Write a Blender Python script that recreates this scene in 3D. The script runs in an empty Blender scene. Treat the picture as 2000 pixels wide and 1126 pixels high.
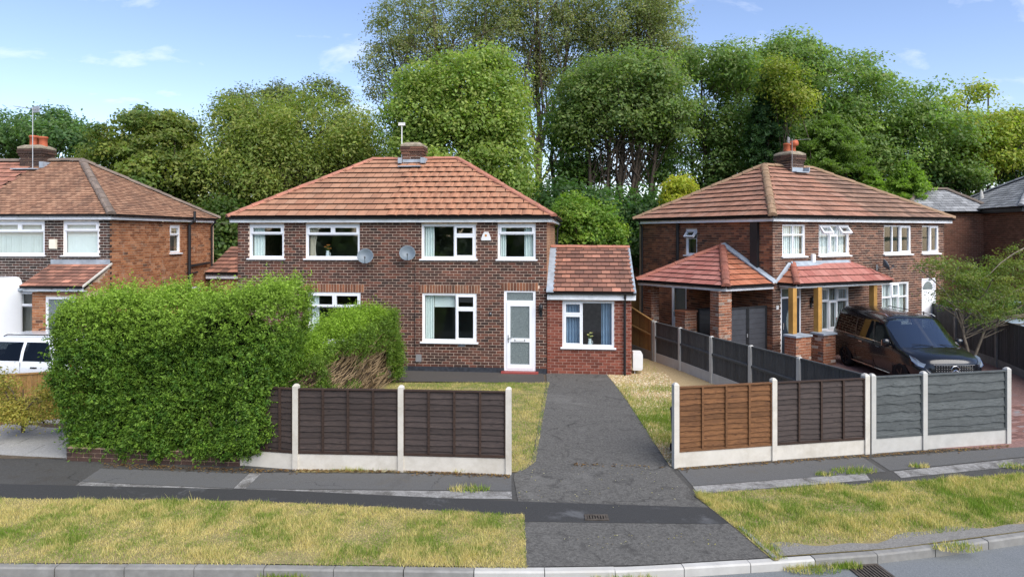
import bpy, bmesh, math, random
import numpy as np
from mathutils import Vector, Matrix

random.seed(7)
RNG = np.random.default_rng(7)
scene = bpy.context.scene
COL = scene.collection
PI = math.pi
rad = math.radians

# ------------------------------------------------------------------ camera
CAM_Z, HORIZON, FOC = 4.04, 455.0, 1333.0
cam_data = bpy.data.cameras.new('camera')
cam_data.sensor_width = 36.0
cam_data.lens = FOC / 2000.0 * 36.0
cam_data.shift_y = -(563.0 - HORIZON) / 2000.0
cam_data.clip_end = 3000
cam_data.clip_start = 0.1
cam = bpy.data.objects.new('camera', cam_data)
COL.objects.link(cam)
cam.location = (0, 0, CAM_Z)
cam.rotation_euler = (rad(90), 0, 0)
scene.camera = cam

# ------------------------------------------------------------------ world, sun, exposure
SUN_EL, SUN_AZ = 46.0, 143.0          # compass azimuth measured clockwise from +Y
world = bpy.data.worlds.new('World')
scene.world = world
world.use_nodes = True
wn, wl = world.node_tree.nodes, world.node_tree.links
wn.clear()
w_out = wn.new('ShaderNodeOutputWorld')
w_bg = wn.new('ShaderNodeBackground')
w_bg.inputs['Strength'].default_value = 0.089
sky = wn.new('ShaderNodeTexSky')
sky.sky_type = 'NISHITA'
sky.sun_disc = False
sky.sun_elevation = rad(SUN_EL)
sky.sun_rotation = rad(SUN_AZ)
sky.air_density = 1.0
sky.dust_density = 0.0
sky.ozone_density = 3.0
tc = wn.new('ShaderNodeTexCoord')
sep = wn.new('ShaderNodeSeparateXYZ')
wl.new(tc.outputs['Generated'], sep.inputs[0])
mx = wn.new('ShaderNodeMath'); mx.operation = 'MAXIMUM'; mx.inputs[1].default_value = 0.0
wl.new(sep.outputs['Z'], mx.inputs[0])
ad = wn.new('ShaderNodeMath'); ad.operation = 'ADD'; ad.inputs[1].default_value = 0.22
wl.new(mx.outputs[0], ad.inputs[0])
dx = wn.new('ShaderNodeMath'); dx.operation = 'DIVIDE'
dy = wn.new('ShaderNodeMath'); dy.operation = 'DIVIDE'
wl.new(sep.outputs['X'], dx.inputs[0]); wl.new(ad.outputs[0], dx.inputs[1])
wl.new(sep.outputs['Y'], dy.inputs[0]); wl.new(ad.outputs[0], dy.inputs[1])
cmb = wn.new('ShaderNodeCombineXYZ')
wl.new(dx.outputs[0], cmb.inputs[0]); wl.new(dy.outputs[0], cmb.inputs[1])
mp = wn.new('ShaderNodeMapping'); mp.inputs['Location'].default_value = (3.1, 1.7, 0.0); mp.inputs['Scale'].default_value = (1.3, 1.9, 1.0)
wl.new(cmb.outputs[0], mp.inputs['Vector'])
cn = wn.new('ShaderNodeTexNoise'); cn.inputs['Scale'].default_value = 1.7; cn.inputs['Detail'].default_value = 9.0; cn.inputs['Roughness'].default_value = 0.58
cn.inputs['Distortion'].default_value = 0.35
wl.new(mp.outputs[0], cn.inputs['Vector'])
cr = wn.new('ShaderNodeValToRGB')
cr.color_ramp.elements[0].position = 0.555; cr.color_ramp.elements[0].color = (0, 0, 0, 1)
cr.color_ramp.elements[1].position = 0.86; cr.color_ramp.elements[1].color = (1, 1, 1, 1)
wl.new(cn.outputs['Fac'], cr.inputs[0])
cmix = wn.new('ShaderNodeMix'); cmix.data_type = 'RGBA'
wl.new(cr.outputs['Color'], cmix.inputs['Factor'])
stint = wn.new('ShaderNodeMix'); stint.data_type = 'RGBA'; stint.blend_type = 'MULTIPLY'; stint.inputs['Factor'].default_value = 1.0
stint.inputs['B'].default_value = (1.10, 0.985, 1.02, 1)
wl.new(sky.outputs[0], stint.inputs['A']); wl.new(stint.outputs['Result'], cmix.inputs['A'])
cmix.inputs['B'].default_value = (7.0, 7.1, 7.4, 1)
wl.new(cmix.outputs['Result'], w_bg.inputs['Color'])
wl.new(w_bg.outputs[0], w_out.inputs['Surface'])

sun_data = bpy.data.lights.new('sun', 'SUN')
sun_data.energy = 2.65
sun_data.angle = rad(60.0)
sun_data.color = (1.0, 0.95, 0.88)
sun = bpy.data.objects.new('sun', sun_data)
COL.objects.link(sun)
_a, _e = rad(SUN_AZ), rad(SUN_EL)
to_sun = Vector((math.sin(_a) * math.cos(_e), math.cos(_a) * math.cos(_e), math.sin(_e)))
sun.rotation_euler = (-to_sun).to_track_quat('-Z', 'Y').to_euler()

scene.view_settings.view_transform = 'Standard'
scene.view_settings.look = 'None'
scene.view_settings.gamma = 1.0
scene.view_settings.use_curve_mapping = False
scene.view_settings.exposure = 1.2
scene.render.engine = 'CYCLES'
scene.cycles.max_bounces = 8
scene.cycles.transparent_max_bounces = 12
scene.cycles.sample_clamp_indirect = 6.0
scene.render.film_transparent = False

# ------------------------------------------------------------------ materials
MATS = {}
class NT:
    """Tiny node helper."""
    def __init__(self, name):
        self.m = bpy.data.materials.new(name); self.m.use_nodes = True
        self.t = self.m.node_tree; self.t.nodes.clear()
        self.out = self.n('ShaderNodeOutputMaterial')
    def n(self, kind, **kw):
        nd = self.t.nodes.new(kind)
        for k, v in kw.items():
            if k in nd.inputs: nd.inputs[k].default_value = v
            else: setattr(nd, k, v)
        return nd
    def l(self, a, b): self.t.links.new(a, b)
    def ramp(self, fac, stops, const=False):
        r = self.n('ShaderNodeValToRGB')
        el = r.color_ramp.elements
        while len(el) < len(stops): el.new(0.5)
        for e, (p, c) in zip(el, stops):
            e.position = p; e.color = (c[0], c[1], c[2], 1)
        if const: r.color_ramp.interpolation = 'CONSTANT'
        self.l(fac, r.inputs[0]); return r.outputs['Color']
    def noise(self, scale, detail=4, rough=0.55, coord='Object', dist=0.0, stretch=None):
        t = self.n('ShaderNodeTexCoord')
        v = t.outputs[coord]
        if stretch:
            m = self.n('ShaderNodeMapping'); m.inputs['Scale'].default_value = stretch
            self.l(v, m.inputs['Vector']); v = m.outputs[0]
        n = self.n('ShaderNodeTexNoise'); n.inputs['Scale'].default_value = scale
        n.inputs['Detail'].default_value = detail; n.inputs['Roughness'].default_value = rough
        n.inputs['Distortion'].default_value = dist
        self.l(v, n.inputs['Vector']); return n.outputs['Fac']
    def wnoise(self, scale, detail=4, rough=0.55, dist=0.0, stretch=None):
        g = self.n('ShaderNodeNewGeometry'); v = g.outputs['Position']
        if stretch:
            m = self.n('ShaderNodeMapping'); m.inputs['Scale'].default_value = stretch
            self.l(v, m.inputs['Vector']); v = m.outputs[0]
        n = self.n('ShaderNodeTexNoise'); n.inputs['Scale'].default_value = scale
        n.inputs['Detail'].default_value = detail; n.inputs['Roughness'].default_value = rough
        n.inputs['Distortion'].default_value = dist
        self.l(v, n.inputs['Vector']); return n.outputs['Fac']
    def mix(self, fac, a, b, blend='MIX'):
        m = self.n('ShaderNodeMix'); m.data_type = 'RGBA'; m.blend_type = blend
        for s, v in (('Factor', fac), ('A', a), ('B', b)):
            if hasattr(v, 'links'): self.l(v, m.inputs[s])
            elif s == 'Factor': m.inputs[s].default_value = v
            else: m.inputs[s].default_value = (v[0], v[1], v[2], 1)
        return m.outputs['Result']
    def math(self, op, a, b=0.0):
        m = self.n('ShaderNodeMath'); m.operation = op
        for i, v in enumerate((a, b)):
            if hasattr(v, 'links'): self.l(v, m.inputs[i])
            else: m.inputs[i].default_value = v
        return m.outputs[0]
    def bump(self, h, strength=0.3, dist=0.01):
        b = self.n('ShaderNodeBump'); b.inputs['Strength'].default_value = strength; b.inputs['Distance'].default_value = dist
        self.l(h, b.inputs['Height']); return b.outputs[0]
    def piece_random(self):
        """A number for each separate piece, whether it is its own object or an island of a joined mesh."""
        o = self.n('ShaderNodeObjectInfo'); g = self.n('ShaderNodeNewGeometry')
        s = self.math('ADD', o.outputs['Random'], g.outputs['Random Per Island'])
        return self.math('FRACT', s)
    def surf(self, color, rough=0.8, spec=0.3, metal=0.0, normal=None, coat=0.0):
        p = self.n('ShaderNodeBsdfPrincipled')
        if hasattr(color, 'links'): self.l(color, p.inputs['Base Color'])
        else: p.inputs['Base Color'].default_value = (color[0], color[1], color[2], 1)
        if hasattr(rough, 'links'): self.l(rough, p.inputs['Roughness'])
        else: p.inputs['Roughness'].default_value = rough
        p.inputs['Specular IOR Level'].default_value = spec
        p.inputs['Metallic'].default_value = metal
        p.inputs['Coat Weight'].default_value = coat
        p.inputs['Coat Roughness'].default_value = 0.09 if coat else 0.03
        if normal: self.l(normal, p.inputs['Normal'])
        self.l(p.outputs[0], self.out.inputs['Surface'])
        return p

def mat_plain(name, c, rough=0.6, spec=0.3, metal=0.0, var=0.12, scale=6.0, coat=0.0, dirt=None):
    t = NT(name)
    f = t.wnoise(scale, 5, 0.6)
    col = t.ramp(f, [(0.3, [k * (1 - var) for k in c]), (0.7, [min(1, k * (1 + var)) for k in c])])
    if dirt:
        d = t.wnoise(1.3, 8, 0.7)
        d2 = t.wnoise(9.0, 6, 0.7)
        d = t.math('ADD', t.math('MULTIPLY', d, 0.7), t.math('MULTIPLY', d2, 0.3))
        d = t.ramp(d, [(0.46, (0, 0, 0)), (0.66, (0.75, 0.75, 0.75))])
        col = t.mix(d, col, dirt)
    t.surf(col, rough, spec, metal, coat=coat)
    MATS[name] = t.m; return t.m

def mat_brick(name, stops, soot=(0.03, 0.025, 0.022), soot_amt=0.5, pale=None):
    t = NT(name)
    r = t.piece_random()
    col = t.ramp(r, stops)
    f = t.wnoise(30, 4, 0.7)
    col = t.mix(t.math('MULTIPLY', f, 0.55), col, t.mix(0.5, col, soot))
    big = t.ramp(t.wnoise(0.9, 6, 0.65), [(0.42, (0, 0, 0)), (0.75, (soot_amt,) * 3)])
    col = t.mix(big, col, t.mix(0.7, col, soot))
    if pale:
        pf = t.ramp(t.wnoise(2.6, 8, 0.75), [(0.56, (0, 0, 0)), (0.70, (0.8, 0.8, 0.8))])
        col = t.mix(pf, col, pale)
    t.surf(col, 0.85, 0.2, normal=t.bump(f, 0.4, 0.006))
    MATS[name] = t.m; return t.m

def mat_tile(name, stops, stain=(0.07, 0.055, 0.045), amt=0.65, lichen=None, streak=True):
    t = NT(name)
    r = t.piece_random()
    col = t.ramp(r, stops)
    s = t.ramp(t.wnoise(2.2, 8, 0.72, dist=0.6, stretch=(1, 0.5, 0.6)), [(0.46, (0, 0, 0)), (0.72, (amt,) * 3)])
    col = t.mix(s, col, stain)
    g = t.wnoise(45, 3, 0.7)
    col = t.mix(t.math('MULTIPLY', g, 0.35), col, t.mix(0.5, col, stain))
    if lichen:
        q = t.ramp(t.wnoise(5.0, 9, 0.8), [(0.60, (0, 0, 0)), (0.70, (0.7,) * 3)])
        col = t.mix(q, col, lichen)
    t.surf(col, 0.82, 0.22, normal=t.bump(g, 0.35, 0.006))
    MATS[name] = t.m; return t.m

def mat_wood(name, base, dark, stretch=(1.6, 18, 18), gloss=0.75, spread=0.25, edge=None):
    t = NT(name)
    r = t.piece_random()
    g = t.noise(3.0, 8, 0.72, dist=1.4, stretch=stretch)
    col = t.ramp(g, [(0.34, dark), (0.60, base), (0.80, [k * 1.35 for k in base])])
    kn = t.n('ShaderNodeTexVoronoi'); kn.inputs['Scale'].default_value = 1.0; kn.inputs['Randomness'].default_value = 1.0
    km = t.n('ShaderNodeMapping'); km.inputs['Scale'].default_value = (4.0, 9.0, 9.0); kg = t.n('ShaderNodeNewGeometry')
    t.l(kg.outputs['Position'], km.inputs['Vector']); t.l(km.outputs[0], kn.inputs['Vector'])
    col = t.mix(t.ramp(kn.outputs['Distance'], [(0.06, (0.7,) * 3), (0.16, (0, 0, 0))]), col, [k * 0.6 for k in dark])
    v = t.ramp(r, [(0.0, (1 - spread,) * 3), (0.5, (1, 1, 1)), (1.0, (1 + spread * 0.5,) * 3)])
    col = t.mix(1.0, col, v, 'MULTIPLY')
    w = t.ramp(t.wnoise(2.0, 6, 0.7), [(0.4, (0, 0, 0)), (0.8, (0.6,) * 3)])
    col = t.mix(w, col, t.mix(0.6, col, dark))
    t.surf(col, gloss, 0.25, normal=t.bump(g, 0.35, 0.004))
    MATS[name] = t.m; return t.m

def mat_leaf(name, trans=0.48, gloss=0.45, spec=0.25):
    t = NT(name)
    a = t.n('ShaderNodeAttribute'); a.attribute_name = 'tint'
    p = t.surf(a.outputs['Color'], gloss, spec)
    tr = t.n('ShaderNodeBsdfTranslucent')
    t.l(t.mix(1.0, a.outputs['Color'], (1.5, 1.7, 0.7), 'MULTIPLY'), tr.inputs['Color'])
    ms = t.n('ShaderNodeMixShader'); ms.inputs[0].default_value = trans
    t.l(p.outputs[0], ms.inputs[1]); t.l(tr.outputs[0], ms.inputs[2])
    t.l(ms.outputs[0], t.out.inputs['Surface'])
    MATS[name] = t.m; return t.m

def mat_glass(name, tint=(0.94, 0.965, 0.96), f0=0.04):
    t = NT(name)
    tr = t.n('ShaderNodeBsdfTransparent'); tr.inputs[0].default_value = (*tint, 1)
    gl = t.n('ShaderNodeBsdfGlossy'); gl.inputs['Roughness'].default_value = 0.015; gl.inputs['Color'].default_value = (1, 1, 1, 1)
    lw = t.n('ShaderNodeLayerWeight'); ms = t.n('ShaderNodeMixShader')
    f5 = t.math('POWER', lw.outputs['Facing'], 5.0)
    t.l(t.math('ADD', t.math('MULTIPLY', f5, 1 - f0), f0), ms.inputs[0])
    t.l(tr.outputs[0], ms.inputs[1]); t.l(gl.outputs[0], ms.inputs[2])
    t.l(ms.outputs[0], t.out.inputs['Surface'])
    MATS[name] = t.m; return t.m

def mat_ground(name, a, b, scale=60, big=0.7, bigamt=0.5, rough=0.9, spec=0.2, c=None, bump=0.4, cpos=(0.55, 0.75), crack=0.0, stain=None):
    t = NT(name)
    f = t.wnoise(scale, 5, 0.75)
    col = t.ramp(f, [(0.32, a), (0.68, b)])
    g = t.wnoise(big, 8, 0.7, dist=0.5)
    if c:
        col = t.mix(t.ramp(g, [(cpos[0], (0, 0, 0)), (cpos[1], (bigamt,) * 3)]), col, c)
    if stain:
        q = t.ramp(t.wnoise(2.4, 9, 0.72, dist=1.2), [(0.54, (0, 0, 0)), (0.64, (0.75,) * 3)])
        col = t.mix(q, col, stain)
    if crack:
        g_ = t.n('ShaderNodeNewGeometry'); ns = t.n('ShaderNodeTexNoise'); ns.inputs['Scale'].default_value = 1.6; ns.inputs['Detail'].default_value = 5
        t.l(g_.outputs['Position'], ns.inputs['Vector'])
        va = t.n('ShaderNodeVectorMath'); va.operation = 'MULTIPLY_ADD'; va.inputs[1].default_value = (0.9, 0.9, 0.0)
        t.l(ns.outputs['Color'], va.inputs[0]); t.l(g_.outputs['Position'], va.inputs[2])
        vo = t.n('ShaderNodeTexVoronoi'); vo.feature = 'DISTANCE_TO_EDGE'; vo.inputs['Scale'].default_value = crack
        t.l(va.outputs[0], vo.inputs['Vector'])
        ck = t.ramp(vo.outputs['Distance'], [(0.0, (0.6,) * 3), (0.009, (0, 0, 0))])
        mk = t.ramp(t.wnoise(0.8, 3, 0.5), [(0.47, (0, 0, 0)), (0.55, (1, 1, 1))])
        col = t.mix(t.math('MULTIPLY', ck, mk), col, [k * 0.35 for k in a])
    sp = t.ramp(t.wnoise(scale * 3.2, 2, 0.6), [(0.62, (0, 0, 0)), (0.74, (0.5,) * 3)])
    col = t.mix(sp, col, [min(1, k * 2.6) for k in b])
    t.surf(col, rough, spec, normal=t.bump(f, bump, 0.01))
    MATS[name] = t.m; return t.m

mat_brick('brick_main', [(0, (0.045, 0.026, 0.021)), (0.3, (0.080, 0.038, 0.028)), (0.6, (0.112, 0.048, 0.034)), (0.85, (0.148, 0.058, 0.039)), (1, (0.20, 0.075, 0.046))], soot_amt=0.35)
mat_brick('brick_left', [(0, (0.028, 0.020, 0.018)), (0.4, (0.05, 0.028, 0.022)), (0.8, (0.085, 0.042, 0.032)), (1, (0.13, 0.055, 0.038))])
mat_brick('brick_orange', [(0, (0.24, 0.09, 0.04)), (0.3, (0.36, 0.14, 0.06)), (0.65, (0.45, 0.19, 0.085)), (0.9, (0.52, 0.25, 0.13)), (1, (0.12, 0.06, 0.04))], soot_amt=0.5, pale=(0.42, 0.32, 0.24))
mat_brick('brick_side', [(0, (0.12, 0.052, 0.033)), (0.35, (0.21, 0.082, 0.045)), (0.65, (0.31, 0.12, 0.06)), (0.9, (0.40, 0.17, 0.085)), (1, (0.06, 0.035, 0.028))], soot_amt=0.7, pale=(0.30, 0.19, 0.12))
mat_brick('brick_buffside', [(0, (0.30, 0.15, 0.08)), (0.5, (0.42, 0.23, 0.13)), (1, (0.5, 0.30, 0.18))], soot_amt=0.3)
mat_brick('brick_right', [(0, (0.065, 0.036, 0.028)), (0.35, (0.12, 0.058, 0.041)), (0.7, (0.18, 0.085, 0.056)), (1, (0.26, 0.125, 0.08))], soot_amt=0.4)
mat_brick('brick_red', [(0, (0.15, 0.042, 0.026)), (0.4, (0.21, 0.058, 0.035)), (0.8, (0.27, 0.076, 0.046)), (1, (0.33, 0.11, 0.07))], soot_amt=0.35)
mat_brick('brick_reclaimed', [(0, (0.17, 0.07, 0.04)), (0.4, (0.30, 0.115, 0.06)), (0.75, (0.38, 0.16, 0.085)), (0.9, (0.13, 0.08, 0.06)), (1, (0.62, 0.52, 0.43))], soot_amt=0.35, pale=(0.55, 0.45, 0.36))
mat_brick('brick_far', [(0, (0.17, 0.075, 0.045)), (0.5, (0.24, 0.10, 0.06)), (1, (0.30, 0.135, 0.082))])
mat_brick('brick_dark', [(0, (0.045, 0.03, 0.026)), (0.5, (0.075, 0.045, 0.036)), (1, (0.11, 0.06, 0.045))])
mat_plain('mortar_main', (0.60, 0.47, 0.37), 0.95, 0.1, var=0.3, scale=9)
mat_plain('mortar_left', (0.68, 0.62, 0.54), 0.95, 0.1, var=0.25, scale=9)
mat_plain('mortar_orange', (0.55, 0.40, 0.28), 0.95, 0.1, var=0.25, scale=9)
mat_plain('mortar_side', (0.33, 0.235, 0.165), 0.95, 0.1, var=0.3, scale=9)
mat_plain('mortar_right', (0.62, 0.49, 0.38), 0.95, 0.1, var=0.3, scale=9)
mat_plain('mortar_red', (0.50, 0.34, 0.27), 0.95, 0.1, var=0.2, scale=9)
mat_tile('tile_main', [(0, (0.34, 0.165, 0.098)), (0.35, (0.39, 0.195, 0.115)), (0.7, (0.44, 0.225, 0.134)), (1, (0.40, 0.22, 0.138))], amt=0.35, lichen=(0.36, 0.22, 0.14))
mat_tile('tile_main_rolled', [(0, (0.35, 0.16, 0.092)), (0.35, (0.41, 0.19, 0.108)), (0.7, (0.46, 0.22, 0.126)), (1, (0.40, 0.205, 0.122))], amt=0.38, lichen=(0.36, 0.20, 0.13))
mat_tile('tile_ext', [(0, (0.17, 0.085, 0.062)), (0.4, (0.24, 0.11, 0.078)), (0.8, (0.33, 0.155, 0.105)), (0.96, (0.40, 0.18, 0.12)), (1, (0.55, 0.25, 0.17))], amt=0.6)
mat_tile('tile_left', [(0, (0.24, 0.125, 0.078)), (0.5, (0.37, 0.195, 0.118)), (1, (0.47, 0.265, 0.165))], amt=0.7, lichen=(0.34, 0.25, 0.17))
mat_tile('tile_left_far', [(0, (0.30, 0.13, 0.09)), (1, (0.42, 0.19, 0.125))], amt=0.6)
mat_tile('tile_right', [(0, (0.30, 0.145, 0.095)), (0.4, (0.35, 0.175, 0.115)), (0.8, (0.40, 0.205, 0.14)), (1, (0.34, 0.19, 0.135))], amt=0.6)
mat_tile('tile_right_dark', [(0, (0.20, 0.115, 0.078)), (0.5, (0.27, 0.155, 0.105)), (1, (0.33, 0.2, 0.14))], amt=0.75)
mat_tile('tile_porch', [(0, (0.32, 0.11, 0.088)), (0.5, (0.38, 0.145, 0.115)), (1, (0.44, 0.19, 0.155))], amt=0.3)
mat_tile('tile_porch_orange', [(0, (0.36, 0.12, 0.062)), (0.5, (0.42, 0.15, 0.08)), (1, (0.48, 0.20, 0.12))], amt=0.3)
mat_tile('ridge_red', [(0, (0.25, 0.085, 0.06)), (1, (0.36, 0.14, 0.095))], amt=0.55)
mat_tile('ridge_main', [(0, (0.36, 0.14, 0.095)), (1, (0.47, 0.21, 0.14))], amt=0.5)
mat_tile('ridge_buff', [(0, (0.26, 0.17, 0.10)), (1, (0.34, 0.22, 0.135))], amt=0.55)
mat_tile('ridge_grey', [(0, (0.15, 0.12, 0.10)), (1, (0.24, 0.185, 0.145))], amt=0.5)
mat_tile('slate', [(0, (0.20, 0.205, 0.21)), (0.5, (0.27, 0.275, 0.28)), (1, (0.36, 0.365, 0.37))], stain=(0.09, 0.09, 0.095), amt=0.6)
mat_plain('tile_edge', (0.022, 0.017, 0.015), 0.95, 0.1, var=0.4, scale=20)  # tile butts: weathered dirt plus the course shadow line put into the colour
mat_plain('underlay', (0.03, 0.026, 0.024), 0.95, 0.1)
mat_plain('lead', (0.29, 0.33, 0.37), 0.55, 0.4, var=0.25, scale=4)
mat_plain('upvc', (0.80, 0.81, 0.83), 0.35, 0.45, var=0.03, scale=2)
mat_plain('fascia', (0.84, 0.85, 0.87), 0.4, 0.4, var=0.05, scale=1.5, dirt=(0.5, 0.52, 0.5))
mat_plain('black_plastic', (0.018, 0.019, 0.021), 0.4, 0.4, var=0.2)
mat_plain('grey_plastic', (0.22, 0.22, 0.22), 0.5, 0.4)
mat_plain('white_plastic', (0.72, 0.72, 0.70), 0.4, 0.4, var=0.04)
mat_plain('cream_plastic', (0.72, 0.68, 0.56), 0.45, 0.4, var=0.05)
mat_plain('dish_grey', (0.13, 0.16, 0.185), 0.45, 0.4, var=0.12)
mat_plain('galvanised', (0.42, 0.43, 0.44), 0.4, 0.5, metal=0.6, var=0.1)
mat_plain('concrete_pale', (0.56, 0.525, 0.46), 0.85, 0.2, var=0.06, scale=5, dirt=(0.40, 0.36, 0.29))
mat_plain('concrete_grey', (0.22, 0.215, 0.20), 0.9, 0.2, var=0.2, scale=7, dirt=(0.20, 0.19, 0.17))
mat_plain('concrete_white', (0.44, 0.43, 0.40), 0.9, 0.2, var=0.1, scale=5, dirt=(0.42, 0.40, 0.36))
mat_plain('plinth_black', (0.03, 0.034, 0.042), 0.6, 0.35, var=0.5, scale=12)
mat_plain('red_paint', (0.30, 0.06, 0.05), 0.5, 0.4)
mat_plain('clay_pot', (0.40, 0.11, 0.055), 0.8, 0.2, var=0.2)
mat_plain('flaunching', (0.27, 0.23, 0.17), 0.95, 0.1, var=0.35, scale=6)
mat_plain('room_wall', (0.24, 0.245, 0.21), 0.9, 0.1, var=0.1, scale=1)
mat_plain('room_floor', (0.09, 0.07, 0.05), 0.9, 0.1)
mat_plain('net_curtain', (0.78, 0.84, 0.82), 0.9, 0.1, var=0.04)
mat_plain('cream_curtain', (0.62, 0.57, 0.47), 0.9, 0.1, var=0.05)
mat_plain('blue_curtain', (0.22, 0.32, 0.45), 0.9, 0.1, var=0.1)
mat_plain('blind', (0.80, 0.84, 0.83), 0.8, 0.2, var=0.04)
mat_plain('timber_post', (0.42, 0.23, 0.06), 0.5, 0.35, var=0.18, scale=5)
mat_plain('door_navy', (0.022, 0.032, 0.046), 0.35, 0.45, var=0.1)
mat_plain('frosted', (0.16, 0.19, 0.19), 0.25, 0.5, var=0.4, scale=40)
mat_plain('gate_grey', (0.045, 0.048, 0.055), 0.5, 0.35, var=0.15)
mat_plain('car_black', (0.006, 0.0065, 0.008), 0.22, 0.35, var=0.1, coat=0.55)
mat_plain('car_white', (0.72, 0.74, 0.76), 0.25, 0.5, var=0.02, coat=1.0)
mat_plain('car_silver', (0.30, 0.36, 0.42), 0.3, 0.5, var=0.05, coat=1.0)
mat_plain('tyre', (0.012, 0.012, 0.012), 0.8, 0.2)
mat_plain('rim_black', (0.02, 0.02, 0.022), 0.3, 0.5, metal=0.5)
mat_plain('rim_silver', (0.45, 0.45, 0.46), 0.3, 0.5, metal=0.8)
mat_plain('chrome', (0.75, 0.76, 0.78), 0.12, 0.5, metal=1.0, var=0.02)
mat_plain('headlamp', (0.20, 0.24, 0.28), 0.08, 0.6, coat=1.0)
mat_plain('red_lens', (0.35, 0.01, 0.01), 0.15, 0.5, coat=1.0)
mat_plain('bark', (0.085, 0.065, 0.05), 0.95, 0.1, var=0.4, scale=8)
mat_plain('bark_pale', (0.20, 0.17, 0.13), 0.95, 0.1, var=0.35, scale=8)
mat_plain('twig', (0.33, 0.24, 0.14), 0.95, 0.1, var=0.3, scale=15)
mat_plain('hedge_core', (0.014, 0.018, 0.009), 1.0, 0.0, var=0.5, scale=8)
mat_plain('soil', (0.085, 0.06, 0.04), 1.0, 0.05, var=0.4, scale=14)
mat_plain('iron', (0.09, 0.075, 0.06), 0.7, 0.4, metal=0.3, var=0.4, scale=14)
mat_plain('drain_hole', (0.006, 0.006, 0.006), 0.9, 0.1)
mat_plain('china', (0.62, 0.68, 0.70), 0.3, 0.5, var=0.03)
mat_plain('petal', (0.65, 0.60, 0.20), 0.7, 0.2)
mat_plain('petal_orange', (0.55, 0.22, 0.05), 0.7, 0.2)
mat_plain('stem_green', (0.08, 0.14, 0.04), 0.7, 0.2)
mat_wood('wood_dark', (0.064, 0.046, 0.039), (0.026, 0.021, 0.020))
mat_wood('wood_dark2', (0.072, 0.053, 0.046), (0.030, 0.024, 0.023))
mat_wood('wood_batten', (0.060, 0.036, 0.026), (0.028, 0.018, 0.014))
mat_wood('wood_brown', (0.205, 0.093, 0.036), (0.062, 0.026, 0.012), spread=0.3)
mat_wood('wood_brown_batten', (0.20, 0.095, 0.04), (0.075, 0.034, 0.016))
mat_wood('wood_grey', (0.112, 0.122, 0.120), (0.045, 0.050, 0.051), spread=0.25)
mat_wood('wood_black', (0.088, 0.090, 0.090), (0.042, 0.043, 0.043), stretch=(22, 22, 1.5))
mat_wood('wood_tan', (0.36, 0.21, 0.075), (0.20, 0.10, 0.035), stretch=(22, 22, 1.5))
mat_leaf('leaf'); mat_leaf('leaf_gloss', 0.3, 0.5, 0.2); mat_leaf('grass', 0.3, 0.7, 0.12)
mat_glass('glass', f0=0.05); mat_glass('car_glass', (0.22, 0.25, 0.26), 0.04); mat_glass('screen_glass', (0.35, 0.40, 0.40), 0.22)
mat_ground('tarmac_base', (0.046, 0.045, 0.042), (0.080, 0.078, 0.073), 40, 0.9, 0.6, c=(0.105, 0.103, 0.097), rough=0.8, crack=0.7, stain=(0.055, 0.050, 0.043))
mat_ground('tarmac_drive', (0.052, 0.050, 0.046), (0.138, 0.133, 0.122), 24, 0.7, 0.75, c=(0.165, 0.160, 0.148), rough=0.85, crack=0.45, stain=(0.045, 0.043, 0.040))
mat_ground('tarmac_trench', (0.032, 0.032, 0.032), (0.054, 0.054, 0.053), 60, 1.1, 0.75, c=(0.11, 0.112, 0.115), rough=0.75, cpos=(0.57, 0.66))
mat_ground('tarmac_slab', (0.078, 0.078, 0.077), (0.122, 0.121, 0.118), 60, 0.8, 0.7, c=(0.06, 0.054, 0.047), crack=0.6, stain=(0.10, 0.095, 0.085))
mat_ground('concrete_strip', (0.16, 0.155, 0.145), (0.30, 0.295, 0.285), 14, 2.2, 0.85, c=(0.085, 0.08, 0.072), cpos=(0.47, 0.60))
mat_ground('flag_stone', (0.25, 0.245, 0.235), (0.36, 0.355, 0.34), 25, 0.9, 0.5, c=(0.25, 0.24, 0.22))
mat_ground('road', (0.115, 0.125, 0.13), (0.185, 0.195, 0.20), 42, 0.9, 0.5, c=(0.12, 0.13, 0.13))
mat_ground('verge_soil', (0.16, 0.13, 0.06), (0.30, 0.25, 0.12), 18, 1.5, 0.5, c=(0.17, 0.16, 0.14))
mat_ground('grit', (0.12, 0.115, 0.105), (0.24, 0.23, 0.21), 40, 1.5, 0.5, c=(0.08, 0.075, 0.07))
mat_ground('garden_soil', (0.07, 0.055, 0.04), (0.14, 0.11, 0.08), 14, 0.8, 0.5, c=(0.05, 0.06, 0.03))
mat_ground('path_black', (0.048, 0.044, 0.041), (0.085, 0.078, 0.070), 40, 0.9, 0.6, c=(0.10, 0.085, 0.065))
mat_ground('block_paving', (0.15, 0.085, 0.075), (0.25, 0.15, 0.13), 12, 0.9, 0.5, c=(0.17, 0.16, 0.16))
mat_ground('far_grass', (0.045, 0.07, 0.025), (0.08, 0.11, 0.04), 6, 0.1, 0.5, c=(0.10, 0.11, 0.08))
mat_ground('gravel', (0.28, 0.20, 0.10), (0.46, 0.35, 0.20), 30, 1.2, 0.5, c=(0.2, 0.15, 0.08))
t_ = NT('pebble'); t_.surf(t_.ramp(t_.piece_random(), [(0, (0.26, 0.17, 0.08)), (0.4, (0.45, 0.32, 0.16)), (0.75, (0.56, 0.44, 0.26)), (1, (0.66, 0.60, 0.48))]), 0.8, 0.25); MATS['pebble'] = t_.m
t_ = NT('block_red'); t_.surf(t_.ramp(t_.piece_random(), [(0, (0.13, 0.07, 0.06)), (0.4, (0.21, 0.11, 0.09)), (0.75, (0.27, 0.16, 0.135)), (1, (0.20, 0.19, 0.19))]), 0.85, 0.2); MATS['block_red'] = t_.m

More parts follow.
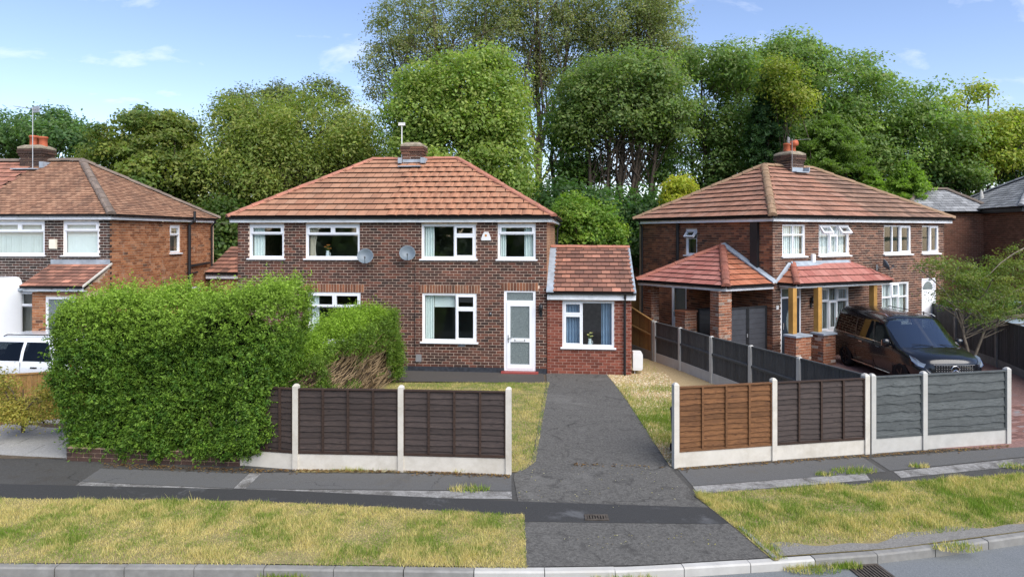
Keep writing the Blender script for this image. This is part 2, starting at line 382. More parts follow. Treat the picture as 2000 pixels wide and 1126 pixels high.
# ------------------------------------------------------------------ mesh helpers
class MB:
    def __init__(self): self.v, self.f, self.mi = [], [], []
    def poly(self, pts, m=0):
        b = len(self.v); self.v += [tuple(p) for p in pts]
        self.f.append(tuple(range(b, b + len(pts)))); self.mi.append(m); return self
    def hexa(self, p, m=0, skip=()):
        """p: 8 corners, bottom 0-3 (counter-clockwise from above), top 4-7."""
        b = len(self.v); self.v += [tuple(q) for q in p]
        for k, q in enumerate(((0, 3, 2, 1), (4, 5, 6, 7), (0, 1, 5, 4), (1, 2, 6, 5), (2, 3, 7, 6), (3, 0, 4, 7))):
            if k in skip: continue
            self.f.append(tuple(b + i for i in q)); self.mi.append(m)
        return self
    def box(self, x0, x1, y0, y1, z0, z1, m=0, M=None, skip=()):
        p = [(x0, y0, z0), (x1, y0, z0), (x1, y1, z0), (x0, y1, z0), (x0, y0, z1), (x1, y0, z1), (x1, y1, z1), (x0, y1, z1)]
        if M: p = [M @ Vector(q) for q in p]
        return self.hexa(p, m, skip)
    def tube(self, path, r, n=8, m=0, caps=True, M=None):
        path = [Vector(p) for p in path]
        rs = r if isinstance(r, (list, tuple)) else [r] * len(path)
        b = len(self.v); up = Vector((0, 0, 1))
        a = None
        for i, p in enumerate(path):
            d = (path[min(i + 1, len(path) - 1)] - path[max(i - 1, 0)]).normalized()
            if a is None:
                a = d.cross(up if abs(d.z) < 0.9 else Vector((1, 0, 0))).normalized()
            else:
                a = (a - d * a.dot(d)).normalized()
            c = d.cross(a)
            for k in range(n):
                t = 2 * PI * k / n
                q = p + (a * math.cos(t) + c * math.sin(t)) * rs[i]
                self.v.append(tuple(M @ q) if M else tuple(q))
        for i in range(len(path) - 1):
            for k in range(n):
                k2 = (k + 1) % n
                self.f.append((b + i * n + k, b + i * n + k2, b + (i + 1) * n + k2, b + (i + 1) * n + k)); self.mi.append(m)
        if caps:
            self.f.append(tuple(b + k for k in reversed(range(n)))); self.mi.append(m)
            e = b + (len(path) - 1) * n
            self.f.append(tuple(e + k for k in range(n))); self.mi.append(m)
        return self
    def lathe(self, prof, n=16, m=0, M=None):
        b = len(self.v)
        for r, z in prof:
            for k in range(n):
                t = 2 * PI * k / n; q = Vector((r * math.cos(t), r * math.sin(t), z))
                self.v.append(tuple(M @ q) if M else tuple(q))
        for i in range(len(prof) - 1):
            for k in range(n):
                k2 = (k + 1) % n
                self.f.append((b + i * n + k, b + i * n + k2, b + (i + 1) * n + k2, b + (i + 1) * n + k)); self.mi.append(m)
        return self
    def prism(self, pts, d, m=0):
        """closed outline pts swept along vector d"""
        d = Vector(d); pts = [Vector(p) for p in pts]; n = len(pts)
        b = len(self.v); self.v += [tuple(p) for p in pts] + [tuple(p + d) for p in pts]
        self.f.append(tuple(b + i for i in reversed(range(n)))); self.mi.append(m)
        self.f.append(tuple(b + n + i for i in range(n))); self.mi.append(m)
        for i in range(n):
            j = (i + 1) % n
            self.f.append((b + i, b + j, b + n + j, b + n + i)); self.mi.append(m)
        return self
    def mesh(self, name, mats, smooth=False):
        me = bpy.data.meshes.new(name); me.from_pydata(self.v, [], self.f)
        for mm in (mats if isinstance(mats, (list, tuple)) else [mats]):
            me.materials.append(MATS[mm])
        if len(set(self.mi)) > 1: me.polygons.foreach_set('material_index', self.mi)
        if smooth: me.polygons.foreach_set('use_smooth', [True] * len(self.f))
        me.update(); return me
    def build(self, name, mats, parent=None, smooth=False, fix=True):
        me = self.mesh(name, mats, smooth)
        if fix:
            bm = bmesh.new(); bm.from_mesh(me); bmesh.ops.recalc_face_normals(bm, faces=bm.faces); bm.to_mesh(me); bm.free()
        o = bpy.data.objects.new(name, me); COL.objects.link(o)
        if parent: o.parent = parent
        return o

def link(name, me, parent=None, M=None):
    o = bpy.data.objects.new(name, me); COL.objects.link(o)
    if parent: o.parent = parent
    if M is not None: o.matrix_basis = M
    return o

def fast_mesh(name, v, nper, mat, tint=None, smooth=False):
    """v: (n*nper,3) array, every nper vertices form one face; tint: (n,3)"""
    v = np.asarray(v, dtype=np.float32); nv = len(v); n = nv // nper
    me = bpy.data.meshes.new(name)
    me.vertices.add(nv); me.vertices.foreach_set('co', v.ravel())
    me.loops.add(nv); me.loops.foreach_set('vertex_index', np.arange(nv, dtype=np.int32))
    me.polygons.add(n); me.polygons.foreach_set('loop_start', np.arange(0, nv, nper, dtype=np.int32))
    try: me.polygons.foreach_set('loop_total', np.full(n, nper, dtype=np.int32))
    except Exception: pass
    me.materials.append(MATS[mat])
    if tint is not None:
        a = me.attributes.new('tint', 'FLOAT_COLOR', 'FACE')
        c = np.ones((n, 4), dtype=np.float32); c[:, :3] = np.clip(tint, 0.002, 1)
        a.data.foreach_set('color', c.ravel())
    me.update(calc_edges=True); return me

def empty(name, loc=(0, 0, 0), rz=0.0):
    o = bpy.data.objects.new(name, None); COL.objects.link(o)
    o.location = loc; o.rotation_euler = (0, 0, rz); o.empty_display_size = 0.3; return o

LABELS = set()
def tag(o, label, cat, group=None):
    o['label'] = label; o['category'] = cat
    if group: o['group'] = group
    return o
def struct(o): o['kind'] = 'structure'; return o
def stuff(o): o['kind'] = 'stuff'; return o

def copy_tree(o, parent=None):
    c = o.copy(); COL.objects.link(c); c.parent = parent
    for ch in list(o.children): copy_tree(ch, c)
    return c

# ------------------------------------------------------------------ picture-to-place helpers (used to find where real planes stand)
def at(px, py, D): return Vector(((px - 1000) / FOC * D, D, CAM_Z - (py - HORIZON) / FOC * D))
def interp(x, pts):
    xs = [p[0] for p in pts]; ys = [p[1] for p in pts]
    return float(np.interp(x, xs, ys))
YF = [(-60, 22), (-15, 13.9), (-9, 12.95), (-4.5, 12.5), (0, 12.17), (3, 12.5), (10.1, 13.9), (16, 15.4), (60, 32)]
YK = [(-60, 16), (-15, 9.35), (-6.7, 8.93), (-3.3, 8.89), (0, 8.80), (1.66, 8.85), (3.4, 9.06), (5.24, 9.32), (7.38, 9.84), (12, 11.2), (60, 28)]
def yf(x): return interp(x, YF)
def yk(x): return interp(x, YK)
def gz(x, y):
    t = y - yf(x)
    if t <= 0: return -0.25 + 0.025 * max(t, -5.0)
    k = min(t / 5.5, 1.0)
    return -0.25 + 0.25 * k * k * (3 - 2 * k)
def gp(px, py, dz=0.0):
    z = -0.25
    for _ in range(12):
        D = FOC * (CAM_Z - z) / (py - HORIZON); x = (px - 1000) / FOC * D; z = gz(x, D)
    return Vector((x, D, z + dz))

# value noise for scattering
_perm = RNG.random((256, 256))
def vnoise(x, y, s=1.0, off=0.0):
    x = np.asarray(x) * s + off; y = np.asarray(y) * s + off * 1.7
    xi = np.floor(x).astype(int); yi = np.floor(y).astype(int); fx = x - xi; fy = y - yi
    fx = fx * fx * (3 - 2 * fx); fy = fy * fy * (3 - 2 * fy)
    g = lambda a, b: _perm[a % 256, b % 256]
    return (g(xi, yi) * (1 - fx) + g(xi + 1, yi) * fx) * (1 - fy) + (g(xi, yi + 1) * (1 - fx) + g(xi + 1, yi + 1) * fx) * fy

# ------------------------------------------------------------------ houses: frames, brickwork, tiles, windows
class House:
    def __init__(self, name, label, cat, X, Y, th, z=0.0):
        self.X, self.Y, self.th, self.z = X, Y, th, z
        self.o = empty(name, (X, Y, z), th); tag(self.o, label, cat)
        self.bricks, self.tiles, self.tj = [], [], {}
        self.M = Matrix.Translation((X, Y, z)) @ Matrix.Rotation(th, 4, 'Z')
    def w(self, x, y, z): return self.M @ Vector((x, y, z))

class Wall:
    """s runs left to right seen from outside, y goes into the building, z up."""
    def __init__(self, H, o, d, L):
        self.H = H; d = Vector((d[0], d[1], 0)); inn = Vector((-d.y, d.x, 0))
        self.M = Matrix(((d.x, inn.x, 0, o[0]), (d.y, inn.y, 0, o[1]), (0, 0, 1, 0), (0, 0, 0, 1)))
        self.L = L; self.op = []
        self.W = H.M @ self.M
    def px(self, px, py, yo=0.0):
        """place on the wall plane seen at a point of the picture -> (s, z)"""
        o = self.W @ Vector((0, yo, 0)); d = self.W.to_3x3() @ Vector((1, 0, 0)); k = (px - 1000) / FOC
        s = (k * o.y - o.x) / (d.x - k * d.y); D = o.y + d.y * s
        return s, CAM_Z - (py - HORIZON) / FOC * D - self.H.z

def cut(a, b, holes):
    out = [(a, b)]
    for h0, h1 in holes:
        nx = []
        for p, q in out:
            if h1 <= p or h0 >= q: nx.append((p, q)); continue
            if h0 > p: nx.append((p, h0))
            if h1 < q: nx.append((h1, q))
        out = nx
    return out

PITCH, COURSE = 0.228, 0.083
def build_wall(wall, z0, z1, brick, mortar, thick=0.24, name='wall', s0=0.0, s1=None, stop=None, soldiers=(), top=None, mixend=None, indiv=True):
    """mortar backing with real openings and single bricks in front of it. stop(s,z)-> False leaves the brick away."""
    H = wall.H; s1 = wall.L if s1 is None else s1
    mb = MB(); ops = wall.op
    xs = sorted(set([s0, s1] + [min(max(v, s0), s1) for o in ops for v in o[:2]]))
    xs[0] += 0.013; xs[-1] -= 0.013
    zs = sorted(set([z0, z1] + [min(max(v, z0), z1) for o in ops for v in o[2:]]))
    if top is None:
        for a, b in zip(xs, xs[1:]):
            for c, d in zip(zs, zs[1:]):
                mx_, mz_ = (a + b) / 2, (c + d) / 2
                if any(o[0] < mx_ < o[1] and o[2] < mz_ < o[3] for o in ops): continue
                mb.box(a, b, 0.012, thick, c, d, M=wall.M)
    else:
        mb.prism([wall.M @ Vector((s, 0.012, z)) for s, z in top], wall.M.to_3x3() @ Vector((0, thick - 0.012, 0)))
    back = mb.build(name, mortar, H.o)
    H.last_wall = back
    nc = int((z1 - z0) / COURSE + 0.5)
    h = (z1 - z0) / nc
    soldiers = [(a, b, z0 + round((c - z0) / h) * h, z0 + round((d - z0) / h) * h) for a, b, c, d in soldiers]
    for i in range(nc):
        a = z0 + i * h; b = a + h - 0.0165
        holes = [(o[0] - 0.004, o[1] + 0.004) for o in ops if o[2] < b - 0.02 and o[3] > a + 0.02]
        holes += [(q[0], q[1]) for q in soldiers if q[2] < b - 0.02 and q[3] > a + 0.02]
        off = -(PITCH / 2) * (i % 2)
        n = int((s1 - s0) / PITCH) + 2
        for k in range(n):
            p = s0 + off + k * PITCH; q = p + PITCH - 0.0165
            p = max(p, s0); q = min(q, s1)
            if q - p < 0.02: continue
            for u, v in cut(p, q, holes):
                if v - u < 0.025: continue
                if stop and not stop((u + v) / 2, (a + b) / 2): continue
                H.bricks.append((wall.M, u, v, a, b, brick if not (mixend and mixend((u + v) / 2, i)) else mixend((u + v) / 2, i), back, indiv))
    for (a, b, c, d) in soldiers:
        n = max(1, int((b - a) / COURSE)); w = (b - a) / n
        for k in range(n):
            H.bricks.append((wall.M, a + k * w, a + (k + 1) * w - 0.0165, c, d - 0.0165, 'brick_side' if brick == 'brick_main' else brick, back, indiv))
    return back

_brickmesh = {}
def finish_bricks(H, limit=300, depth=0.024):
    for mt in set(b[5] for b in H.bricks):
        if mt not in _brickmesh:
            _brickmesh[mt] = MB().box(0, 1, 0, depth, 0, 1).mesh('brick', mt)
    def key(b):
        c = H.M @ (b[0] @ Vector(((b[1] + b[2]) / 2, 0, (b[3] + b[4]) / 2)))
        return (0 if (b[7] and b[2] - b[1] > 0.2) else 1, c.length)
    order = sorted(H.bricks, key=key)
    rest = {}
    for i, b in enumerate(order):
        M, u, v, a, c, mt, back, ind = b
        j = random.uniform(-0.002, 0.002)
        if i < limit and ind:
            link('brick', _brickmesh[mt], back, M @ Matrix.Translation((u, j, a)) @ Matrix.Diagonal((v - u, 1, c - a, 1)))
        else:
            rest.setdefault(mt, MB()).box(u, v, j, depth + j, a, c, M=M, skip=(4,))
    names = sorted(rest)
    if names:
        allm = MB()
        for k, mt in enumerate(names):
            m = rest[mt]; b0 = len(allm.v)
            allm.v += m.v; allm.f += [tuple(b0 + x for x in f) for f in m.f]; allm.mi += [k] * len(m.f)
        o = allm.build('brickwork', names, H.o, fix=False); stuff(o)

def tile_mesh(b, g, th, mat, arch=0.0):
    mb = MB(); n = 6 if arch else 1; w = b - 0.010; lap = 0.05; sm = 0 if arch else 1
    top = lambda x: arch * math.sin(PI * min(max(x / w, 0), 1)) ** 0.7 if arch else 0.0
    for k in range(n):
        x0, x1 = w * k / n, w * (k + 1) / n
        a0, a1 = top(x0), top(x1)
        mb.poly([(x0, 0, 2.8 * th + a0), (x1, 0, 2.8 * th + a1), (x1, g + lap, th + a1), (x0, g + lap, th + a0)], 0)
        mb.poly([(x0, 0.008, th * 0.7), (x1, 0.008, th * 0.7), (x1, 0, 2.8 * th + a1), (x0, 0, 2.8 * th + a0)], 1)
    mb.poly([(0, 0, 2.8 * th), (0, g + lap, th), (0, g + lap, 0), (0, 0.008, th * 0.7)], sm)
    mb.poly([(w, 0.008, th * 0.7), (w, g + lap, 0), (w, g + lap, th), (w, 0, 2.8 * th)], sm)
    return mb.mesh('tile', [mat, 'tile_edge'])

def tile_plane(H, o, u, w, S, lo, hi, g=0.36, b=0.30, th=0.027, mat='tile_main', arch=0.0, roof=None, stagger=True, indiv=True, smin=None, smax=None, alt=None):
    """o: eave start, u: along eave, w: up the slope (unit vectors); lo(t), hi(t): side limits at slope distance t."""
    o, u, w = Vector(o), Vector(u).normalized(), Vector(w).normalized(); n = u.cross(w).normalized()
    if n.z < 0: n = -n
    B = Matrix((u, w, n)).transposed().to_4x4(); B.translation = o
    rows = int(math.ceil(S / g - 0.15)); g = S / rows
    up = math.ceil(rows)
    for i in range(rows):
        t0, t1 = i * g, min((i + 1) * g + 0.05, S)
        a0, a1, h0, h1 = lo(t0), lo(t1), hi(t0), hi(t1)
        off = (b / 2 if (i % 2 and stagger) else 0.0)
        k0 = int(math.floor((min(a0, a1) - off) / b)); k1 = int(math.ceil((max(h0, h1) - off) / b))
        for k in range(k0, k1):
            p, q = off + k * b, off + (k + 1) * b - 0.012
            if smin is not None and (p + q) / 2 < smin: continue
            if smax is not None and (p + q) / 2 >= smax: continue
            if q < min(a0, a1) or p > max(h0, h1): continue
            m = mat
            if alt: m = alt((p + q) / 2, i, mat)
            jz = random.uniform(0, 0.003); jr = random.uniform(-0.004, 0.004)
            if p >= max(a0, a1) and q <= min(h0, h1) and t1 < S - 1e-6:
                H.tiles.append((B @ Matrix.Translation((p, t0 + random.uniform(-0.004, 0.004), jz)) @ Matrix.Rotation(jr, 4, 'Z'), b, g, th, m, arch, roof, indiv))
            else:
                pb, qb = max(p, a0), min(q, h0); pt, qt = max(p, a1), min(q, h1)
                if qb - pb < 0.01 and qt - pt < 0.01: continue
                if qb < pb: pb = qb = (pb + qb) / 2 if qt < pt else max(min(qb, max(pt, qt)), min(pt, qt))
                if qt < pt: qt = pt = max(min((pt + qt) / 2, qb), pb)
                mb = H.tj.setdefault(m, MB())
                P = lambda x, y, z: B @ Vector((x, y, z))
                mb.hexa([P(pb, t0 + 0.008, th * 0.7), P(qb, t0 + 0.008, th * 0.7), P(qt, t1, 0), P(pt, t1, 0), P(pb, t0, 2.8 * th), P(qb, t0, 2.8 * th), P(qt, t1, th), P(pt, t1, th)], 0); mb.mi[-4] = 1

def finish_tiles(H, limit=300):
    cache = {}
    order = sorted(H.tiles, key=lambda t: (0 if t[7] else 1, (H.M @ t[0].translation).length))
    for i, (M, b, g, th, mat, arch, roof, ind) in enumerate(order):
        k = (round(b, 3), round(g, 3), mat, arch)
        if k not in cache: cache[k] = tile_mesh(b, g, th, mat, arch)
        if i < limit and ind:
            link('tile', cache[k], roof, M)
        else:
            me = cache[k]; mb = H.tj.setdefault(mat, MB()); b0 = len(mb.v)
            mb.v += [tuple(M @ v.co) for v in me.vertices]
            for p in me.polygons:
                mb.f.append(tuple(b0 + x for x in p.vertices)); mb.mi.append(p.material_index)
    names = sorted(H.tj)
    if names:
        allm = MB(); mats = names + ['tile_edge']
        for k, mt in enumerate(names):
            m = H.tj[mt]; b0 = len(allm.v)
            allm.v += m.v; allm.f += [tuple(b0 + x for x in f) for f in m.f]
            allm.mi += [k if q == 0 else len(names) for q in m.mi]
        o = allm.build('tiling', mats, H.o, fix=False); stuff(o)

_ridge = {}
def ridge_line(H, roof, a, b, r=0.11, seg=0.40, mat='ridge_main', name='ridge_tile'):
    a, b = Vector(a), Vector(b); L = (b - a).length; n = max(1, int(L / seg + 0.5)); s = L / n
    key = (r, round(s, 3), mat)
    if key not in _ridge:
        mb = MB(); N = 8; ring = []
        for x, rr in ((0, r * 1.06), (s * 0.12, r * 1.04), (s + 0.03, r * 0.93)):
            ring.append([(x, rr * math.cos(PI * k / N), rr * math.sin(PI * k / N) * 0.8) for k in range(N + 1)])
        for i in range(2):
            for k in range(N): mb.poly([ring[i][k], ring[i][k + 1], ring[i + 1][k + 1], ring[i + 1][k]])
        mb.poly(list(reversed(ring[0]))); mb.poly(ring[2])
        _ridge[key] = mb.mesh('ridge_tile', mat)
    d = (b - a).normalized(); side = Vector((0, 0, 1)).cross(d).normalized(); up = d.cross(side)
    for k in range(n):
        R = Matrix((d, side, up)).transposed().to_4x4(); R.translation = a + d * (k * s) + up * random.uniform(-0.008, 0.008)
        link(name, _ridge[key], roof, R)

def hip_roof(H, x0, x1, y0, y1, z, rise, mats, ridge_mat, g=0.36, b=0.30, th=0.027, arch=0.0, faces='flr', split=None, arch_r=None, name='roof', stagger=True, rr=0.11, inset=None):
    """hipped roof over a rectangle. mats: (left part, right part); split: x where the tiling of the second house begins"""
    half = (y1 - y0) / 2; yc = (y0 + y1) / 2
    ins = half if inset is None else inset
    A, Bp, C, D = Vector((x0, y0, z)), Vector((x1, y0, z)), Vector((x1, y1, z)), Vector((x0, y1, z))
    E, F_ = Vector((x0 + ins, yc, z + rise)), Vector((x1 - ins, yc, z + rise))
    dn = Vector((0, 0, -0.012))
    mb = MB()
    for q in ([A, Bp, F_, E], [Bp, C, F_], [C, D, E, F_], [D, A, E]): mb.poly([p + dn for p in q])
    mb.poly([p + Vector((0, 0, -0.05)) for p in (A, D, C, Bp)])
    roof = mb.build(name, 'underlay', H.o)
    W = x1 - x0; S = math.hypot(half, rise); wv = Vector((0, half, rise)).normalized()
    lo = lambda t: ins * t / S; hi = lambda t: W - ins * t / S
    if 'f' in faces:
        if split is None: tile_plane(H, A, (1, 0, 0), wv, S, lo, hi, g, b, th, mats[0], arch, roof, stagger)
        else:
            tile_plane(H, A, (1, 0, 0), wv, S, lo, hi, g, b, th, mats[0], arch, roof, stagger, smax=split - x0)
            tile_plane(H, A, (1, 0, 0), wv, S, lo, hi, g, b, th, mats[1], arch if arch_r is None else arch_r, roof, stagger, smin=split - x0)
    S2 = math.hypot(ins, rise); D2 = y1 - y0
    lo2 = lambda t: half * t / S2; hi2 = lambda t: D2 - half * t / S2
    if 'l' in faces: tile_plane(H, D, (0, -1, 0), Vector((ins, 0, rise)).normalized(), S2, lo2, hi2, g, b, th, mats[0], arch, roof, stagger)
    if 'r' in faces: tile_plane(H, Bp, (0, 1, 0), Vector((-ins, 0, rise)).normalized(), S2, lo2, hi2, g, b, th, mats[1], arch if arch_r is None else arch_r, roof, stagger)
    up = Vector((0, 0, 0.02))
    for a, c in ((A, E), (Bp, F_), (C, F_), (D, E)): ridge_line(H, roof, a + up, c + up, rr, mat=ridge_mat, name='hip_tile')
    ridge_line(H, roof, E + up, F_ + up, rr, mat=ridge_mat)
    return roof

def gutter_run(H, a, b, mat='black_plastic', r=0.048, z=0.0, name='gutter'):
    """half-round gutter from a to b with brackets"""
    a, b = Vector(a), Vector(b); d = (b - a).normalized(); s = Vector((d.y, -d.x, 0))
    N = 8; prof = [(r * math.cos(PI + PI * k / N), r * math.sin(PI + PI * k / N)) for k in range(N + 1)] + [(r * 0.86 * math.cos(-PI * k / N), r * 0.86 * math.sin(-PI * k / N)) for k in range(N + 1)]
    mb = MB(); mb.prism([a + s * p + Vector((0, 0, q)) for p, q in prof], b - a)
    L = (b - a).length; n = int(L / 0.9)
    for k in range(n + 1):
        c = a + d * (0.12 + k * (L - 0.24) / max(n, 1))
        mb.prism([c + s * (r * 1.15 * math.cos(PI + PI * j / 6)) + Vector((0, 0, r * 1.2 * math.sin(PI + PI * j / 6))) for j in range(7)], d * 0.035)
    return mb.build(name, mat, H.o)

def eaves(H, pts, z, fas=0.15, over=0.0, mat='fascia', fname='fascia', gut=True, soffit_in=0.3, pad=0.065):
    """fascia board and gutter along a chain of points (outside on the right when walking left to right is -y)"""
    for a, b in zip(pts, pts[1:]):
        A = Vector((a[0], a[1], 0)); B = Vector((b[0], b[1], 0)); d = (B - A).normalized(); nrm = Vector((d.y, -d.x, 0))
        mb = MB(); e = 0.0
        p = [A, B, B - nrm * 0.022, A - nrm * 0.022]
        mb.hexa([q + Vector((0, 0, z - fas)) for q in p] + [q + Vector((0, 0, z)) for q in p])
        p = [A - nrm * 0.022, B - nrm * 0.022, B - nrm * soffit_in, A - nrm * soffit_in]
        mb.hexa([q + Vector((0, 0, z - fas)) for q in p] + [q + Vector((0, 0, z - fas + 0.012)) for q in p])
        mb.build(fname, mat, H.o)
        if gut:
            g0 = A + nrm * pad + Vector((0, 0, z + 0.012)); g1 = B + nrm * pad + Vector((0, 0, z + 0.012))
            gutter_run(H, g0, g1)

def window(wall, s0, s1, z0, z1, cells, sill=True, parent_mat='upvc', room=None, name='window', depth_in=0.03, lining=True, glass='glass', opened=()):
    """cells: (a0,a1,c0,c1,opener) in fractions of the frame; opened: indexes of top-hung vents standing open"""
    H = wall.H; M = wall.M
    wall.op.append((s0, s1, z0, z1))
    f = 0.042; y0, y1 = depth_in, depth_in + 0.07
    mb = MB()
    mb.box(s0, s1, y0, y1, z0, z0 + f, M=M).box(s0, s1, y0, y1, z1 - f, z1, M=M)
    mb.box(s0, s0 + f, y0, y1, z0 + f, z1 - f, M=M).box(s1 - f, s1, y0, y1, z0 + f, z1 - f, M=M)
    win = mb.build(name, parent_mat, H.o)
    for i, (a0, a1, c0, c1, op) in enumerate(cells):
        x0, x1 = s0 + f + (s1 - s0 - 2 * f) * a0, s0 + f + (s1 - s0 - 2 * f) * a1
        w0, w1 = z0 + f + (z1 - z0 - 2 * f) * c0, z0 + f + (z1 - z0 - 2 * f) * c1
        r = 0.058 if op else 0.022; yy = y0 - 0.014 if op else y0 + 0.012; g = 0.002
        x0 += g; x1 -= g; w0 += g; w1 -= g
        MM = M
        if i in opened:
            MM = M @ Matrix.Translation((0, yy, w1)) @ Matrix.Rotation(rad(-38), 4, 'X') @ Matrix.Translation((0, -yy, -w1))
        mb = MB()
        mb.box(x0, x1, yy, y1 - 0.01, w0, w0 + r, M=MM).box(x0, x1, yy, y1 - 0.01, w1 - r, w1, M=MM)
        mb.box(x0, x0 + r, yy, y1 - 0.01, w0 + r, w1 - r, M=MM).box(x1 - r, x1, yy, y1 - 0.01, w0 + r, w1 - r, M=MM)
        mb.build('sash' if op else 'bead', parent_mat, win)
        MB().box(x0 + r, x1 - r, yy + 0.035, yy + 0.041, w0 + r, w1 - r, M=MM).build('pane', glass, win)
    if sill:
        mb = MB()
        mb.hexa([M @ Vector(q) for q in ((s0 - 0.055, -0.075, z0 - 0.045), (s1 + 0.055, -0.075, z0 - 0.045), (s1 + 0.055, 0.03, z0 - 0.03), (s0 - 0.055, 0.03, z0 - 0.03), (s0 - 0.055, -0.075, z0 - 0.012), (s1 + 0.055, -0.075, z0 - 0.012), (s1 + 0.055, 0.03, z0 - 0.001), (s0 - 0.055, 0.03, z0 - 0.001))])
        mb.build('sill', parent_mat, win)
    if lining:
        q = room or (s0 - 0.25, s1 + 0.25, z0 - 0.55, z1 + 0.12, 2.6)
        a, b, c, d, dep = q; y = 0.25
        mb = MB()
        mb.poly([M @ Vector(p) for p in ((a, y + dep, c), (b, y + dep, c), (b, y + dep, d), (a, y + dep, d))], 0)
        mb.poly([M @ Vector(p) for p in ((a, y, c), (a, y + dep, c), (a, y + dep, d), (a, y, d))], 0)
        mb.poly([M @ Vector(p) for p in ((b, y, c), (b, y + dep, c), (b, y + dep, d), (b, y, d))], 0)
        mb.poly([M @ Vector(p) for p in ((a, y, d), (b, y, d), (b, y + dep, d), (a, y + dep, d))], 0)
        mb.poly([M @ Vector(p) for p in ((a, y, c), (b, y, c), (b, y + dep, c), (a, y + dep, c))], 1)
        mb.build('room_lining', ['room_wall', 'room_floor'], H.o, fix=False)
    return win

def curtain(wall, s0, s1, z0, z1, mat, label, y=0.18, folds=5, amp=0.03, gather=None, cat='curtain', group=None):
    """folded cloth hanging inside a window; gather=(centre,width) pulls the lower edge together"""
    mb = MB(); n = folds * 6; rows = 6; M = wall.W; pts = []
    for j in range(rows + 1):
        v = j / rows; z = z1 + (z0 - z1) * v; row = []
        for i in range(n + 1):
            u = i / n; s = s0 + (s1 - s0) * u
            if gather: s = s + (gather - s) * 0.55 * math.sin(v * PI * 0.7)
            row.append(M @ Vector((s, y + amp * math.sin(u * folds * 2 * PI + 0.6 * math.sin(v * 3)) , z)))
        pts.append(row)
    for j in range(rows):
        for i in range(n):
            mb.poly([pts[j][i], pts[j][i + 1], pts[j + 1][i + 1], pts[j + 1][i]])
    o = mb.build('curtain', mat, smooth=False, fix=False)
    m = o.modifiers.new('thickness', 'SOLIDIFY'); m.thickness = 0.004
    return tag(o, label, cat, group)

def blind(wall, s0, s1, z0, z1, label, y=0.17, w=0.089, ang=35, group='vertical blinds'):
    t = empty('vertical_blind', wall.W @ Vector((s0, y, z0)), 0.0)
    R = wall.W.to_3x3().to_4x4(); t.rotation_euler = R.to_euler()
    MB().box(0, s1 - s0, -0.02, 0.02, z1 - z0 - 0.03, z1 - z0).build('head_rail', 'upvc', t)
    n = int((s1 - s0) / (w * 0.92)); me = MB().box(-w / 2, w / 2, -0.001, 0.001, 0, z1 - z0 - 0.035).mesh('slat', 'blind')
    for k in range(n):
        link('slat', me, t, Matrix.Translation(((k + 0.5) * (s1 - s0) / n, 0, 0)) @ Matrix.Rotation(rad(ang + random.uniform(-6, 6)), 4, 'Z'))
    return tag(t, label, 'blind', group)

def pipe(H, pts, r, mat='black_plastic', name='downpipe', n=8):
    mb = MB().tube(pts, r, n); 
    return mb.build(name, mat, H.o, smooth=False)

def chimney(H, cx, cy, wx, wy, z0, z1, brick, mortar, pots, roof=None, oversail=3):
    """brick stack with oversailing courses, flaunching and pots; z1 = top of the brickwork"""
    x0, x1, y0, y1 = cx - wx / 2, cx + wx / 2, cy - wy / 2, cy + wy / 2
    st = MB().box(x0 + 0.012, x1 - 0.012, y0 + 0.012, y1 - 0.012, z0, z1).build('chimney', mortar, H.o)
    walls = [((x0, y0), (1, 0), wx), ((x1, y0), (0, 1), wy), ((x0, y1), (0, -1), wy)]
    nb = len(H.bricks)
    for o, d, L in walls:
        w = Wall(H, o, d, L)
        n = int((z1 - z0) / COURSE); hh = (z1 - z0) / n
        for i in range(n):
            out = 0.03 * max(0, i - (n - 1 - oversail)) if i >= n - oversail else 0.0
            out = min(out, 0.06)
            M = w.M @ Matrix.Translation((0, -out, 0))
            a = z0 + i * hh; b = a + hh - 0.0165
            for u, v in ((-out, L / 2 - PITCH * 0.25 - 0.0165), (L / 2 - PITCH * 0.25, L + out)) if i % 2 else ((-out, L * 0.25 - 0.005), (L * 0.25 + 0.005, L * 0.75 - 0.005), (L * 0.75 + 0.005, L + out)):
                H.bricks.append((M, u, v, a, b, brick, st, False))
    e = 0.05
    top = [(x0 - e, y0 - e, z1), (x1 + e, y0 - e, z1), (x1 + e, y1 + e, z1), (x0 - e, y1 + e, z1)]
    t2 = [(x0 + 0.10, y0 + 0.10, z1 + 0.15), (x1 - 0.10, y0 + 0.10, z1 + 0.15), (x1 - 0.10, y1 - 0.10, z1 + 0.15), (x0 + 0.10, y1 - 0.10, z1 + 0.15)]
    tm = [(a[0], a[1], z1 + 0.06) for a in top]
    MB().hexa(top + tm).hexa(tm + t2).build('flaunching', 'flaunching', st)
    for (px_, py_, h, r) in pots:
        mb = MB().lathe([(r * 0.75, 0.0), (r * 1.02, 0.02), (r * 0.95, h * 0.15), (r * 0.88, h * 0.8), (r * 1.08, h * 0.84), (r * 1.08, h * 0.95), (r * 0.95, h), (r * 0.75, h), (r * 0.72, h * 0.5)], 14, M=Matrix.Translation((px_, py_, z1 + 0.06)))
        mb.build('chimney_pot', 'clay_pot', st, smooth=True)
    return st

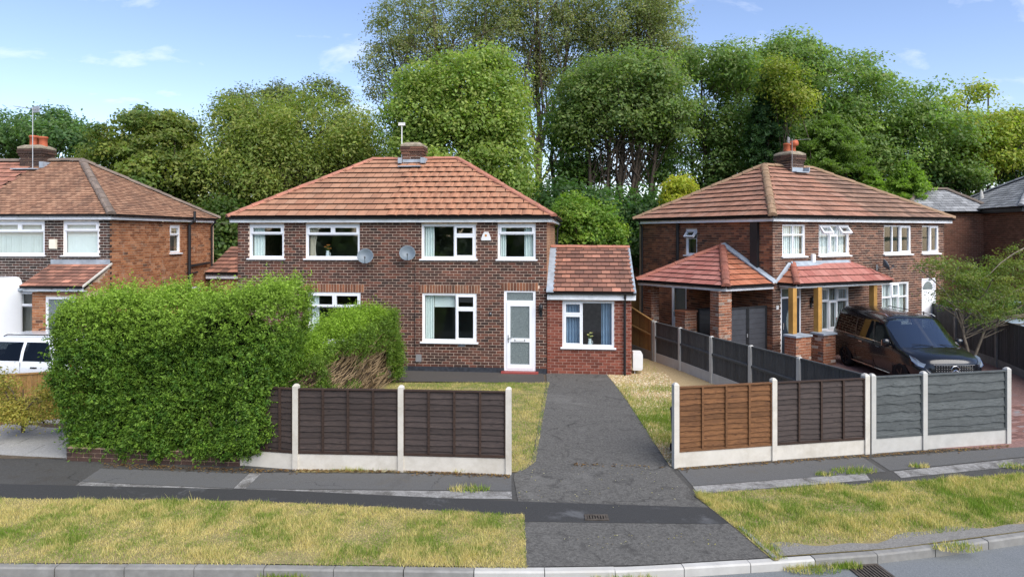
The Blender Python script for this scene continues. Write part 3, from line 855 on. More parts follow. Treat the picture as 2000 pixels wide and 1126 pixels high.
# ------------------------------------------------------------------ ground, road, pavement
def patch(name, lo, hi, x0, x1, mat, dz, nx=24, ny=8, kind=True, parent=None, zf=gz):
    """sheet between the curves lo(x) and hi(x), following the lie of the land"""
    mb = MB(); P = []
    for i in range(nx + 1):
        x = x0 + (x1 - x0) * i / nx; a, b = lo(x), hi(x)
        P.append([(x, a + (b - a) * j / ny, zf(x, a + (b - a) * j / ny) + dz) for j in range(ny + 1)])
    for i in range(nx):
        for j in range(ny): mb.poly([P[i][j], P[i + 1][j], P[i + 1][j + 1], P[i][j + 1]])
    o = mb.build(name, mat, parent, fix=False)
    return struct(o) if kind else o
def patch_y(name, lo, hi, y0, y1, mat, dz, nx=8, ny=24, zf=gz):
    """sheet between the curves lo(y) and hi(y) left and right"""
    mb = MB(); P = []
    for j in range(ny + 1):
        y = y0 + (y1 - y0) * j / ny; a, b = lo(y), hi(y)
        P.append([(a + (b - a) * i / nx, y, zf(a + (b - a) * i / nx, y) + dz) for i in range(nx + 1)])
    for j in range(ny):
        for i in range(nx): mb.poly([P[j][i], P[j][i + 1], P[j + 1][i + 1], P[j + 1][i]])
    return struct(mb.build(name, mat, fix=False))
def slab(name, pix, mat, dz, th=0.02, parent=None):
    """flat ground panel; pix are its corners on the ground"""
    q = [gp(a, b, dz) for a, b in pix]
    mb = MB(); n = 10
    A, B, C, D = q
    for i in range(n):
        t0, t1 = i / n, (i + 1) / n
        g = lambda p: Vector((p.x, p.y, gz(p.x, p.y) + dz))
        mb.poly([g(A.lerp(B, t0)), g(A.lerp(B, t1)), g(D.lerp(C, t1)), g(D.lerp(C, t0))])
    return mb.build(name, mat, parent, fix=False)

ROADZ = -0.45
# far ground: one sheet to the horizon
mb = MB()
xs = [-900, -200, -60] + [x for x in np.arange(-40, 41, 1.0)] + [60, 200, 900]
ys = [12, 12.6, 13.2, 14, 15, 16, 17, 18, 19, 20, 24, 30, 45, 80, 200, 900]
P = [[(float(x), float(y) if y > 20 else yf(x) + y - 12.0, (gz(float(x), yf(x) + y - 12.0) if y <= 20 else 0.0) - 0.02) for y in ys] for x in xs]
for i in range(len(xs) - 1):
    for j in range(len(ys) - 1): mb.poly([P[i][j], P[i + 1][j], P[i + 1][j + 1], P[i][j + 1]])
struct(mb.build('ground', 'garden_soil', fix=False))
# road in front (the far side goes on behind the viewer)
patch('road', lambda x: -60.0, lambda x: yk(x) - 0.01, -60, 60, 'road', 0, 60, 14, zf=lambda x, y: ROADZ + 0.02 * min(1.0, abs(yk(x) - y) / 3.0))
struct(MB().poly([(-900, -900, ROADZ - 0.05), (900, -900, ROADZ - 0.05), (900, -20, ROADZ - 0.05), (-900, -20, ROADZ - 0.05)]).build('ground', 'far_grass', fix=False))
# pavement (dark base, its repaired strips and panels lie on top)
pave = patch('pavement', lambda x: yk(x) + 0.115, lambda x: yf(x) + 0.06, -60, 60, 'tarmac_base', 0.0, 160, 6)

# kerb, one stone after the other
kerb = struct(empty('kerb'))
def arc_points(step, x0, x1):
    pts = []; x = x0
    while x < x1:
        pts.append((x, yk(x))); dxx = 0.05; 
        sl = (yk(x + dxx) - yk(x)) / dxx; x += step / math.hypot(1, sl)
    return pts
kp = arc_points(0.915, -14.2, 15.0)
KW = 0.115
for (xa, ya), (xb, yb) in zip(kp, kp[1:]):
    drop = 0.006 if (-0.1 < (xa + xb) / 2 < 3.7) else (0.0 if (xa + xb) / 2 > -20 else 0)
    d = Vector((xb - xa, yb - ya, 0)); L = d.length; d.normalize(); n = Vector((-d.y, d.x, 0))
    z = gz(xa, ya) + 0.012 - drop + random.uniform(-0.004, 0.004)
    mb = MB(); zz = ROADZ - 0.1
    A = Vector((xa, ya, 0)); Lm = L - random.uniform(0.008, 0.016)
    sec = [(0, zz), (0, z - 0.02), (0.02, z), (KW, z), (KW, zz)]
    mb.prism([A + n * a + Vector((0, 0, b)) for a, b in sec], d * Lm)
    o = mb.build('kerb_stone', 'concrete_grey' if drop == 0 else 'concrete_white', kerb)
    o.location.z = 0

# pavement panels and strips
slabs = [('tarmac_panel', [(511, 923), (999, 926), (999, 958), (480, 954)], 'tarmac_slab'),
         ('concrete_strip', [(480, 955), (999, 959.5), (1000, 974), (472, 969)], 'concrete_strip'),
         ('concrete_strip', [(487, 924), (511, 923.5), (480.5, 954), (456, 953.5)], 'concrete_strip'),
         ('tarmac_panel', [(196, 915), (486, 924.5), (455, 953.5), (159, 940)], 'tarmac_slab'),
         ('concrete_strip', [(158, 940.5), (455, 954.5), (430, 967), (132, 958)], 'concrete_strip'),
         ('tarmac_panel', [(1322, 914), (1685, 893), (1730, 921), (1352, 948.5)], 'tarmac_slab'),
         ('concrete_strip', [(1353, 949.5), (1690, 924), (1700, 937), (1363, 964)], 'concrete_strip'),
         ('tarmac_panel', [(1700, 894), (2060, 868), (2075, 884), (1738, 919)], 'tarmac_slab'),
         ('concrete_strip', [(1745, 920.5), (2076, 886), (2090, 900), (1760, 933)], 'concrete_strip')]
for nm, px_, m in slabs: slab(nm, px_, m, 0.006, parent=pave)

# driveway across the pavement up to the house, with the dark trench repair crossing it
DL = [(8.7, 0.16), (9.0, 0.16), (10.4, 0.14), (12.1, 0.02), (12.76, 0.36), (18.5, 0.94), (19.9, 1.0)]
DR = [(8.7, 3.55), (9.0, 3.53), (11.2, 3.04), (12.3, 2.90), (14.5, 2.88), (19.4, 2.70), (19.9, 2.70)]
dl = lambda y: interp(y, DL); dr = lambda y: interp(y, DR)
mb = MB(); P = []
for j in range(61):
    y = 8.7 + (19.60 - 8.7) * j / 60; a, b = dl(y), dr(y); row = []
    for i in range(7):
        x = a + (b - a) * i / 6; yy = max(y, yk(x) + 0.128); row.append((x, yy, gz(x, yy) + 0.010))
    P.append(row)
for j in range(60):
    for i in range(6):
        if P[j + 1][i][1] - P[j][i][1] > 1e-4 or P[j + 1][i + 1][1] - P[j][i + 1][1] > 1e-4: mb.poly([P[j][i], P[j][i + 1], P[j + 1][i + 1], P[j + 1][i]])
struct(mb.build('driveway', 'tarmac_drive', fix=False))
ta, tb = gp(1000, 1000), gp(1400, 1005)
patch('trench_repair', lambda x: interp(x, [(-14, 10.9), (-8.3, 11.02), (-4.1, 10.86), (0.1, 10.25), (3.1, 10.18), (3.35, 10.22)]), lambda x: interp(x, [(-14, 11.9), (-9, 11.75), (-4, 11.45), (0.0, 10.98), (3.35, 10.75)]), -14, 3.3, 'tarmac_trench', 0.014, 50, 2)
patch('garden_path', lambda x: 18.42 - 0.06 * x, lambda x: 19.78 - 0.1 * x, -3.6, 0.90, 'path_black', 0.006, 16, 4)
# front lawn and pebbled bed of the middle house
patch_y('lawn_soil', lambda y: -3.9, lambda y: dl(y) - 0.01, 12.26, 18.40, 'verge_soil', 0.004, 8, 24)
patch_y('gravel_bed', lambda y: dr(y) + 0.01, lambda y: interp(y, [(12.55, 3.1), (13.3, 7.0), (22.5, 4.4)]), 12.55, 22.0, 'gravel', 0.004, 8, 24)
# drives of the neighbours
patch_y('block_drive', lambda y: interp(y, [(13.4, 7.05), (23, 4.9)]) + 0.1, lambda y: 22.0, 13.6, 26.5, 'block_paving', 0.004, 20, 20)
patch_y('left_drive', lambda y: -16.0, lambda y: interp(y, [(12.8, -8.5), (21, -8.6)]), 13.0, 21.0, 'garden_soil', 0.004, 8, 20)

# concrete flags of the left drive
flags = struct(empty('flagged_drive'))
fx0, fy0 = -14.0, 12.98
for r in range(4):
    for c in range(6):
        x = fx0 + c * 0.92 + (0.3 if r % 2 else 0); y = yf(x) + 0.12 + r * 0.62
        if x > -8.6: continue
        z = gz(x, y) + 0.012 + random.uniform(0, 0.006)
        sl_ = (yf(x + 0.9) - yf(x)) / 0.9
        MB().hexa([(x, y, z - 0.05), (x + 0.905, y + sl_ * 0.9, z - 0.05), (x + 0.905, y + 0.605 + sl_ * 0.9, z - 0.05), (x, y + 0.605, z - 0.05), (x, y, z), (x + 0.905, y + sl_ * 0.9, z), (x + 0.905, y + 0.605 + sl_ * 0.9, z + 0.02), (x, y + 0.605, z + 0.02)]).build('flagstone', 'flag_stone', flags)

# block paving stones, the nearest ones by the grey fence's end
bp = struct(empty('paved_drive'))
bm_ = MB().box(0, 0.194, 0, 0.094, -0.04, 0.012).mesh('paving_block', 'block_red')
cnt = 0
for r in range(26):
    for c in range(14):
        x = 10.25 + c * 0.2 + (0.1 if r % 2 else 0); y = yf(x) + 0.12 + r * 0.1
        if cnt < 300:
            link('paving_block', bm_, bp, Matrix.Translation((x, y, gz(x, y) + 0.004)) @ Matrix.Rotation(0.21, 4, 'Z')); cnt += 1

# verge soil sheets
VB = [(-14, 11.3), (-8.3, 11.06), (-4.1, 10.92), (0.12, 10.42)]
vl_lo = lambda x: yk(x) + KW + 0.005
patch('verge_soil', vl_lo, lambda x: interp(x, VB) + 0.05 + 0.03 * math.sin(x * 5.1) + 0.025 * math.sin(x * 13.7), -14, 0.17, 'verge_soil', 0.016, 160, 6)
VRB = [(3.06, 11.19), (3.6, 11.32), (5.2, 11.57), (9.14, 12.18), (15, 13.5)]
vr_lo = lambda x: max(yk(x) + KW + 0.005, interp(x, [(3.04, 11.15), (3.3, 10.1), (3.5, 9.1)]))
patch('verge_soil', lambda x: vr_lo(x) - (0.09 if x < 3.62 else 0), lambda x: max(interp(x, VRB) + 0.05 + 0.03 * math.sin(x * 5.1) + 0.025 * math.sin(x * 13.7), vr_lo(x) + 0.001), 3.03, 15, 'verge_soil', 0.016, 180, 6)
patch('grit_strip', lambda x: yk(x) + KW + 0.01, lambda x: yk(x) + KW + 0.28 + 0.1 * math.sin(x * 2.3) + 0.05 * math.sin(x * 7), 3.62, 15, 'grit', 0.024, 60, 2)
# edging of the crossing on the right
e0, e1 = Vector((3.50, 9.15)), Vector((3.33, 10.05))
MB().hexa([(3.50, 9.17, -0.5), (3.56, 9.17, -0.5), (3.40, 10.1, -0.5), (3.34, 10.1, -0.5), (3.50, 9.17, gz(3.5, 9.2) + 0.03), (3.56, 9.17, gz(3.5, 9.2) + 0.03), (3.40, 10.1, gz(3.4, 10) + 0.03), (3.34, 10.1, gz(3.4, 10) + 0.03)]).build('edging_stone', 'concrete_grey', kerb)

# ------------------------------------------------------------------ grass
def blades(name, pts, h, w, tints, mat='grass', lean=0.95, parent=None):
    """pts (n,3); h, w arrays; triangular bent blades"""
    n = len(pts); a = RNG.random(n) * 2 * PI
    dirx, diry = np.cos(a), np.sin(a)
    b = RNG.random(n) * 2 * PI; ln = RNG.random(n) * lean * h
    tip = pts + np.stack([np.cos(b) * ln, np.sin(b) * ln, h * np.sqrt(np.maximum(0.2, 1 - (ln / h) ** 2 * 0.6))], 1)
    wv = np.stack([dirx * w / 2, diry * w / 2, np.zeros(n)], 1)
    v = np.stack([pts - wv, pts + wv, tip], 1).reshape(-1, 3)
    return link(name, fast_mesh(name, v, 3, mat, tints), parent)
def grass_tints(x, y, dry=0.5, seed=0.0):
    n = len(x)
    m = vnoise(x, y, 1.1, 3.1 + seed) * 0.35 + vnoise(x, y, 3.7, 9.7 + seed) * 0.45 + vnoise(x, y, 9.0, 2.7 + seed) * 0.35 - 0.07
    m = m + RNG.normal(size=n) * 0.15
    f = np.clip((m - (0.66 - dry * 0.3)) * 3.2 + 0.5, 0, 1)[:, None]     # 1 = dry
    green = np.array([0.23, 0.31, 0.045]); dk = np.array([0.12, 0.205, 0.03]); straw = np.array([0.60, 0.50, 0.22])
    k = RNG.random(n)[:, None]
    return (green * k + dk * (1 - k)) * (1 - f) + straw * (0.7 + 0.5 * RNG.random(n)[:, None]) * f
def scatter_grass(name, x0, x1, lo, hi, n, hmin, hmax, dry, seed, dens=None, w=0.007, parent=None):
    x = x0 + (x1 - x0) * RNG.random(n); u = RNG.random(n)
    L = np.array([lo(a) for a in x]); Hh = np.array([hi(a) for a in x])
    y = L + (Hh - L) * u
    keep = np.ones(n, bool)
    if dens is not None: keep = RNG.random(n) < dens(x, y, u)
    x, y, u = x[keep], y[keep], u[keep]
    z = np.array([gz(a, b) for a, b in zip(x, y)]) + 0.012
    t = grass_tints(x, y, dry, seed)
    lum = vnoise(x, y, 2.2, 21 + seed)
    h = (hmin + (hmax - hmin) * RNG.random(len(x))) * (0.35 + 1.2 * lum * (0.5 + vnoise(x, y, 6.0, 51 + seed)))
    tall = RNG.random(len(x)) < 0.012
    h = np.where(tall, h * 2.1, h)
    return stuff(tag(blades(name, np.stack([x, y, z], 1), h, np.full(len(x), w) * (0.7 + 0.6 * RNG.random(len(x))), t, parent=parent), '', 'grass'))
edge_dry = lambda x, y, u: np.clip(0.35 + 3.0 * np.minimum(u, 1.15 - u) + 0.6 * (vnoise(x, y, 1.7, 5) - 0.4), 0.15, 1)
g = scatter_grass('verge_grass', -11.5, 0.19, lambda x: vl_lo(x) - 0.03, lambda x: interp(x, VB) + 0.06, 150000, 0.022, 0.068, 0.70, 0.0, edge_dry, w=0.009)
g['label'] = 'long strip of sun-dried grass verge left of the drive crossing'
g = scatter_grass('verge_grass', 3.03, 12.5, lambda x: vr_lo(x) + (0.22 if x > 3.7 else -0.07), lambda x: max(interp(x, VRB), vr_lo(x) + 0.001) + 0.04, 105000, 0.025, 0.08, 0.40, 4.0, edge_dry, w=0.009)
g['label'] = 'greener grass verge right of the drive crossing'
g = scatter_grass('lawn_grass', 0, 1, lambda t: 0, lambda t: 1, 10, 0.03, 0.06, 0.5, 2.0)
bpy.data.objects.remove(g)
def scatter_y(name, label, y0, y1, lo, hi, n, hmin, hmax, dry, seed, dens=None, w=0.008):
    y = y0 + (y1 - y0) * RNG.random(n); L = np.array([lo(a) for a in y]); R_ = np.array([hi(a) for a in y])
    x = L + (R_ - L) * RNG.random(n)
    if dens is not None:
        k = RNG.random(n) < dens(x, y); x, y = x[k], y[k]
    z = np.array([gz(a, b) for a, b in zip(x, y)]) + 0.008
    h = hmin + (hmax - hmin) * RNG.random(len(x))
    o = blades(name, np.stack([x, y, z], 1), h * (0.5 + vnoise(x, y, 2.0, seed)), np.full(len(x), w), grass_tints(x, y, dry, seed))
    return stuff(tag(o, label, 'grass'))
scatter_y('lawn_grass', 'patchy yellow-green lawn between brown fence and drive', 12.3, 18.4, lambda y: -3.3, lambda y: dl(y) + 0.08, 68000, 0.02, 0.055, 0.55, 8.0)
scatter_y('gravel_weeds', 'grass growing through the pebbles right of the drive', 12.7, 21.5, lambda y: dr(y) - 0.02, lambda y: interp(y, [(12.5, 3.0), (13, 4.4), (22.5, 4.3)]), 60000, 0.04, 0.11, 0.18, 11.0,
          dens=lambda x, y: np.clip(1.3 - np.abs(y - 15.4) / 1.9 + 0.9 * (vnoise(x, y, 1.6, 31) - 0.5), 0.04, 1))
# pebbles
n = 9000
py_ = 12.6 + 7.2 * RNG.random(n) ** 0.9; px_ = np.array([dr(a) for a in py_]) + 0.02 + RNG.random(n) * np.array([max(0.3, interp(a, [(12.6, 0.25), (13.4, 1.2), (20, 1.75)])) for a in py_])
pz_ = np.array([gz(a, b) for a, b in zip(px_, py_)]) + 0.006
oct_ = np.array([(1, 0, 0), (0, 1, 0), (0, 0, .7), (0, 1, 0), (-1, 0, 0), (0, 0, .7), (-1, 0, 0), (0, -1, 0), (0, 0, .7), (0, -1, 0), (1, 0, 0), (0, 0, .7)], dtype=float)
sz = 0.010 + 0.016 * RNG.random(n); ro = RNG.random(n) * 6.28
ox = oct_[None, :, 0] * (0.7 + 0.6 * RNG.random(n))[:, None]; oy = oct_[None, :, 1]
vx = (ox * np.cos(ro)[:, None] - oy * np.sin(ro)[:, None]) * sz[:, None] + px_[:, None]
vy = (ox * np.sin(ro)[:, None] + oy * np.cos(ro)[:, None]) * sz[:, None] + py_[:, None]
vz = oct_[None, :, 2] * sz[:, None] + pz_[:, None]
vv = np.stack([vx, vy, vz], 2).reshape(-1, 3)
me = bpy.data.meshes.new('pebbles')
me.from_pydata(vv[np.sort(np.concatenate([np.arange(n) * 12 + k for k in (0, 1, 2, 4, 7)]))].tolist(), [], [f for i in range(n) for f in ((5 * i, 5 * i + 1, 5 * i + 2), (5 * i + 1, 5 * i + 3, 5 * i + 2), (5 * i + 3, 5 * i + 4, 5 * i + 2), (5 * i + 4, 5 * i, 5 * i + 2))])
me.materials.append(MATS['pebble'])
stuff(tag(link('pebbles', me), 'loose buff pebbles in the bed beside the drive', 'pebbles'))

# small weeds and dead leaves along the fence foot, kerb and pavement
def weed(px, py, label, r=0.12, n=160, h=0.09, dry=0.4):
    road = py > 1080; zr = lambda a, b: ROADZ if road else gz(a, b)
    c = gp(px, py)
    if road:
        D = FOC * (CAM_Z - ROADZ) / (py - HORIZON); c = Vector(((px - 1000) / FOC * D, min(D, yk((px - 1000) / FOC * D) - 0.06), ROADZ))
    a = RNG.random(n) * 6.28; d = r * np.sqrt(RNG.random(n))
    x = c.x + d * np.cos(a) * 1.6; y = c.y + d * np.sin(a) * 0.6
    if road: y = np.minimum(y, np.array([yk(a) for a in x]) - 0.01)
    z = np.array([zr(p, q) for p, q in zip(x, y)]) + 0.012
    o = blades('weed_tuft', np.stack([x, y, z], 1), h * (0.4 + 0.8 * RNG.random(n)), np.full(n, 0.012), grass_tints(x, y, dry, 3.0), lean=0.9)
    tag(o, label, 'weed', 'weeds in the pavement')
for px, py, r, n_, lb in [(693, 917, .16, 260, 'green weed at the foot of the pale gravel board, left of the post'), (915, 957, .22, 300, 'grass tuft on the pale concrete strip by the drive'), (895, 922, .08, 90, 'small weed at the fence foot near the corner post'), (1668, 921, .26, 330, 'grass tuft on the right pavement before the grey fence'), (1612, 928, .12, 120, 'small yellowing tuft on the right pavement'), (1795, 912, .12, 130, 'flat weed in the pavement before the tall grey panel'), (1985, 913, .2, 200, 'weed on the pavement at the right picture edge'), (1640, 1093, .13, 260, 'bushy weed beside the road drain'), (1575, 1102, .25, 350, 'grass along the kerb left of the road drain'), (1870, 1072, .22, 300, 'grass in the gutter right of the road drain'), (1215, 1116, .3, 300, 'grass tufts under the dropped kerb'), (560, 1119, .22, 300, 'grass in the gutter below the left kerb')]:
    weed(px, py, lb, r, n_)
def litter(name, label, line, n, spread, cols, size=0.025):
    P = []; 
    for k in range(n):
        a, b = line[random.randrange(len(line))]
        t = random.random(); px = a[0] + (b[0] - a[0]) * t; py = a[1] + (b[1] - a[1]) * t + abs(random.gauss(0, spread))
        c = gp(px, py); s = size * random.uniform(0.5, 1.3); an = random.random() * 6.28
        u = Vector((math.cos(an), math.sin(an), random.uniform(-.2, .2))) * s; w = Vector((-math.sin(an), math.cos(an), random.uniform(-.2, .2))) * s * 0.5
        c = c + Vector((0, 0, 0.022))
        P += [c - u, c + w, c + u, c - w]
    tn = np.array([cols[random.randrange(len(cols))] for _ in range(n)])
    return stuff(tag(link(name, fast_mesh(name, np.array([tuple(p) for p in P]), 4, 'leaf', tn)), label, 'leaves'))
brown = [(0.22, 0.12, 0.05), (0.30, 0.17, 0.06), (0.12, 0.07, 0.04), (0.36, 0.24, 0.09), (0.08, 0.055, 0.035)]
litter('dead_leaves', 'dead leaves along the foot of the brown fence', [((500, 917), (780, 919)), ((780, 919), (995, 928))], 900, 3.0, brown)
litter('dead_leaves', 'dead leaves along the foot of the right fences', [((1320, 915), (1690, 889)), ((1690, 889), (1970, 870))], 1100, 2.5, brown)
litter('dead_leaves', 'dead leaves under the tall hedge', [((200, 905), (510, 918))], 500, 4.0, brown)
litter('dead_leaves', 'line of brown leaves lying across the drive mouth', [((1110, 902), (1300, 912)), ((1120, 906), (1180, 908))], 80, 2.5, brown, 0.024)
litter('leaf_scatter', 'yellow leaf specks on the drive', [((1020, 915), (1300, 915)), ((1010, 960), (1330, 950)), ((1100, 1050), (1400, 1040))], 120, 14, [(0.5, 0.45, 0.1), (0.6, 0.55, 0.35), (0.3, 0.2, 0.08)], 0.014)

# iron drain covers
def drain(name, label, c, d, wx, wy, bars, mat, z):
    t = empty(name, (c[0], c[1], z), d)
    MB().box(-wx / 2 + 0.02, wx / 2 - 0.02, -wy / 2 + 0.02, wy / 2 - 0.02, 0.0015, 0.0035).build('drain_pit', 'drain_hole', t)
    mb = MB(); e = 0.035
    mb.box(-wx / 2, wx / 2, -wy / 2, -wy / 2 + e, 0, 0.012).box(-wx / 2, wx / 2, wy / 2 - e, wy / 2, 0, 0.012).box(-wx / 2, -wx / 2 + e, -wy / 2 + e, wy / 2 - e, 0, 0.012).box(wx / 2 - e, wx / 2, -wy / 2 + e, wy / 2 - e, 0, 0.012)
    mb.build('drain_frame', mat, t)
    for k in range(bars):
        x = -wx / 2 + e + (wx - 2 * e) * (k + 0.5) / bars
        MB().box(x - 0.013, x + 0.013, -wy / 2 + e, wy / 2 - e, 0.004, 0.011).build('bar', mat, t)
    return tag(t, label, 'drain')
c = gp(1165, 1012); drain('pavement_drain', 'rusty drain grate in the dark strip crossing the drive', c, -0.02, 0.36, 0.2, 7, 'iron', c.z + 0.016)
dg = drain('road_drain', 'slotted iron gully grate in the road by the kerb', (4.75, 9.02), 0.12, 0.46, 0.42, 8, 'iron', ROADZ + 0.006)

# ------------------------------------------------------------------ the middle pair of houses (x = 0 at its right front corner)
MH = House('semi_detached_house', 'dark brown brick semi-detached house with orange hipped roof and two dishes', 'house', 1.0, 19.65, -0.10)
MW, MD, MZ = 9.32, 6.4, 4.36
mf = Wall(MH, (-MW, 0), (1, 0), MW)
sx = lambda x: x + MW
two = [(0, 1, 0.0, 0.74, False), (0, 1, 0.74, 1.0, True)]
three = [(0, 1, 0.0, 0.72, False), (0, 0.5, 0.72, 1.0, True), (0.5, 1, 0.72, 1.0, True)]
side_r = [(0, 0.63, 0, 1, False), (0.63, 1, 0, 0.69, True), (0.63, 1, 0.69, 1, True)]
side_l = [(0.37, 1, 0, 1, False), (0, 0.37, 0, 0.71, True), (0, 0.37, 0.71, 1, True)]
ZU0, ZU1, ZL0, ZL1 = 3.29, 4.30, 0.87, 2.28
window(mf, sx(-8.95), sx(-7.87), ZU0, ZU1, two)
window(mf, sx(-7.19), sx(-5.54), ZU0, ZU1, three)
window(mf, sx(-3.67), sx(-2.06), ZU0, ZU1, [(0, 0.61, 0, 1, False), (0.61, 1, 0, 0.69, True), (0.61, 1, 0.69, 1, True)])
window(mf, sx(-1.42), sx(-0.32), ZU0, ZU1, two)
window(mf, sx(-3.65), sx(-2.04), ZL0, ZL1, side_r)
window(mf, sx(-7.13), sx(-5.51), 0.82, ZL1, three)
# door opening
mf.op.append((sx(-1.235), sx(-0.32), 0.06, 2.40))
M_ = mf.M
def uPVC_door(wall, s0, s1, z0, z1):
    H = wall.H; M = wall.M
    mb = MB(); f = 0.075; y0, y1 = 0.02, 0.10; zt = z0 + (z1 - z0) * 0.855
    mb.box(s0, s0 + f, y0, y1, z0, z1, M=M).box(s1 - f, s1, y0, y1, z0, z1, M=M).box(s0 + f, s1 - f, y0, y1, z1 - f, z1, M=M).box(s0 + f, s1 - f, y0, y1, zt - 0.03, zt + 0.03, M=M).box(s0 + f, s1 - f, y0, y1, z0, z0 + 0.05, M=M)
    d = mb.build('door', 'upvc', H.o)
    a, b, c, e = s0 + f + 0.004, s1 - f - 0.004, z0 + 0.055, zt - 0.034
    r = 0.10; mid = c + (e - c) * 0.435
    mb = MB(); p0, p1 = 0.008, 0.075
    mb.box(a, b, p0, p1, c, c + 0.13, M=M).box(a, b, p0, p1, e - r, e, M=M).box(a, a + r, p0, p1, c + 0.13, e - r, M=M).box(b - r, b, p0, p1, c + 0.13, e - r, M=M).box(a + r, b - r, p0, p1, mid - 0.055, mid + 0.055, M=M)
    leaf = mb.build('door_leaf', 'upvc', d)
    MB().box(a + r, b - r, 0.035, 0.045, c + 0.13, mid - 0.055, M=M).build('pane', 'frosted', d)
    MB().box(a + r, b - r, 0.035, 0.045, mid + 0.055, e - r, M=M).build('pane', 'frosted', d)
    MB().box(s0 + f, s1 - f, 0.05, 0.06, zt + 0.03, z1 - f, M=M).build('pane', 'frosted', d)
    MB().box(a + 0.03, a + 0.06, -0.004, 0.008, mid - 0.07, mid + 0.15, M=M).box(a + 0.035, a + 0.15, -0.045, -0.028, mid + 0.05, mid + 0.072, M=M).box(a + 0.037, a + 0.055, -0.03, 0.0, mid + 0.05, mid + 0.07, M=M).build('handle', 'galvanised', d)
    MB().box((a + b) / 2 - 0.13, (a + b) / 2 + 0.13, -0.002, 0.008, mid - 0.03, mid + 0.02, M=M).build('letter_plate', 'white_plastic', d)
    MB().box((a + b) / 2 - 0.15, (a + b) / 2 - 0.135, -0.004, 0.008, mid - 0.03, mid + 0.03, M=M).box((a + b) / 2 + 0.135, (a + b) / 2 + 0.15, -0.004, 0.008, mid - 0.03, mid + 0.03, M=M).build('letter_plate_end', 'black_plastic', d)
    return d
uPVC_door(mf, sx(-1.235), sx(-0.32), 0.06, 2.40)
MB().box(-1.31, -0.24, -0.16, 0.0, 0.0, 0.055).build('door_step', 'red_paint', MH.o)
build_wall(mf, 0.14, MZ, 'brick_main', 'mortar_main', name='wall', soldiers=[(sx(-3.65) - 0.11, sx(-2.04) + 0.11, 2.285, 2.285 + 0.218), (sx(-1.235) - 0.08, sx(-0.32) + 0.08, 2.405, 2.405 + 0.218), (sx(-7.13) - 0.11, sx(-5.51) + 0.11, 2.285, 2.285 + 0.218)])
MB().box(-MW, -1.24, -0.012, 0.24, -0.2, 0.138).box(-0.315, 0.0, -0.012, 0.24, -0.2, 0.138).build('plinth', 'plinth_black', MH.o)
ms = Wall(MH, (0, 0.0), (0, 1), MD)
build_wall(ms, 0.0, MZ, 'brick_buffside', 'mortar_orange', s0=0.026, indiv=False)
MB().box(-MW, -MW + 0.24, 0.24, MD, 0, MZ).box(-MW, 0.0, MD, MD + 0.2, 0, MZ).build('rear_wall', 'mortar_side', MH.o)
OV = 0.22
roof = hip_roof(MH, -MW - OV, OV, -OV, MD + OV, 4.50, 2.03, ('tile_main', 'tile_main_rolled'), 'ridge_main', g=0.36, b=0.305, faces='flr', split=-MW / 2 - 0.1, arch_r=0.016, inset=3.4)
eaves(MH, [(-MW - 0.17, MD), (-MW - 0.17, -0.17), (0.17, -0.17), (0.17, MD)], 4.49, fas=0.135)
pipe(MH, [(0.22, MD - 0.1, 4.4), (0.1, MD - 0.1, 4.2), (0.07, MD - 0.1, 3.5), (0.07, MD - 0.1, 0.1)], 0.034)
pipe(MH, [(-3.86, -0.02, 3.15), (-3.86, -0.02, 0.5)], 0.009, name='cable', n=5)
stk = chimney(MH, -4.68, MD / 2, 0.66, 0.62, 6.1, 6.96, 'brick_right', 'mortar_main', [(-4.68, MD / 2, 0.03, 0.11)])
MB().box(-5.06, -4.30, 2.46, 2.72, 6.24, 6.27).box(-5.0, -4.36, 2.872, 2.885, 6.3, 6.52).box(-5.12, -5.02, 2.7, 3.2, 6.38, 6.56).box(-4.345, -4.2, 2.7, 3.2, 6.38, 6.56).build('flashing', 'lead', MH.o)
MB().box(-3.83, -3.67, -0.06, 0.0, 0.28, 0.49).build('meter_box', 'grey_plastic', MH.o)
MB().box(-2.58, -2.38, -0.012, 0.0, 0.74, 0.80).build('vent_cover', 'dish_grey', MH.o)

# curtains in the windows of the middle houses
curtain(mf, sx(-8.91), sx(-8.55), ZU0 + .03, ZU1 - .02, 'net_curtain', 'pale curtain in the leftmost upper window of the middle house', folds=4)
curtain(mf, sx(-7.15), sx(-6.80), ZU0 + .03, ZU1 - .02, 'cream_curtain', 'cream tied-back curtain in the upper three-pane window', folds=4, gather=sx(-7.1))
curtain(mf, sx(-3.63), sx(-3.33), ZU0 + .03, ZU1 - .02, 'net_curtain', 'pale curtain at the left of the upper wide window beside the alarm box', folds=4)
curtain(mf, sx(-1.38), sx(-1.20), ZU0 + .03, ZU1 - .02, 'net_curtain', 'left pale curtain of the upper window above the white door', folds=3)
curtain(mf, sx(-0.66), sx(-0.36), ZU0 + .03, ZU1 - .02, 'net_curtain', 'right pale curtain of the upper window above the white door', folds=4)
curtain(mf, sx(-3.61), sx(-3.34), ZL0 + .03, ZL1 - .02, 'net_curtain', 'pale curtain in the ground floor window left of the white door', folds=4)
curtain(mf, sx(-3.33), sx(-2.72), ZL1 - .42, ZL1 - .02, 'net_curtain', 'short pale blind in the ground floor window left of the white door', folds=1, amp=0.004, y=0.22, cat='blind')
curtain(mf, sx(-7.10), sx(-6.85), 0.85, ZL1 - .02, 'net_curtain', 'pale curtain in the ground floor window half hidden by the twiggy hedge', folds=3)

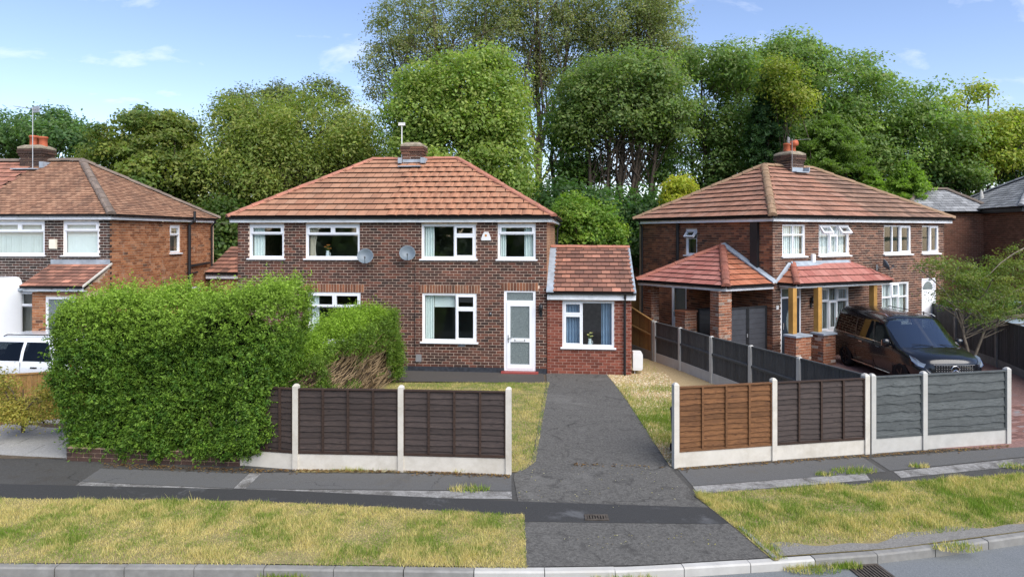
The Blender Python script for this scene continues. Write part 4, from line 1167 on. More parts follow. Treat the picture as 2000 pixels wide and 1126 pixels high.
def flowers(wall, s, z, y, mat, pot, label, r=0.07, h=0.2):
    t = empty('flower_vase', wall.W @ Vector((s, y, z))); t.rotation_euler = (0, 0, wall.H.th)
    v = MB().lathe([(0.0, 0), (0.045, 0), (0.06, 0.05), (0.05, 0.12), (0.035, 0.16), (0.048, 0.2), (0.04, 0.2), (0.03, 0.1)], 14).build('vase', pot, t, smooth=True)
    MB().tube([(0.04, 0, 0.15), (0.085, 0, 0.13), (0.085, 0, 0.07), (0.05, 0, 0.04)], 0.008, 6).build('vase_handle', pot, t)
    for k in range(9):
        a = k * 2.4; q = 0.03 + 0.09 * (k % 4) / 3
        p = (math.cos(a) * q, math.sin(a) * q * 0.6, 0.26 + 0.05 * ((k * 7) % 3))
        MB().tube([(0, 0, 0.12), (p[0] * 0.5, p[1] * 0.5, 0.22), p], 0.004, 5).build('stem', 'stem_green', t)
        MB().lathe([(0, -0.01), (0.02, 0), (0.034, 0.018), (0.014, 0.024), (0, 0.02)], 8, M=Matrix.Translation(p)).build('flower', mat, t)
    return tag(t, label, 'vase')
flowers(mf, sx(-6.60), ZU0 + 0.02, 0.22, 'petal_orange', 'china', 'small pot of orange flowers in the upper three-pane window')

# satellite dishes, alarm box, lamps on the front
def dish(wall, s, z, label, face=0.5, mat='dish_grey', r=0.225):
    p = wall.W @ Vector((s, 0, z)); t = empty('satellite_dish', p, wall.H.th)
    R = Matrix.Translation((0, -0.26, 0)) @ Matrix.Rotation(face, 4, 'Z') @ Matrix.Rotation(rad(90 - 24), 4, 'X')
    prof = [(r * k / 7, 0.09 * (k / 7) ** 2) for k in range(8)]
    d = MB().lathe(prof + [(r + 0.008, 0.092), (r, 0.083)] + [(r * k / 7, 0.09 * (k / 7) ** 2 - 0.008) for k in range(7, -1, -1)], 28, M=R).build('reflector', mat, t, smooth=True)
    MB().tube([(0, 0, -0.06), (0, -0.1, -0.08), (0, -0.24, -0.03)], 0.018, 8).box(-0.05, 0.05, -0.012, 0, -0.16, 0.02).build('wall_bracket', 'galvanised', t)
    tip = R @ Vector((0, -r * 0.55, 0.30))
    MB().tube([R @ Vector((0, -r * 0.98, 0.07)), R @ Vector((0, -r * 0.95, 0.16)), tip], 0.011, 6).build('arm', mat, t)
    MB().tube([tip, tip + (R.to_3x3() @ Vector((0, 0.02, -0.09)))], 0.024, 8).build('receiver', 'black_plastic', t)
    return tag(t, label, 'satellite dish', 'satellite dishes')
dish(mf, sx(-5.28), 3.34, 'left grey satellite dish below the upper three-pane window', face=0.25)
dish(mf, sx(-4.03), 3.43, 'right grey satellite dish beside the upper wide window', face=0.25)
def alarm(wall, s, z, w, h, label, mat='white_plastic', dot=None, shape='bell'):
    t = empty('alarm_box', wall.W @ Vector((s, 0, z)), 0); t.rotation_euler = wall.W.to_euler()
    if shape == 'bell': out = [(-0.5, -0.5), (0.5, -0.5), (0.5, -0.25), (0.34, 0.25), (0.2, 0.5), (-0.2, 0.5), (-0.34, 0.25), (-0.5, -0.25)]
    else: out = [(-0.5, -0.5), (0.5, -0.5), (0.5, 0.5), (-0.5, 0.5)]
    mb = MB(); back = [Vector((a * w, 0, b * h)) for a, b in out]; fr = [Vector((a * w * 0.9, -0.07, b * h * 0.92)) for a, b in out]
    n = len(out); mb.poly(fr)
    for i in range(n): mb.poly([back[i], back[(i + 1) % n], fr[(i + 1) % n], fr[i]])
    mb.build('cover', mat, t)
    if dot: MB().lathe([(0, 0.006), (0.03, 0.004), (0.036, 0)], 12, M=Matrix.Translation((0, -0.07, 0.02)) @ Matrix.Rotation(rad(90), 4, 'X')).build('emblem', dot, t)
    return tag(t, label, 'alarm box', 'alarm boxes')
alarm(mf, sx(-1.76), 3.95, 0.29, 0.26, 'white bell-shaped alarm box with orange dot between upper windows', dot='petal_orange')
def wall_lamp(wall, s, z, label):
    t = empty('wall_lamp', wall.W @ Vector((s, 0, z)), 0); t.rotation_euler = wall.W.to_euler()
    MB().box(-0.04, 0.04, -0.03, 0, -0.20, -0.02).build('base', 'black_plastic', t)
    MB().lathe([(0.0, 0.16), (0.05, 0.14), (0.062, 0.05), (0.05, -0.04), (0.0, -0.05)], 12, M=Matrix.Translation((0, -0.08, 0))).build('lantern', 'black_plastic', t, smooth=True)
    return tag(t, label, 'lamp')
wall_lamp(mf, sx(-0.165), 1.85, 'black wall lantern between white door and red extension')
t = empty('door_bell', mf.W @ Vector((sx(-1.63), 0, 1.70))); t.rotation_euler = mf.W.to_euler()
MB().box(-0.035, 0.035, -0.025, 0, -0.05, 0.05).build('casing', 'black_plastic', t); MB().lathe([(0, 0.01), (0.02, 0.006), (0.025, 0)], 10, M=Matrix.Translation((0, -0.025, 0.01)) @ Matrix.Rotation(rad(90), 4, 'X')).build('lens', 'galvanised', t)
tag(t, 'small dark sensor on the brick wall left of the white door', 'sensor')

def aerial(H, x, y, z0, z1, kind, label, rz=0.0, mat='galvanised', r=0.014):
    t = empty('tv_aerial', H.w(x, y, z0), H.th + rz); h = z1 - z0
    MB().tube([(0, 0, 0), (0, 0, h)], r, 6).build('mast', mat, t)
    if kind == 'log':
        MB().box(-0.11, 0.11, -0.03, 0.03, h - 0.10, h - 0.02).box(-0.11, 0.11, -0.04, 0.04, h - 0.02, h).build('antenna', 'white_plastic', t)
        for k in range(4): MB().box(-0.11 + k * 0.07, -0.10 + k * 0.07, -0.07, 0.07, h - 0.09, h - 0.08).build('element', mat, t)
    else:
        L = 0.85
        MB().tube([(-L * 0.75, 0, h - 0.06), (L * 0.25, 0, h - 0.06)], 0.009, 6).build('boom', mat, t)
        for k in range(9):
            q = -L * 0.72 + k * L * 0.1; e = 0.05 + 0.012 * k
            MB().tube([(q, -e, h - 0.06), (q, e, h - 0.06)], 0.005, 5).build('element', mat, t)
        MB().box(L * 0.12, L * 0.16, -0.16, 0.16, h - 0.16, h + 0.06).build('reflector', mat, t)
    return tag(t, label, 'aerial', 'television aerials')
aerial(MH, -5.06, MD / 2 - 0.2, 6.35, 7.78, 'log', 'pale aerial mast strapped to the middle chimney', mat='white_plastic', r=0.018)
finish_bricks(MH); finish_tiles(MH)

# ------------------------------------------------------------------ red brick side extension
EX = House('side_extension', 'single-storey red brick side extension with tiled roof and curtained window', 'extension', 1.0, 19.65, -0.10)
EW = 2.40
ef = Wall(EX, (0.012, -0.02), (1, 0), EW)
window(ef, 0.44, 1.91, 0.78, 2.105, side_l, room=(0.1, 2.2, 0.1, 2.3, 2.4))
build_wall(ef, -0.06, 2.12, 'brick_red', 'mortar_red', name='wall')
er = Wall(EX, (EW + 0.012, -0.02), (0, 1), 2.6)
build_wall(er, -0.06, 2.12, 'brick_red', 'mortar_red', s0=0.026, indiv=False)
MB().box(0.25, EW + 0.01, 2.35, 2.55, -0.06, 3.3).build('rear_wall', 'mortar_red', EX.o)
z_e, z_r, dep = 2.345, 3.56, 2.35
A = Vector((0.02, -0.24, z_e)); sl = Vector((0, dep + 0.24, z_r - z_e)); S_ = sl.length
mb = MB(); B = A + Vector((EW + 0.07, 0, 0)); mb.poly([A, B, B + sl, A + sl]); mb.poly([A + sl, B + sl, B + sl + Vector((0, 2.2, -1.1)), A + sl + Vector((0, 2.2, -1.1))])
mb.poly([(EW, 0, 2.1), (EW, dep + 2, 2.1), (EW, dep + 2, 2.6), (EW, dep, z_r - 0.03), (EW, -0.02, z_e + 0.05)])
exroof = mb.build('roof', 'underlay', EX.o)
tile_plane(EX, A, (1, 0, 0), sl, S_, lambda t: 0.17, lambda t: EW + 0.06, g=0.268, b=0.262, mat='tile_ext', roof=exroof, stagger=True, th=0.022)
ridge_line(EX, exroof, A + sl + Vector((0, 0, 0.02)), B + sl + Vector((0, 0, 0.02)), 0.10, 0.45, 'ridge_main')
# verge bedding on the right, lead soaker on the left
mb = MB(); wv = sl.normalized(); nn = Vector((1, 0, 0)).cross(wv)
for k in range(10):
    p = B + wv * (S_ * k / 10); q = B + wv * (S_ * (k + 1) / 10 - 0.012)
    mb.hexa([p + nn * 0.0 + Vector((-0.04, 0, -0.05)), p + Vector((0.035, 0, -0.05)), q + Vector((0.035, 0, -0.05)), q + Vector((-0.04, 0, -0.05)), p + nn * 0.05 + Vector((-0.04, 0, 0)), p + nn * 0.05 + Vector((0.035, 0, 0)), q + nn * 0.035 + Vector((0.035, 0, 0)), q + nn * 0.035 + Vector((-0.04, 0, 0))])
mb.build('verge_cap', 'lead', EX.o)
mb = MB()
for k in range(4):
    p = A + wv * (S_ * k / 4) + nn * 0.04; q = A + wv * (S_ * (k + 1) / 4 + 0.03) + nn * 0.036
    mb.hexa([p + Vector((-0.02, 0, -0.02)), p + Vector((0.19, 0, -0.02)), q + Vector((0.19, 0, -0.02)), q + Vector((-0.02, 0, -0.02)), p + Vector((-0.02, 0, 0.012)), p + Vector((0.19, 0, 0.006)), q + Vector((0.19, 0, 0.0)), q + Vector((-0.02, 0, 0.006))])
mb.build('flashing', 'lead', EX.o)
eaves(EX, [(0.02, -0.17), (EW + 0.12, -0.17)], 2.335, fas=0.19, soffit_in=0.18)
pipe(EX, [(EW - 0.18, -0.25, 2.30), (EW - 0.18, -0.10, 2.1), (EW - 0.18, -0.075, 1.9), (EW - 0.18, -0.075, -0.05)], 0.034)
finish_bricks(EX, 290); finish_tiles(EX, 290)
curtain(ef, 0.50, 0.93, 0.80, 2.08, 'blue_curtain', 'left blue curtain in the extension window', folds=5)
curtain(ef, 1.55, 1.88, 0.80, 2.08, 'blue_curtain', 'right blue curtain in the extension window', folds=4)
flowers(ef, 1.22, 0.80, 0.17, 'petal', 'china', 'white jug of yellow flowers in the extension window')
# white rounded cabinet at the side of the extension
t = empty('utility_cabinet', EX.w(EW + 0.10, 0.12, 0.12), EX.th)
mb = MB(); N = 6; out = []
for cx_, cz_, a0 in ((0.21, 0.07, -90), (0.21, 0.43, 0), (0.03, 0.47, 90), (0.03, 0.03, 180)):
    rr_ = 0.07 if cx_ > 0.1 else 0.03
    out += [(cx_ + rr_ * math.cos(rad(a0 + 90 * k / N)), cz_ + rr_ * math.sin(rad(a0 + 90 * k / N))) for k in range(N + 1)]
mb.prism([(a - 0.04, 0.0, b) for a, b in out], (0, 0.42, 0)); mb.build('cabinet_body', 'white_plastic', t)
MB().box(-0.02, 0.2, -0.004, 0.0, 0.05, 0.45).build('cabinet_door', 'white_plastic', t)
MB().tube([(0.02, 0.1, -0.12), (0.02, 0.1, 0.02)], 0.012, 6).build('pipe', 'white_plastic', t)
tag(t, 'white rounded cabinet on the wall at the right end of the extension', 'cabinet')

# ------------------------------------------------------------------ left house (x = 0 at its right front corner)
LH = House('left_house', 'left neighbour house with dark front, orange brick side wall and worn plain-tiled hipped roof', 'house', -12.45, 21.1, -0.064)
LW, LD, LZ = 9.3, 6.25, 4.44
lf = Wall(LH, (-LW, 0), (1, 0), LW)
lx = lambda x: x + LW
window(lf, lx(-3.75), lx(-2.10), 3.36, 4.40, three)
window(lf, lx(-1.49), lx(-0.34), 3.36, 4.40, two)
build_wall(lf, 0.0, LZ, 'brick_left', 'mortar_left', name='wall', s0=LW - 5.2)
ls = Wall(LH, (0, 0), (0, 1), LD)
def on_side(px0, px1, py0, py1):
    a = ls.px(px0, py1); b = ls.px(px1, py0); return a[0], b[0], a[1], b[1]
q = on_side(332, 352, 440, 494)
window(ls, q[0], q[1], q[2], q[3], [(0, 1, 0, 0.66, False), (0, 1, 0.66, 1, True)], room=(q[0] - .2, q[1] + .2, q[2] - .2, q[3] + .1, 1.2))
q = on_side(371, 391, 557, 577)
window(ls, q[0], q[1], q[2], q[3], [(0, 1, 0, 1, True)], room=(q[0] - .2, q[1] + .2, q[2] - .2, q[3] + .1, 1.2))
build_wall(ls, 0.0, LZ, 'brick_orange', 'mortar_orange', name='wall', s0=0.026, mixend=lambda s, i: 'brick_left' if s < 0.22 and i % 2 else None)
MB().box(-LW, -LW + 0.2, 0, LD, 0, LZ).box(-LW + .2, 0.0, LD, LD + 0.2, 0, LZ).box(-LW, -5.2, 0.0, 0.24, 0, LZ).build('rear_wall', 'mortar_orange', LH.o)
hip_roof(LH, -LW - OV, OV, -OV, LD + OV, 4.60, 2.0, ('tile_left', 'tile_left'), 'ridge_grey', g=0.125, b=0.17, th=0.014, faces='r', inset=3.35, rr=0.13, name='roof')
_S = math.hypot(LD / 2 + OV, 2.0)
A = Vector((-LW - OV, -OV, 4.60)); wv = Vector((0, LD / 2 + OV, 2.0)).normalized()
Wd = LW + 2 * OV
lo = lambda t: 3.35 * t / _S; hi = lambda t: Wd - 3.35 * t / _S
roofl = [c for c in LH.o.children if c.name.startswith('roof')][0]
tile_plane(LH, A, (1, 0, 0), wv, _S, lo, hi, g=0.125, b=0.17, th=0.014, mat='tile_left', roof=roofl, smin=Wd - 4.85)
tile_plane(LH, A, (1, 0, 0), wv, _S, lo, hi, g=0.34, b=0.30, th=0.016, mat='tile_left_far', roof=roofl, smin=Wd - 7.6, smax=Wd - 4.85)
eaves(LH, [(-LW - 0.17, -0.17), (0.17, -0.17), (0.17, LD)], 4.59, fas=0.135)
stk = chimney(LH, -4.75, LD / 2 - 0.1, 0.80, 0.62, 6.1, 7.02, 'brick_dark', 'mortar_side', [(-4.86, LD / 2 - 0.1, 0.44, 0.15), (-4.52, LD / 2 - 0.1, 0.40, 0.15)])
MB().box(-5.2, -4.3, 2.35, 2.68, 6.26, 6.30).box(-4.34, -4.2, 2.6, 3.1, 6.3, 6.55).build('flashing', 'lead', LH.o)
# soil stack, waste pipes, corner downpipe
s, z = ls.px(365, 480)
pipe(LH, [(0.10, s, 0.1), (0.10, s, 4.30)], 0.055, name='soil_pipe')
pipe(LH, [(0.10, s, 4.28), (0.10, s, 4.36), (0.30, s, 4.48), (0.30, s, 4.85)], 0.05, name='soil_pipe')
s2, z2 = ls.px(404, 513)
pipe(LH, [(0.09, s, z2 - 0.06), (0.09, s2, z2)], 0.05, name='waste_pipe')
s3, z3 = ls.px(383, 531); pipe(LH, [(0.07, s, z3 - 0.05), (0.07, s3, z3), (0.0, s3, z3 + .01)], 0.025, name='waste_pipe')
s4, z4 = ls.px(412, 440)
pipe(LH, [(0.22, LD - 0.05, 4.52), (0.08, LD - 0.1, 4.3), (0.08, LD - 0.1, 2.6), (0.10, LD - 0.3, 2.45), (0.08, LD - 0.1, 2.2), (0.08, LD - 0.1, 0.1)], 0.036)
# front porch with lean-to roof, and bay window beside it
PP = -1.15
pw = Wall(LH, (-1.68, PP + 0.12), (1, 0), 1.60)
pw.op.append((0.42, 1.33, 0.0, 2.16))
build_wall(pw, 0.0, 2.30, 'brick_orange', 'mortar_orange', name='porch_wall', thick=0.12)
MB().box(-0.085, 0.02, PP + 0.12, 0.0, 0, 2.3).build('porch_wall', 'mortar_orange', LH.o)
pws = Wall(LH, (0.02, PP + 0.12), (0, 1), -PP - 0.12)
build_wall(pws, 0.0, 3.0, 'brick_orange', 'mortar_orange', name='porch_wall', thick=0.1, top=[(0, 0), (1.03, 0), (1.03, 2.98), (0.0, 2.36)], stop=lambda s, z: z < 2.33 + 0.6 * s, s0=0.026)
mb = MB(); M = pw.M
mb.box(0.42, 0.49, 0.01, 0.09, 0, 2.16, M=M).box(1.26, 1.33, 0.01, 0.09, 0, 2.16, M=M).box(0.49, 1.26, 0.01, 0.09, 2.09, 2.16, M=M)
d_ = mb.build('porch_door', 'upvc', LH.o)
MB().box(0.49, 1.26, 0.04, 0.06, 0.05, 2.09, M=M).build('pane', 'frosted', d_)
A = Vector((-1.86, PP - 0.14, 2.47)); sl = Vector((0, -PP + 0.13, 0.60)); mb = MB(); B = Vector((0.06, PP - 0.14, 2.47))
mb.poly([A, B, B + sl, A + sl]); mb.poly([A, A + sl, A + sl - Vector((0, 0, .6)), A - Vector((0, 0, 0.05))]); pr = mb.build('porch_roof', 'underlay', LH.o)
tile_plane(LH, A, (1, 0, 0), sl, sl.length, lambda t: 0, lambda t: 1.92, g=0.21, b=0.25, th=0.014, mat='tile_ext', roof=pr, indiv=False)
MB().box(-1.88, 0.03, -0.03, -0.004, 3.06, 3.22).build('flashing', 'lead', LH.o)
mb = MB(); mb.prism([B + Vector((0, 0, 0.05)), B + sl + Vector((0, 0, 0.05)), B + sl + Vector((0, 0, 0.0)), B + Vector((0, 0, 0.0))], (0.05, 0, 0)); mb.build('bargeboard', 'concrete_pale', LH.o)
eaves(LH, [(-1.80, PP - 0.07), (0.03, PP - 0.07)], 2.46, fas=0.12, soffit_in=0.18)
bw = Wall(LH, (-3.9, -0.55), (1, 0), 1.95)
window(bw, 0.0, 1.95, 0.8, 2.30, [(0.0, .25, 0, .7, False), (.25, .5, 0, .7, False), (.5, .75, 0, .7, False), (.75, 1, 0, .7, False), (0, .25, .7, 1, True), (.25, .5, .7, 1, True), (.5, .75, .7, 1, True), (.75, 1, .7, 1, True)], lining=False)
MB().box(-3.9, -1.95, -0.53, 0.0, 0, 0.8).build('bay_base', 'mortar_orange', LH.o)
MB().box(-3.98, -1.87, -0.66, 0.0, 2.30, 2.38).build('bay_roof', 'lead', LH.o)
MB().box(-3.85, -2.0, -0.05, -0.005, 0.8, 2.3).build('bay_interior', 'room_wall', LH.o)
alarm(lf, lx(-1.80), 3.70, 0.23, 0.31, 'cream rectangular alarm box on the left neighbour house', mat='cream_plastic', shape='box')
aerial(LH, -4.55, LD / 2 - 0.55, 6.2, 8.45, 'yagi', 'tall aerial mast on the left neighbour chimney', rz=1.2)
blind(lf, lx(-3.70), lx(-2.14), 3.40, 4.36, 'open vertical blind in the wide upper window of the left neighbour', ang=62)
blind(lf, lx(-1.45), lx(-0.38), 3.40, 4.36, 'closed vertical blind in the narrow upper window of the left neighbour', ang=24)
finish_bricks(LH); finish_tiles(LH)

# rear kitchen wing glimpsed between the left and the middle houses
RW = House('rear_wing', 'low brick kitchen wing with brown tiled roof behind the left house', 'outbuilding', -11.9, 26.9, -0.064)
rw = Wall(RW, (0, 0), (1, 0), 3.6)
q0 = rw.px(443, 566); q1 = rw.px(466, 553)
window(rw, 1.1, 1.75, 1.55, 2.1, [(0, 1, 0, 1, True)], room=(0.9, 1.9, 1.2, 2.2, 1.0))
build_wall(rw, 0, 2.3, 'brick_orange', 'mortar_orange', indiv=False)
A = Vector((-0.1, -0.2, 2.45)); sl = Vector((0, 2.2, 1.0)); B = Vector((3.7, -0.2, 2.45)); mb = MB(); mb.poly([A, B, B + sl, A + sl]); r_ = mb.build('roof', 'underlay', RW.o)
tile_plane(RW, A, (1, 0, 0), sl, sl.length, lambda t: 0, lambda t: 3.8, g=0.34, b=0.3, mat='tile_ext', roof=r_, indiv=False)
eaves(RW, [(-0.1, -0.14), (3.7, -0.14)], 2.44, fas=0.18)
finish_bricks(RW, 0); finish_tiles(RW, 0)

# telephone wire from the left house to the middle house
a_, b_ = LH.w(0.17, LD, 4.45), MH.w(-MW - 0.17, 0.4, 4.42)
tag(MB().tube([a_, a_.lerp(b_, 0.5) + Vector((0, 0, -0.06)), b_], 0.012, 5).build('overhead_wire', 'black_plastic'), 'black wire strung between the left and middle house eaves', 'wire')
# shed roof in the narrow gap right of the extension
SH = House('garden_shed', 'brown-roofed shed in the gap between extension and right house', 'shed', 5.0, 29.0, 0.1)
MB().box(0, 1.8, 0, 2.2, 0, 2.1).build('wall', 'wood_tan', SH.o)
mb = MB(); mb.prism([(-0.15, -0.2, 2.06), (1.95, -0.2, 2.06), (1.95, 1.1, 2.75), (1.95, 2.4, 2.06), (-0.15, 2.4, 2.06), (-0.15, 1.1, 2.75)][:1] + [(-0.15, 1.1, 2.75), (-0.15, 2.4, 2.06)], (2.1, 0, 0)); mb.build('roof', 'tile_ext', SH.o)
MB().box(0.5, 1.2, -0.02, 0.0, 1.1, 1.7).build('window', 'frosted', SH.o)

# ------------------------------------------------------------------ right house (x = 0 at its left front corner)
RH = House('right_house', 'right neighbour pair of brick houses with hipped brown roof turned away to the right', 'house', 8.1, 21.2, 0.48)
RWd, RD, RZ = 8.95, 6.4, 4.40
rf = Wall(RH, (0, 0), (1, 0), RWd)
four = [(0, .5, 0, .68, False), (.5, 1, 0, .68, False), (0, .5, .68, 1, False), (.5, 1, .68, 1, False)]
six = [(0, .36, 0, .68, False), (.36, .64, 0, .68, True), (.64, 1, 0, .68, False), (0, .36, .68, 1, True), (.36, .64, .68, 1, False), (.64, 1, .68, 1, True)]
window(rf, 0.43, 1.47, 3.31, 4.33, four)
window(rf, 2.11, 3.61, 3.31, 4.33, six, opened=(3, 5))
window(rf, 5.44, 6.97, 3.31, 4.33, [(0, .33, 0, 1, False), (.33, .62, 0, 1, False), (.62, 1, 0, 1, True)])
window(rf, 7.61, 8.63, 3.31, 4.33, [(0, .5, 0, 1, False), (.5, 1, 0, 1, True)])
window(rf, 2.05, 3.60, 0.85, 2.28, six)
window(rf, 5.33, 6.85, 0.85, 2.31, [(0, .36, 0, .66, False), (.36, .64, 0, .66, False), (.64, 1, 0, .66, False), (0, .36, .66, 1, False), (.36, .64, .66, 1, True), (.64, 1, .66, 1, False)])
rf.op.append((0.36, 1.28, 0.12, 2.34)); rf.op.append((7.60, 8.46, 0.12, 2.40))
build_wall(rf, 0.0, RZ, 'brick_right', 'mortar_right', name='wall')
# navy front door with oval glass, white side frame
M = rf.M; mb = MB()
mb.box(0.36, 0.42, 0.02, 0.10, 0.12, 2.34, M=M).box(1.22, 1.28, 0.02, 0.10, 0.12, 2.34, M=M).box(0.42, 1.22, 0.02, 0.10, 2.28, 2.34, M=M).box(0.42, 1.22, 0.02, 0.10, 1.98, 2.03, M=M)
d_ = mb.build('door', 'upvc', RH.o)
MB().box(0.42, 1.22, 0.03, 0.08, 0.12, 1.98, M=M).build('door_leaf', 'door_navy', d_)
mb = MB(); mb.prism([M @ Vector((0.82 + 0.2 * math.cos(2 * PI * k / 20), 0.02, 1.25 + 0.42 * math.sin(2 * PI * k / 20))) for k in range(20)], M.to_3x3() @ Vector((0, 0.012, 0))); mb.build('pane', 'frosted', d_)
MB().box(0.42, 1.22, 0.05, 0.06, 2.03, 2.28, M=M).build('pane', 'glass', d_)
MB().box(0.40, 1.24, 0.13, 0.15, 0.12, 2.34, M=M).build('hall_lining', 'room_wall', d_)
mb = MB().box(0.46, 0.49, -0.02, 0.03, 1.02, 1.22, M=M); mb.build('handle', 'chrome', d_)
mb = MB()
mb.box(7.60, 7.66, 0.02, 0.10, 0.12, 2.40, M=M).box(8.40, 8.46, 0.02, 0.10, 0.12, 2.40, M=M).box(7.66, 8.40, 0.02, 0.10, 2.34, 2.40, M=M).box(7.66, 8.40, 0.04, 0.09, 0.12, 1.95, M=M)
d2 = mb.build('door', 'upvc', RH.o)
mb = MB(); mb.prism([M @ Vector((8.03 + 0.28 * math.cos(PI * k / 10), 0.03, 2.0 + 0.28 * math.sin(PI * k / 10))) for k in range(11)], M.to_3x3() @ Vector((0, 0.01, 0))); mb.build('pane', 'frosted', d2)
MB().box(7.66, 8.40, 0.06, 0.08, 1.95, 2.34, M=M).build('door_head', 'upvc', d2)
MB().box(7.72, 7.75, 0.0, 0.04, 1.0, 1.2, M=M).build('handle', 'black_plastic', d2)
# left side wall: s runs from the back corner to the front corner
rs = Wall(RH, (0, RD), (0, -1), RD)
a = rs.px(1339, 497); b = rs.px(1361, 447)
window(rs, a[0], b[0], a[1], b[1], [(0, 1, 0, .66, False), (0, 1, .66, 1, True)], opened=(1,), room=(a[0] - .3, b[0] + .3, a[1] - .3, b[1] + .05, 1.2))
rs.op.append((1.7, 2.5, 0.1, 2.2)); 
build_wall(rs, 0.0, RZ, 'brick_side', 'mortar_side', name='wall', s1=RD - 0.026, indiv=False)
M = rs.M
mb = MB().box(1.7, 1.77, 0.02, 0.09, .1, 2.2, M=M).box(2.43, 2.5, 0.02, .09, .1, 2.2, M=M).box(1.77, 2.43, .02, .09, 2.13, 2.2, M=M).box(1.77, 2.43, .03, .08, .1, .95, M=M)
d3 = mb.build('side_door', 'upvc', RH.o); MB().box(1.77, 2.43, .05, .06, .95, 2.13, M=M).build('pane', 'glass', d3); MB().box(1.6, 2.6, .2, .22, .1, 2.2, M=M).build('door_lining', 'room_wall', d3)
MB().box(RWd - 0.2, RWd, 0.24, RD, 0, RZ).box(0, RWd, RD, RD + 0.2, 0, RZ).build('rear_wall', 'mortar_side', RH.o)
def split_mat(x, i, m): return m
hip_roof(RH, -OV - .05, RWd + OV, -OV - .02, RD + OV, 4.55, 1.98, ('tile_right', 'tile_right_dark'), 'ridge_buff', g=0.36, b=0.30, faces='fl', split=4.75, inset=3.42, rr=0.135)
eaves(RH, [(-0.2, RD), (-0.2, -0.2), (RWd + .17, -0.2)], 4.54, fas=0.14)
stk = chimney(RH, 4.40, RD / 2 - 0.1, 0.72, 0.70, 6.1, 6.98, 'brick_dark', 'mortar_right', [(4.25, RD / 2 - 0.1, 0.40, 0.13), (4.55, RD / 2 - 0.1, 0.40, 0.13)])
pc = [c for c in stk.children if c.name.startswith('chimney_pot')]
MB().tube([(4.55, RD / 2 - 0.1, 7.36), (4.55, RD / 2 - 0.1, 7.44), (4.55, RD / 2 - 0.28, 7.47)], 0.13, 10).build('pot_cowl', 'clay_pot', stk, smooth=True)
MB().box(4.06, 4.74, 2.50, 2.735, 6.30, 6.34).box(4.74, 4.78, 2.5, 3.0, 6.34, 6.5).box(4.1, 4.7, 2.735, 2.75, 6.3, 6.5).build('flashing', 'lead', RH.o)
# black pipes on the side wall
a = rs.px(1326, 440); MBx = rs.M
pipe(RH, [rs.M @ Vector((a[0], -0.07, 2.9)), rs.M @ Vector((a[0], -0.07, 4.40))], 0.055, name='soil_pipe')
a = rs.px(1256, 440); pipe(RH, [rs.M @ Vector((0.06, -0.22, 4.5)), rs.M @ Vector((0.06, -0.08, 4.25)), rs.M @ Vector((0.06, -0.07, 0.2))], 0.036)
a = rs.px(1469, 440); b = rs.px(1483, 440)
MB().box(a[0], b[0], -0.10, 0.0, 2.75, 4.39, M=rs.M).build('flue_casing', 'black_plastic', RH.o)
# blinds and curtains
blind(rf, 0.50, 1.40, 3.36, 4.30, 'pale blind in the upper corner window of the right house', ang=8)
blind(rf, 2.18, 3.54, 3.36, 4.30, 'pale blind behind the open vents of the right house', ang=10)
blind(rf, 2.12, 3.54, 0.90, 2.25, 'pale blind in the ground floor window behind the oak posts', ang=25)
blind(rf, 5.40, 6.78, 0.90, 2.28, 'pale blind in the ground floor window above the van roof', ang=15)
alarm(rf, 1.80, 3.22, 0.16, 0.30, 'narrow white alarm box below the open vents of the right house', shape='box')
dish(rf, 5.05, 2.93, 'small dark satellite dish above the red porch roof', face=0.9, r=0.20)
aerial(RH, 4.0, RD / 2 - 0.55, 6.3, 7.55, 'yagi', 'spiky aerial on the right neighbour chimney', rz=2.7 - 0.6, mat='grey_plastic')
t = empty('wall_plate', rf.W @ Vector((0.20, -0.002, 1.72))); t.rotation_euler = rf.W.to_euler()
MB().box(-0.05, 0.05, -0.012, 0, -0.06, 0.06).build('plate', 'white_plastic', t)
tag(t, 'small white plate on the brick beside the navy front door', 'sign')
wall_lamp(rf, 1.72, 1.85, 'black wall lantern between navy door and oak post')

# porch over the front door: hipped red tiled canopy on oak posts
PO = House('porch', 'red tiled hipped porch roof on oak posts over the right front door', 'porch', 8.1, 21.2, 0.48)
pz, pt = 2.47, 3.05
P0, P1, P2, P3 = Vector((0.22, -0.72, pz)), Vector((4.45, -0.98, pz)), Vector((4.30, -0.004, pz)), Vector((0.22, -0.004, pz))
T0, T1 = Vector((0.88, -0.02, pt)), Vector((3.55, -0.02, pt))
mb = MB(); mb.poly([P0, P1, T1, T0]); mb.poly([P3, P0, T0]); mb.poly([P1, P2, T1]); mb.poly([P0, P3, P2, P1])
prf = mb.build('roof', 'underlay', PO.o)
def quad_tiles(H, a, b, c, d, mat, roof, g=0.30, bw=0.30, th=0.022):
    """tile a planar quad a-b (eave) c-d (top, c above b)"""
    u = (b - a).normalized(); nrm = (b - a).cross(d - a).normalized(); w = nrm.cross(u)
    if w.z < 0: w = -w
    S = (d - a).dot(w); S2 = (c - a).dot(w); S = min(S, S2)
    lo0, lo1 = 0.0, (d - a).dot(u); hi0, hi1 = (b - a).length, (c - a).dot(u)
    tile_plane(H, a, u, w, S, lambda t: lo0 + (lo1 - lo0) * t / S, lambda t: hi0 + (hi1 - hi0) * t / S, g, bw, th, mat, 0.0, roof)
quad_tiles(PO, P0, P1, T1, T0, 'tile_porch', prf, g=0.34)
quad_tiles(PO, P3, P0, T0 + Vector((0, -0.01, 0)), T0, 'tile_porch_orange', prf, g=0.34)
ridge_line(PO, prf, P0 + Vector((0, 0, .02)), T0 + Vector((0, 0, .02)), 0.10, 0.3, 'ridge_red', 'hip_tile')
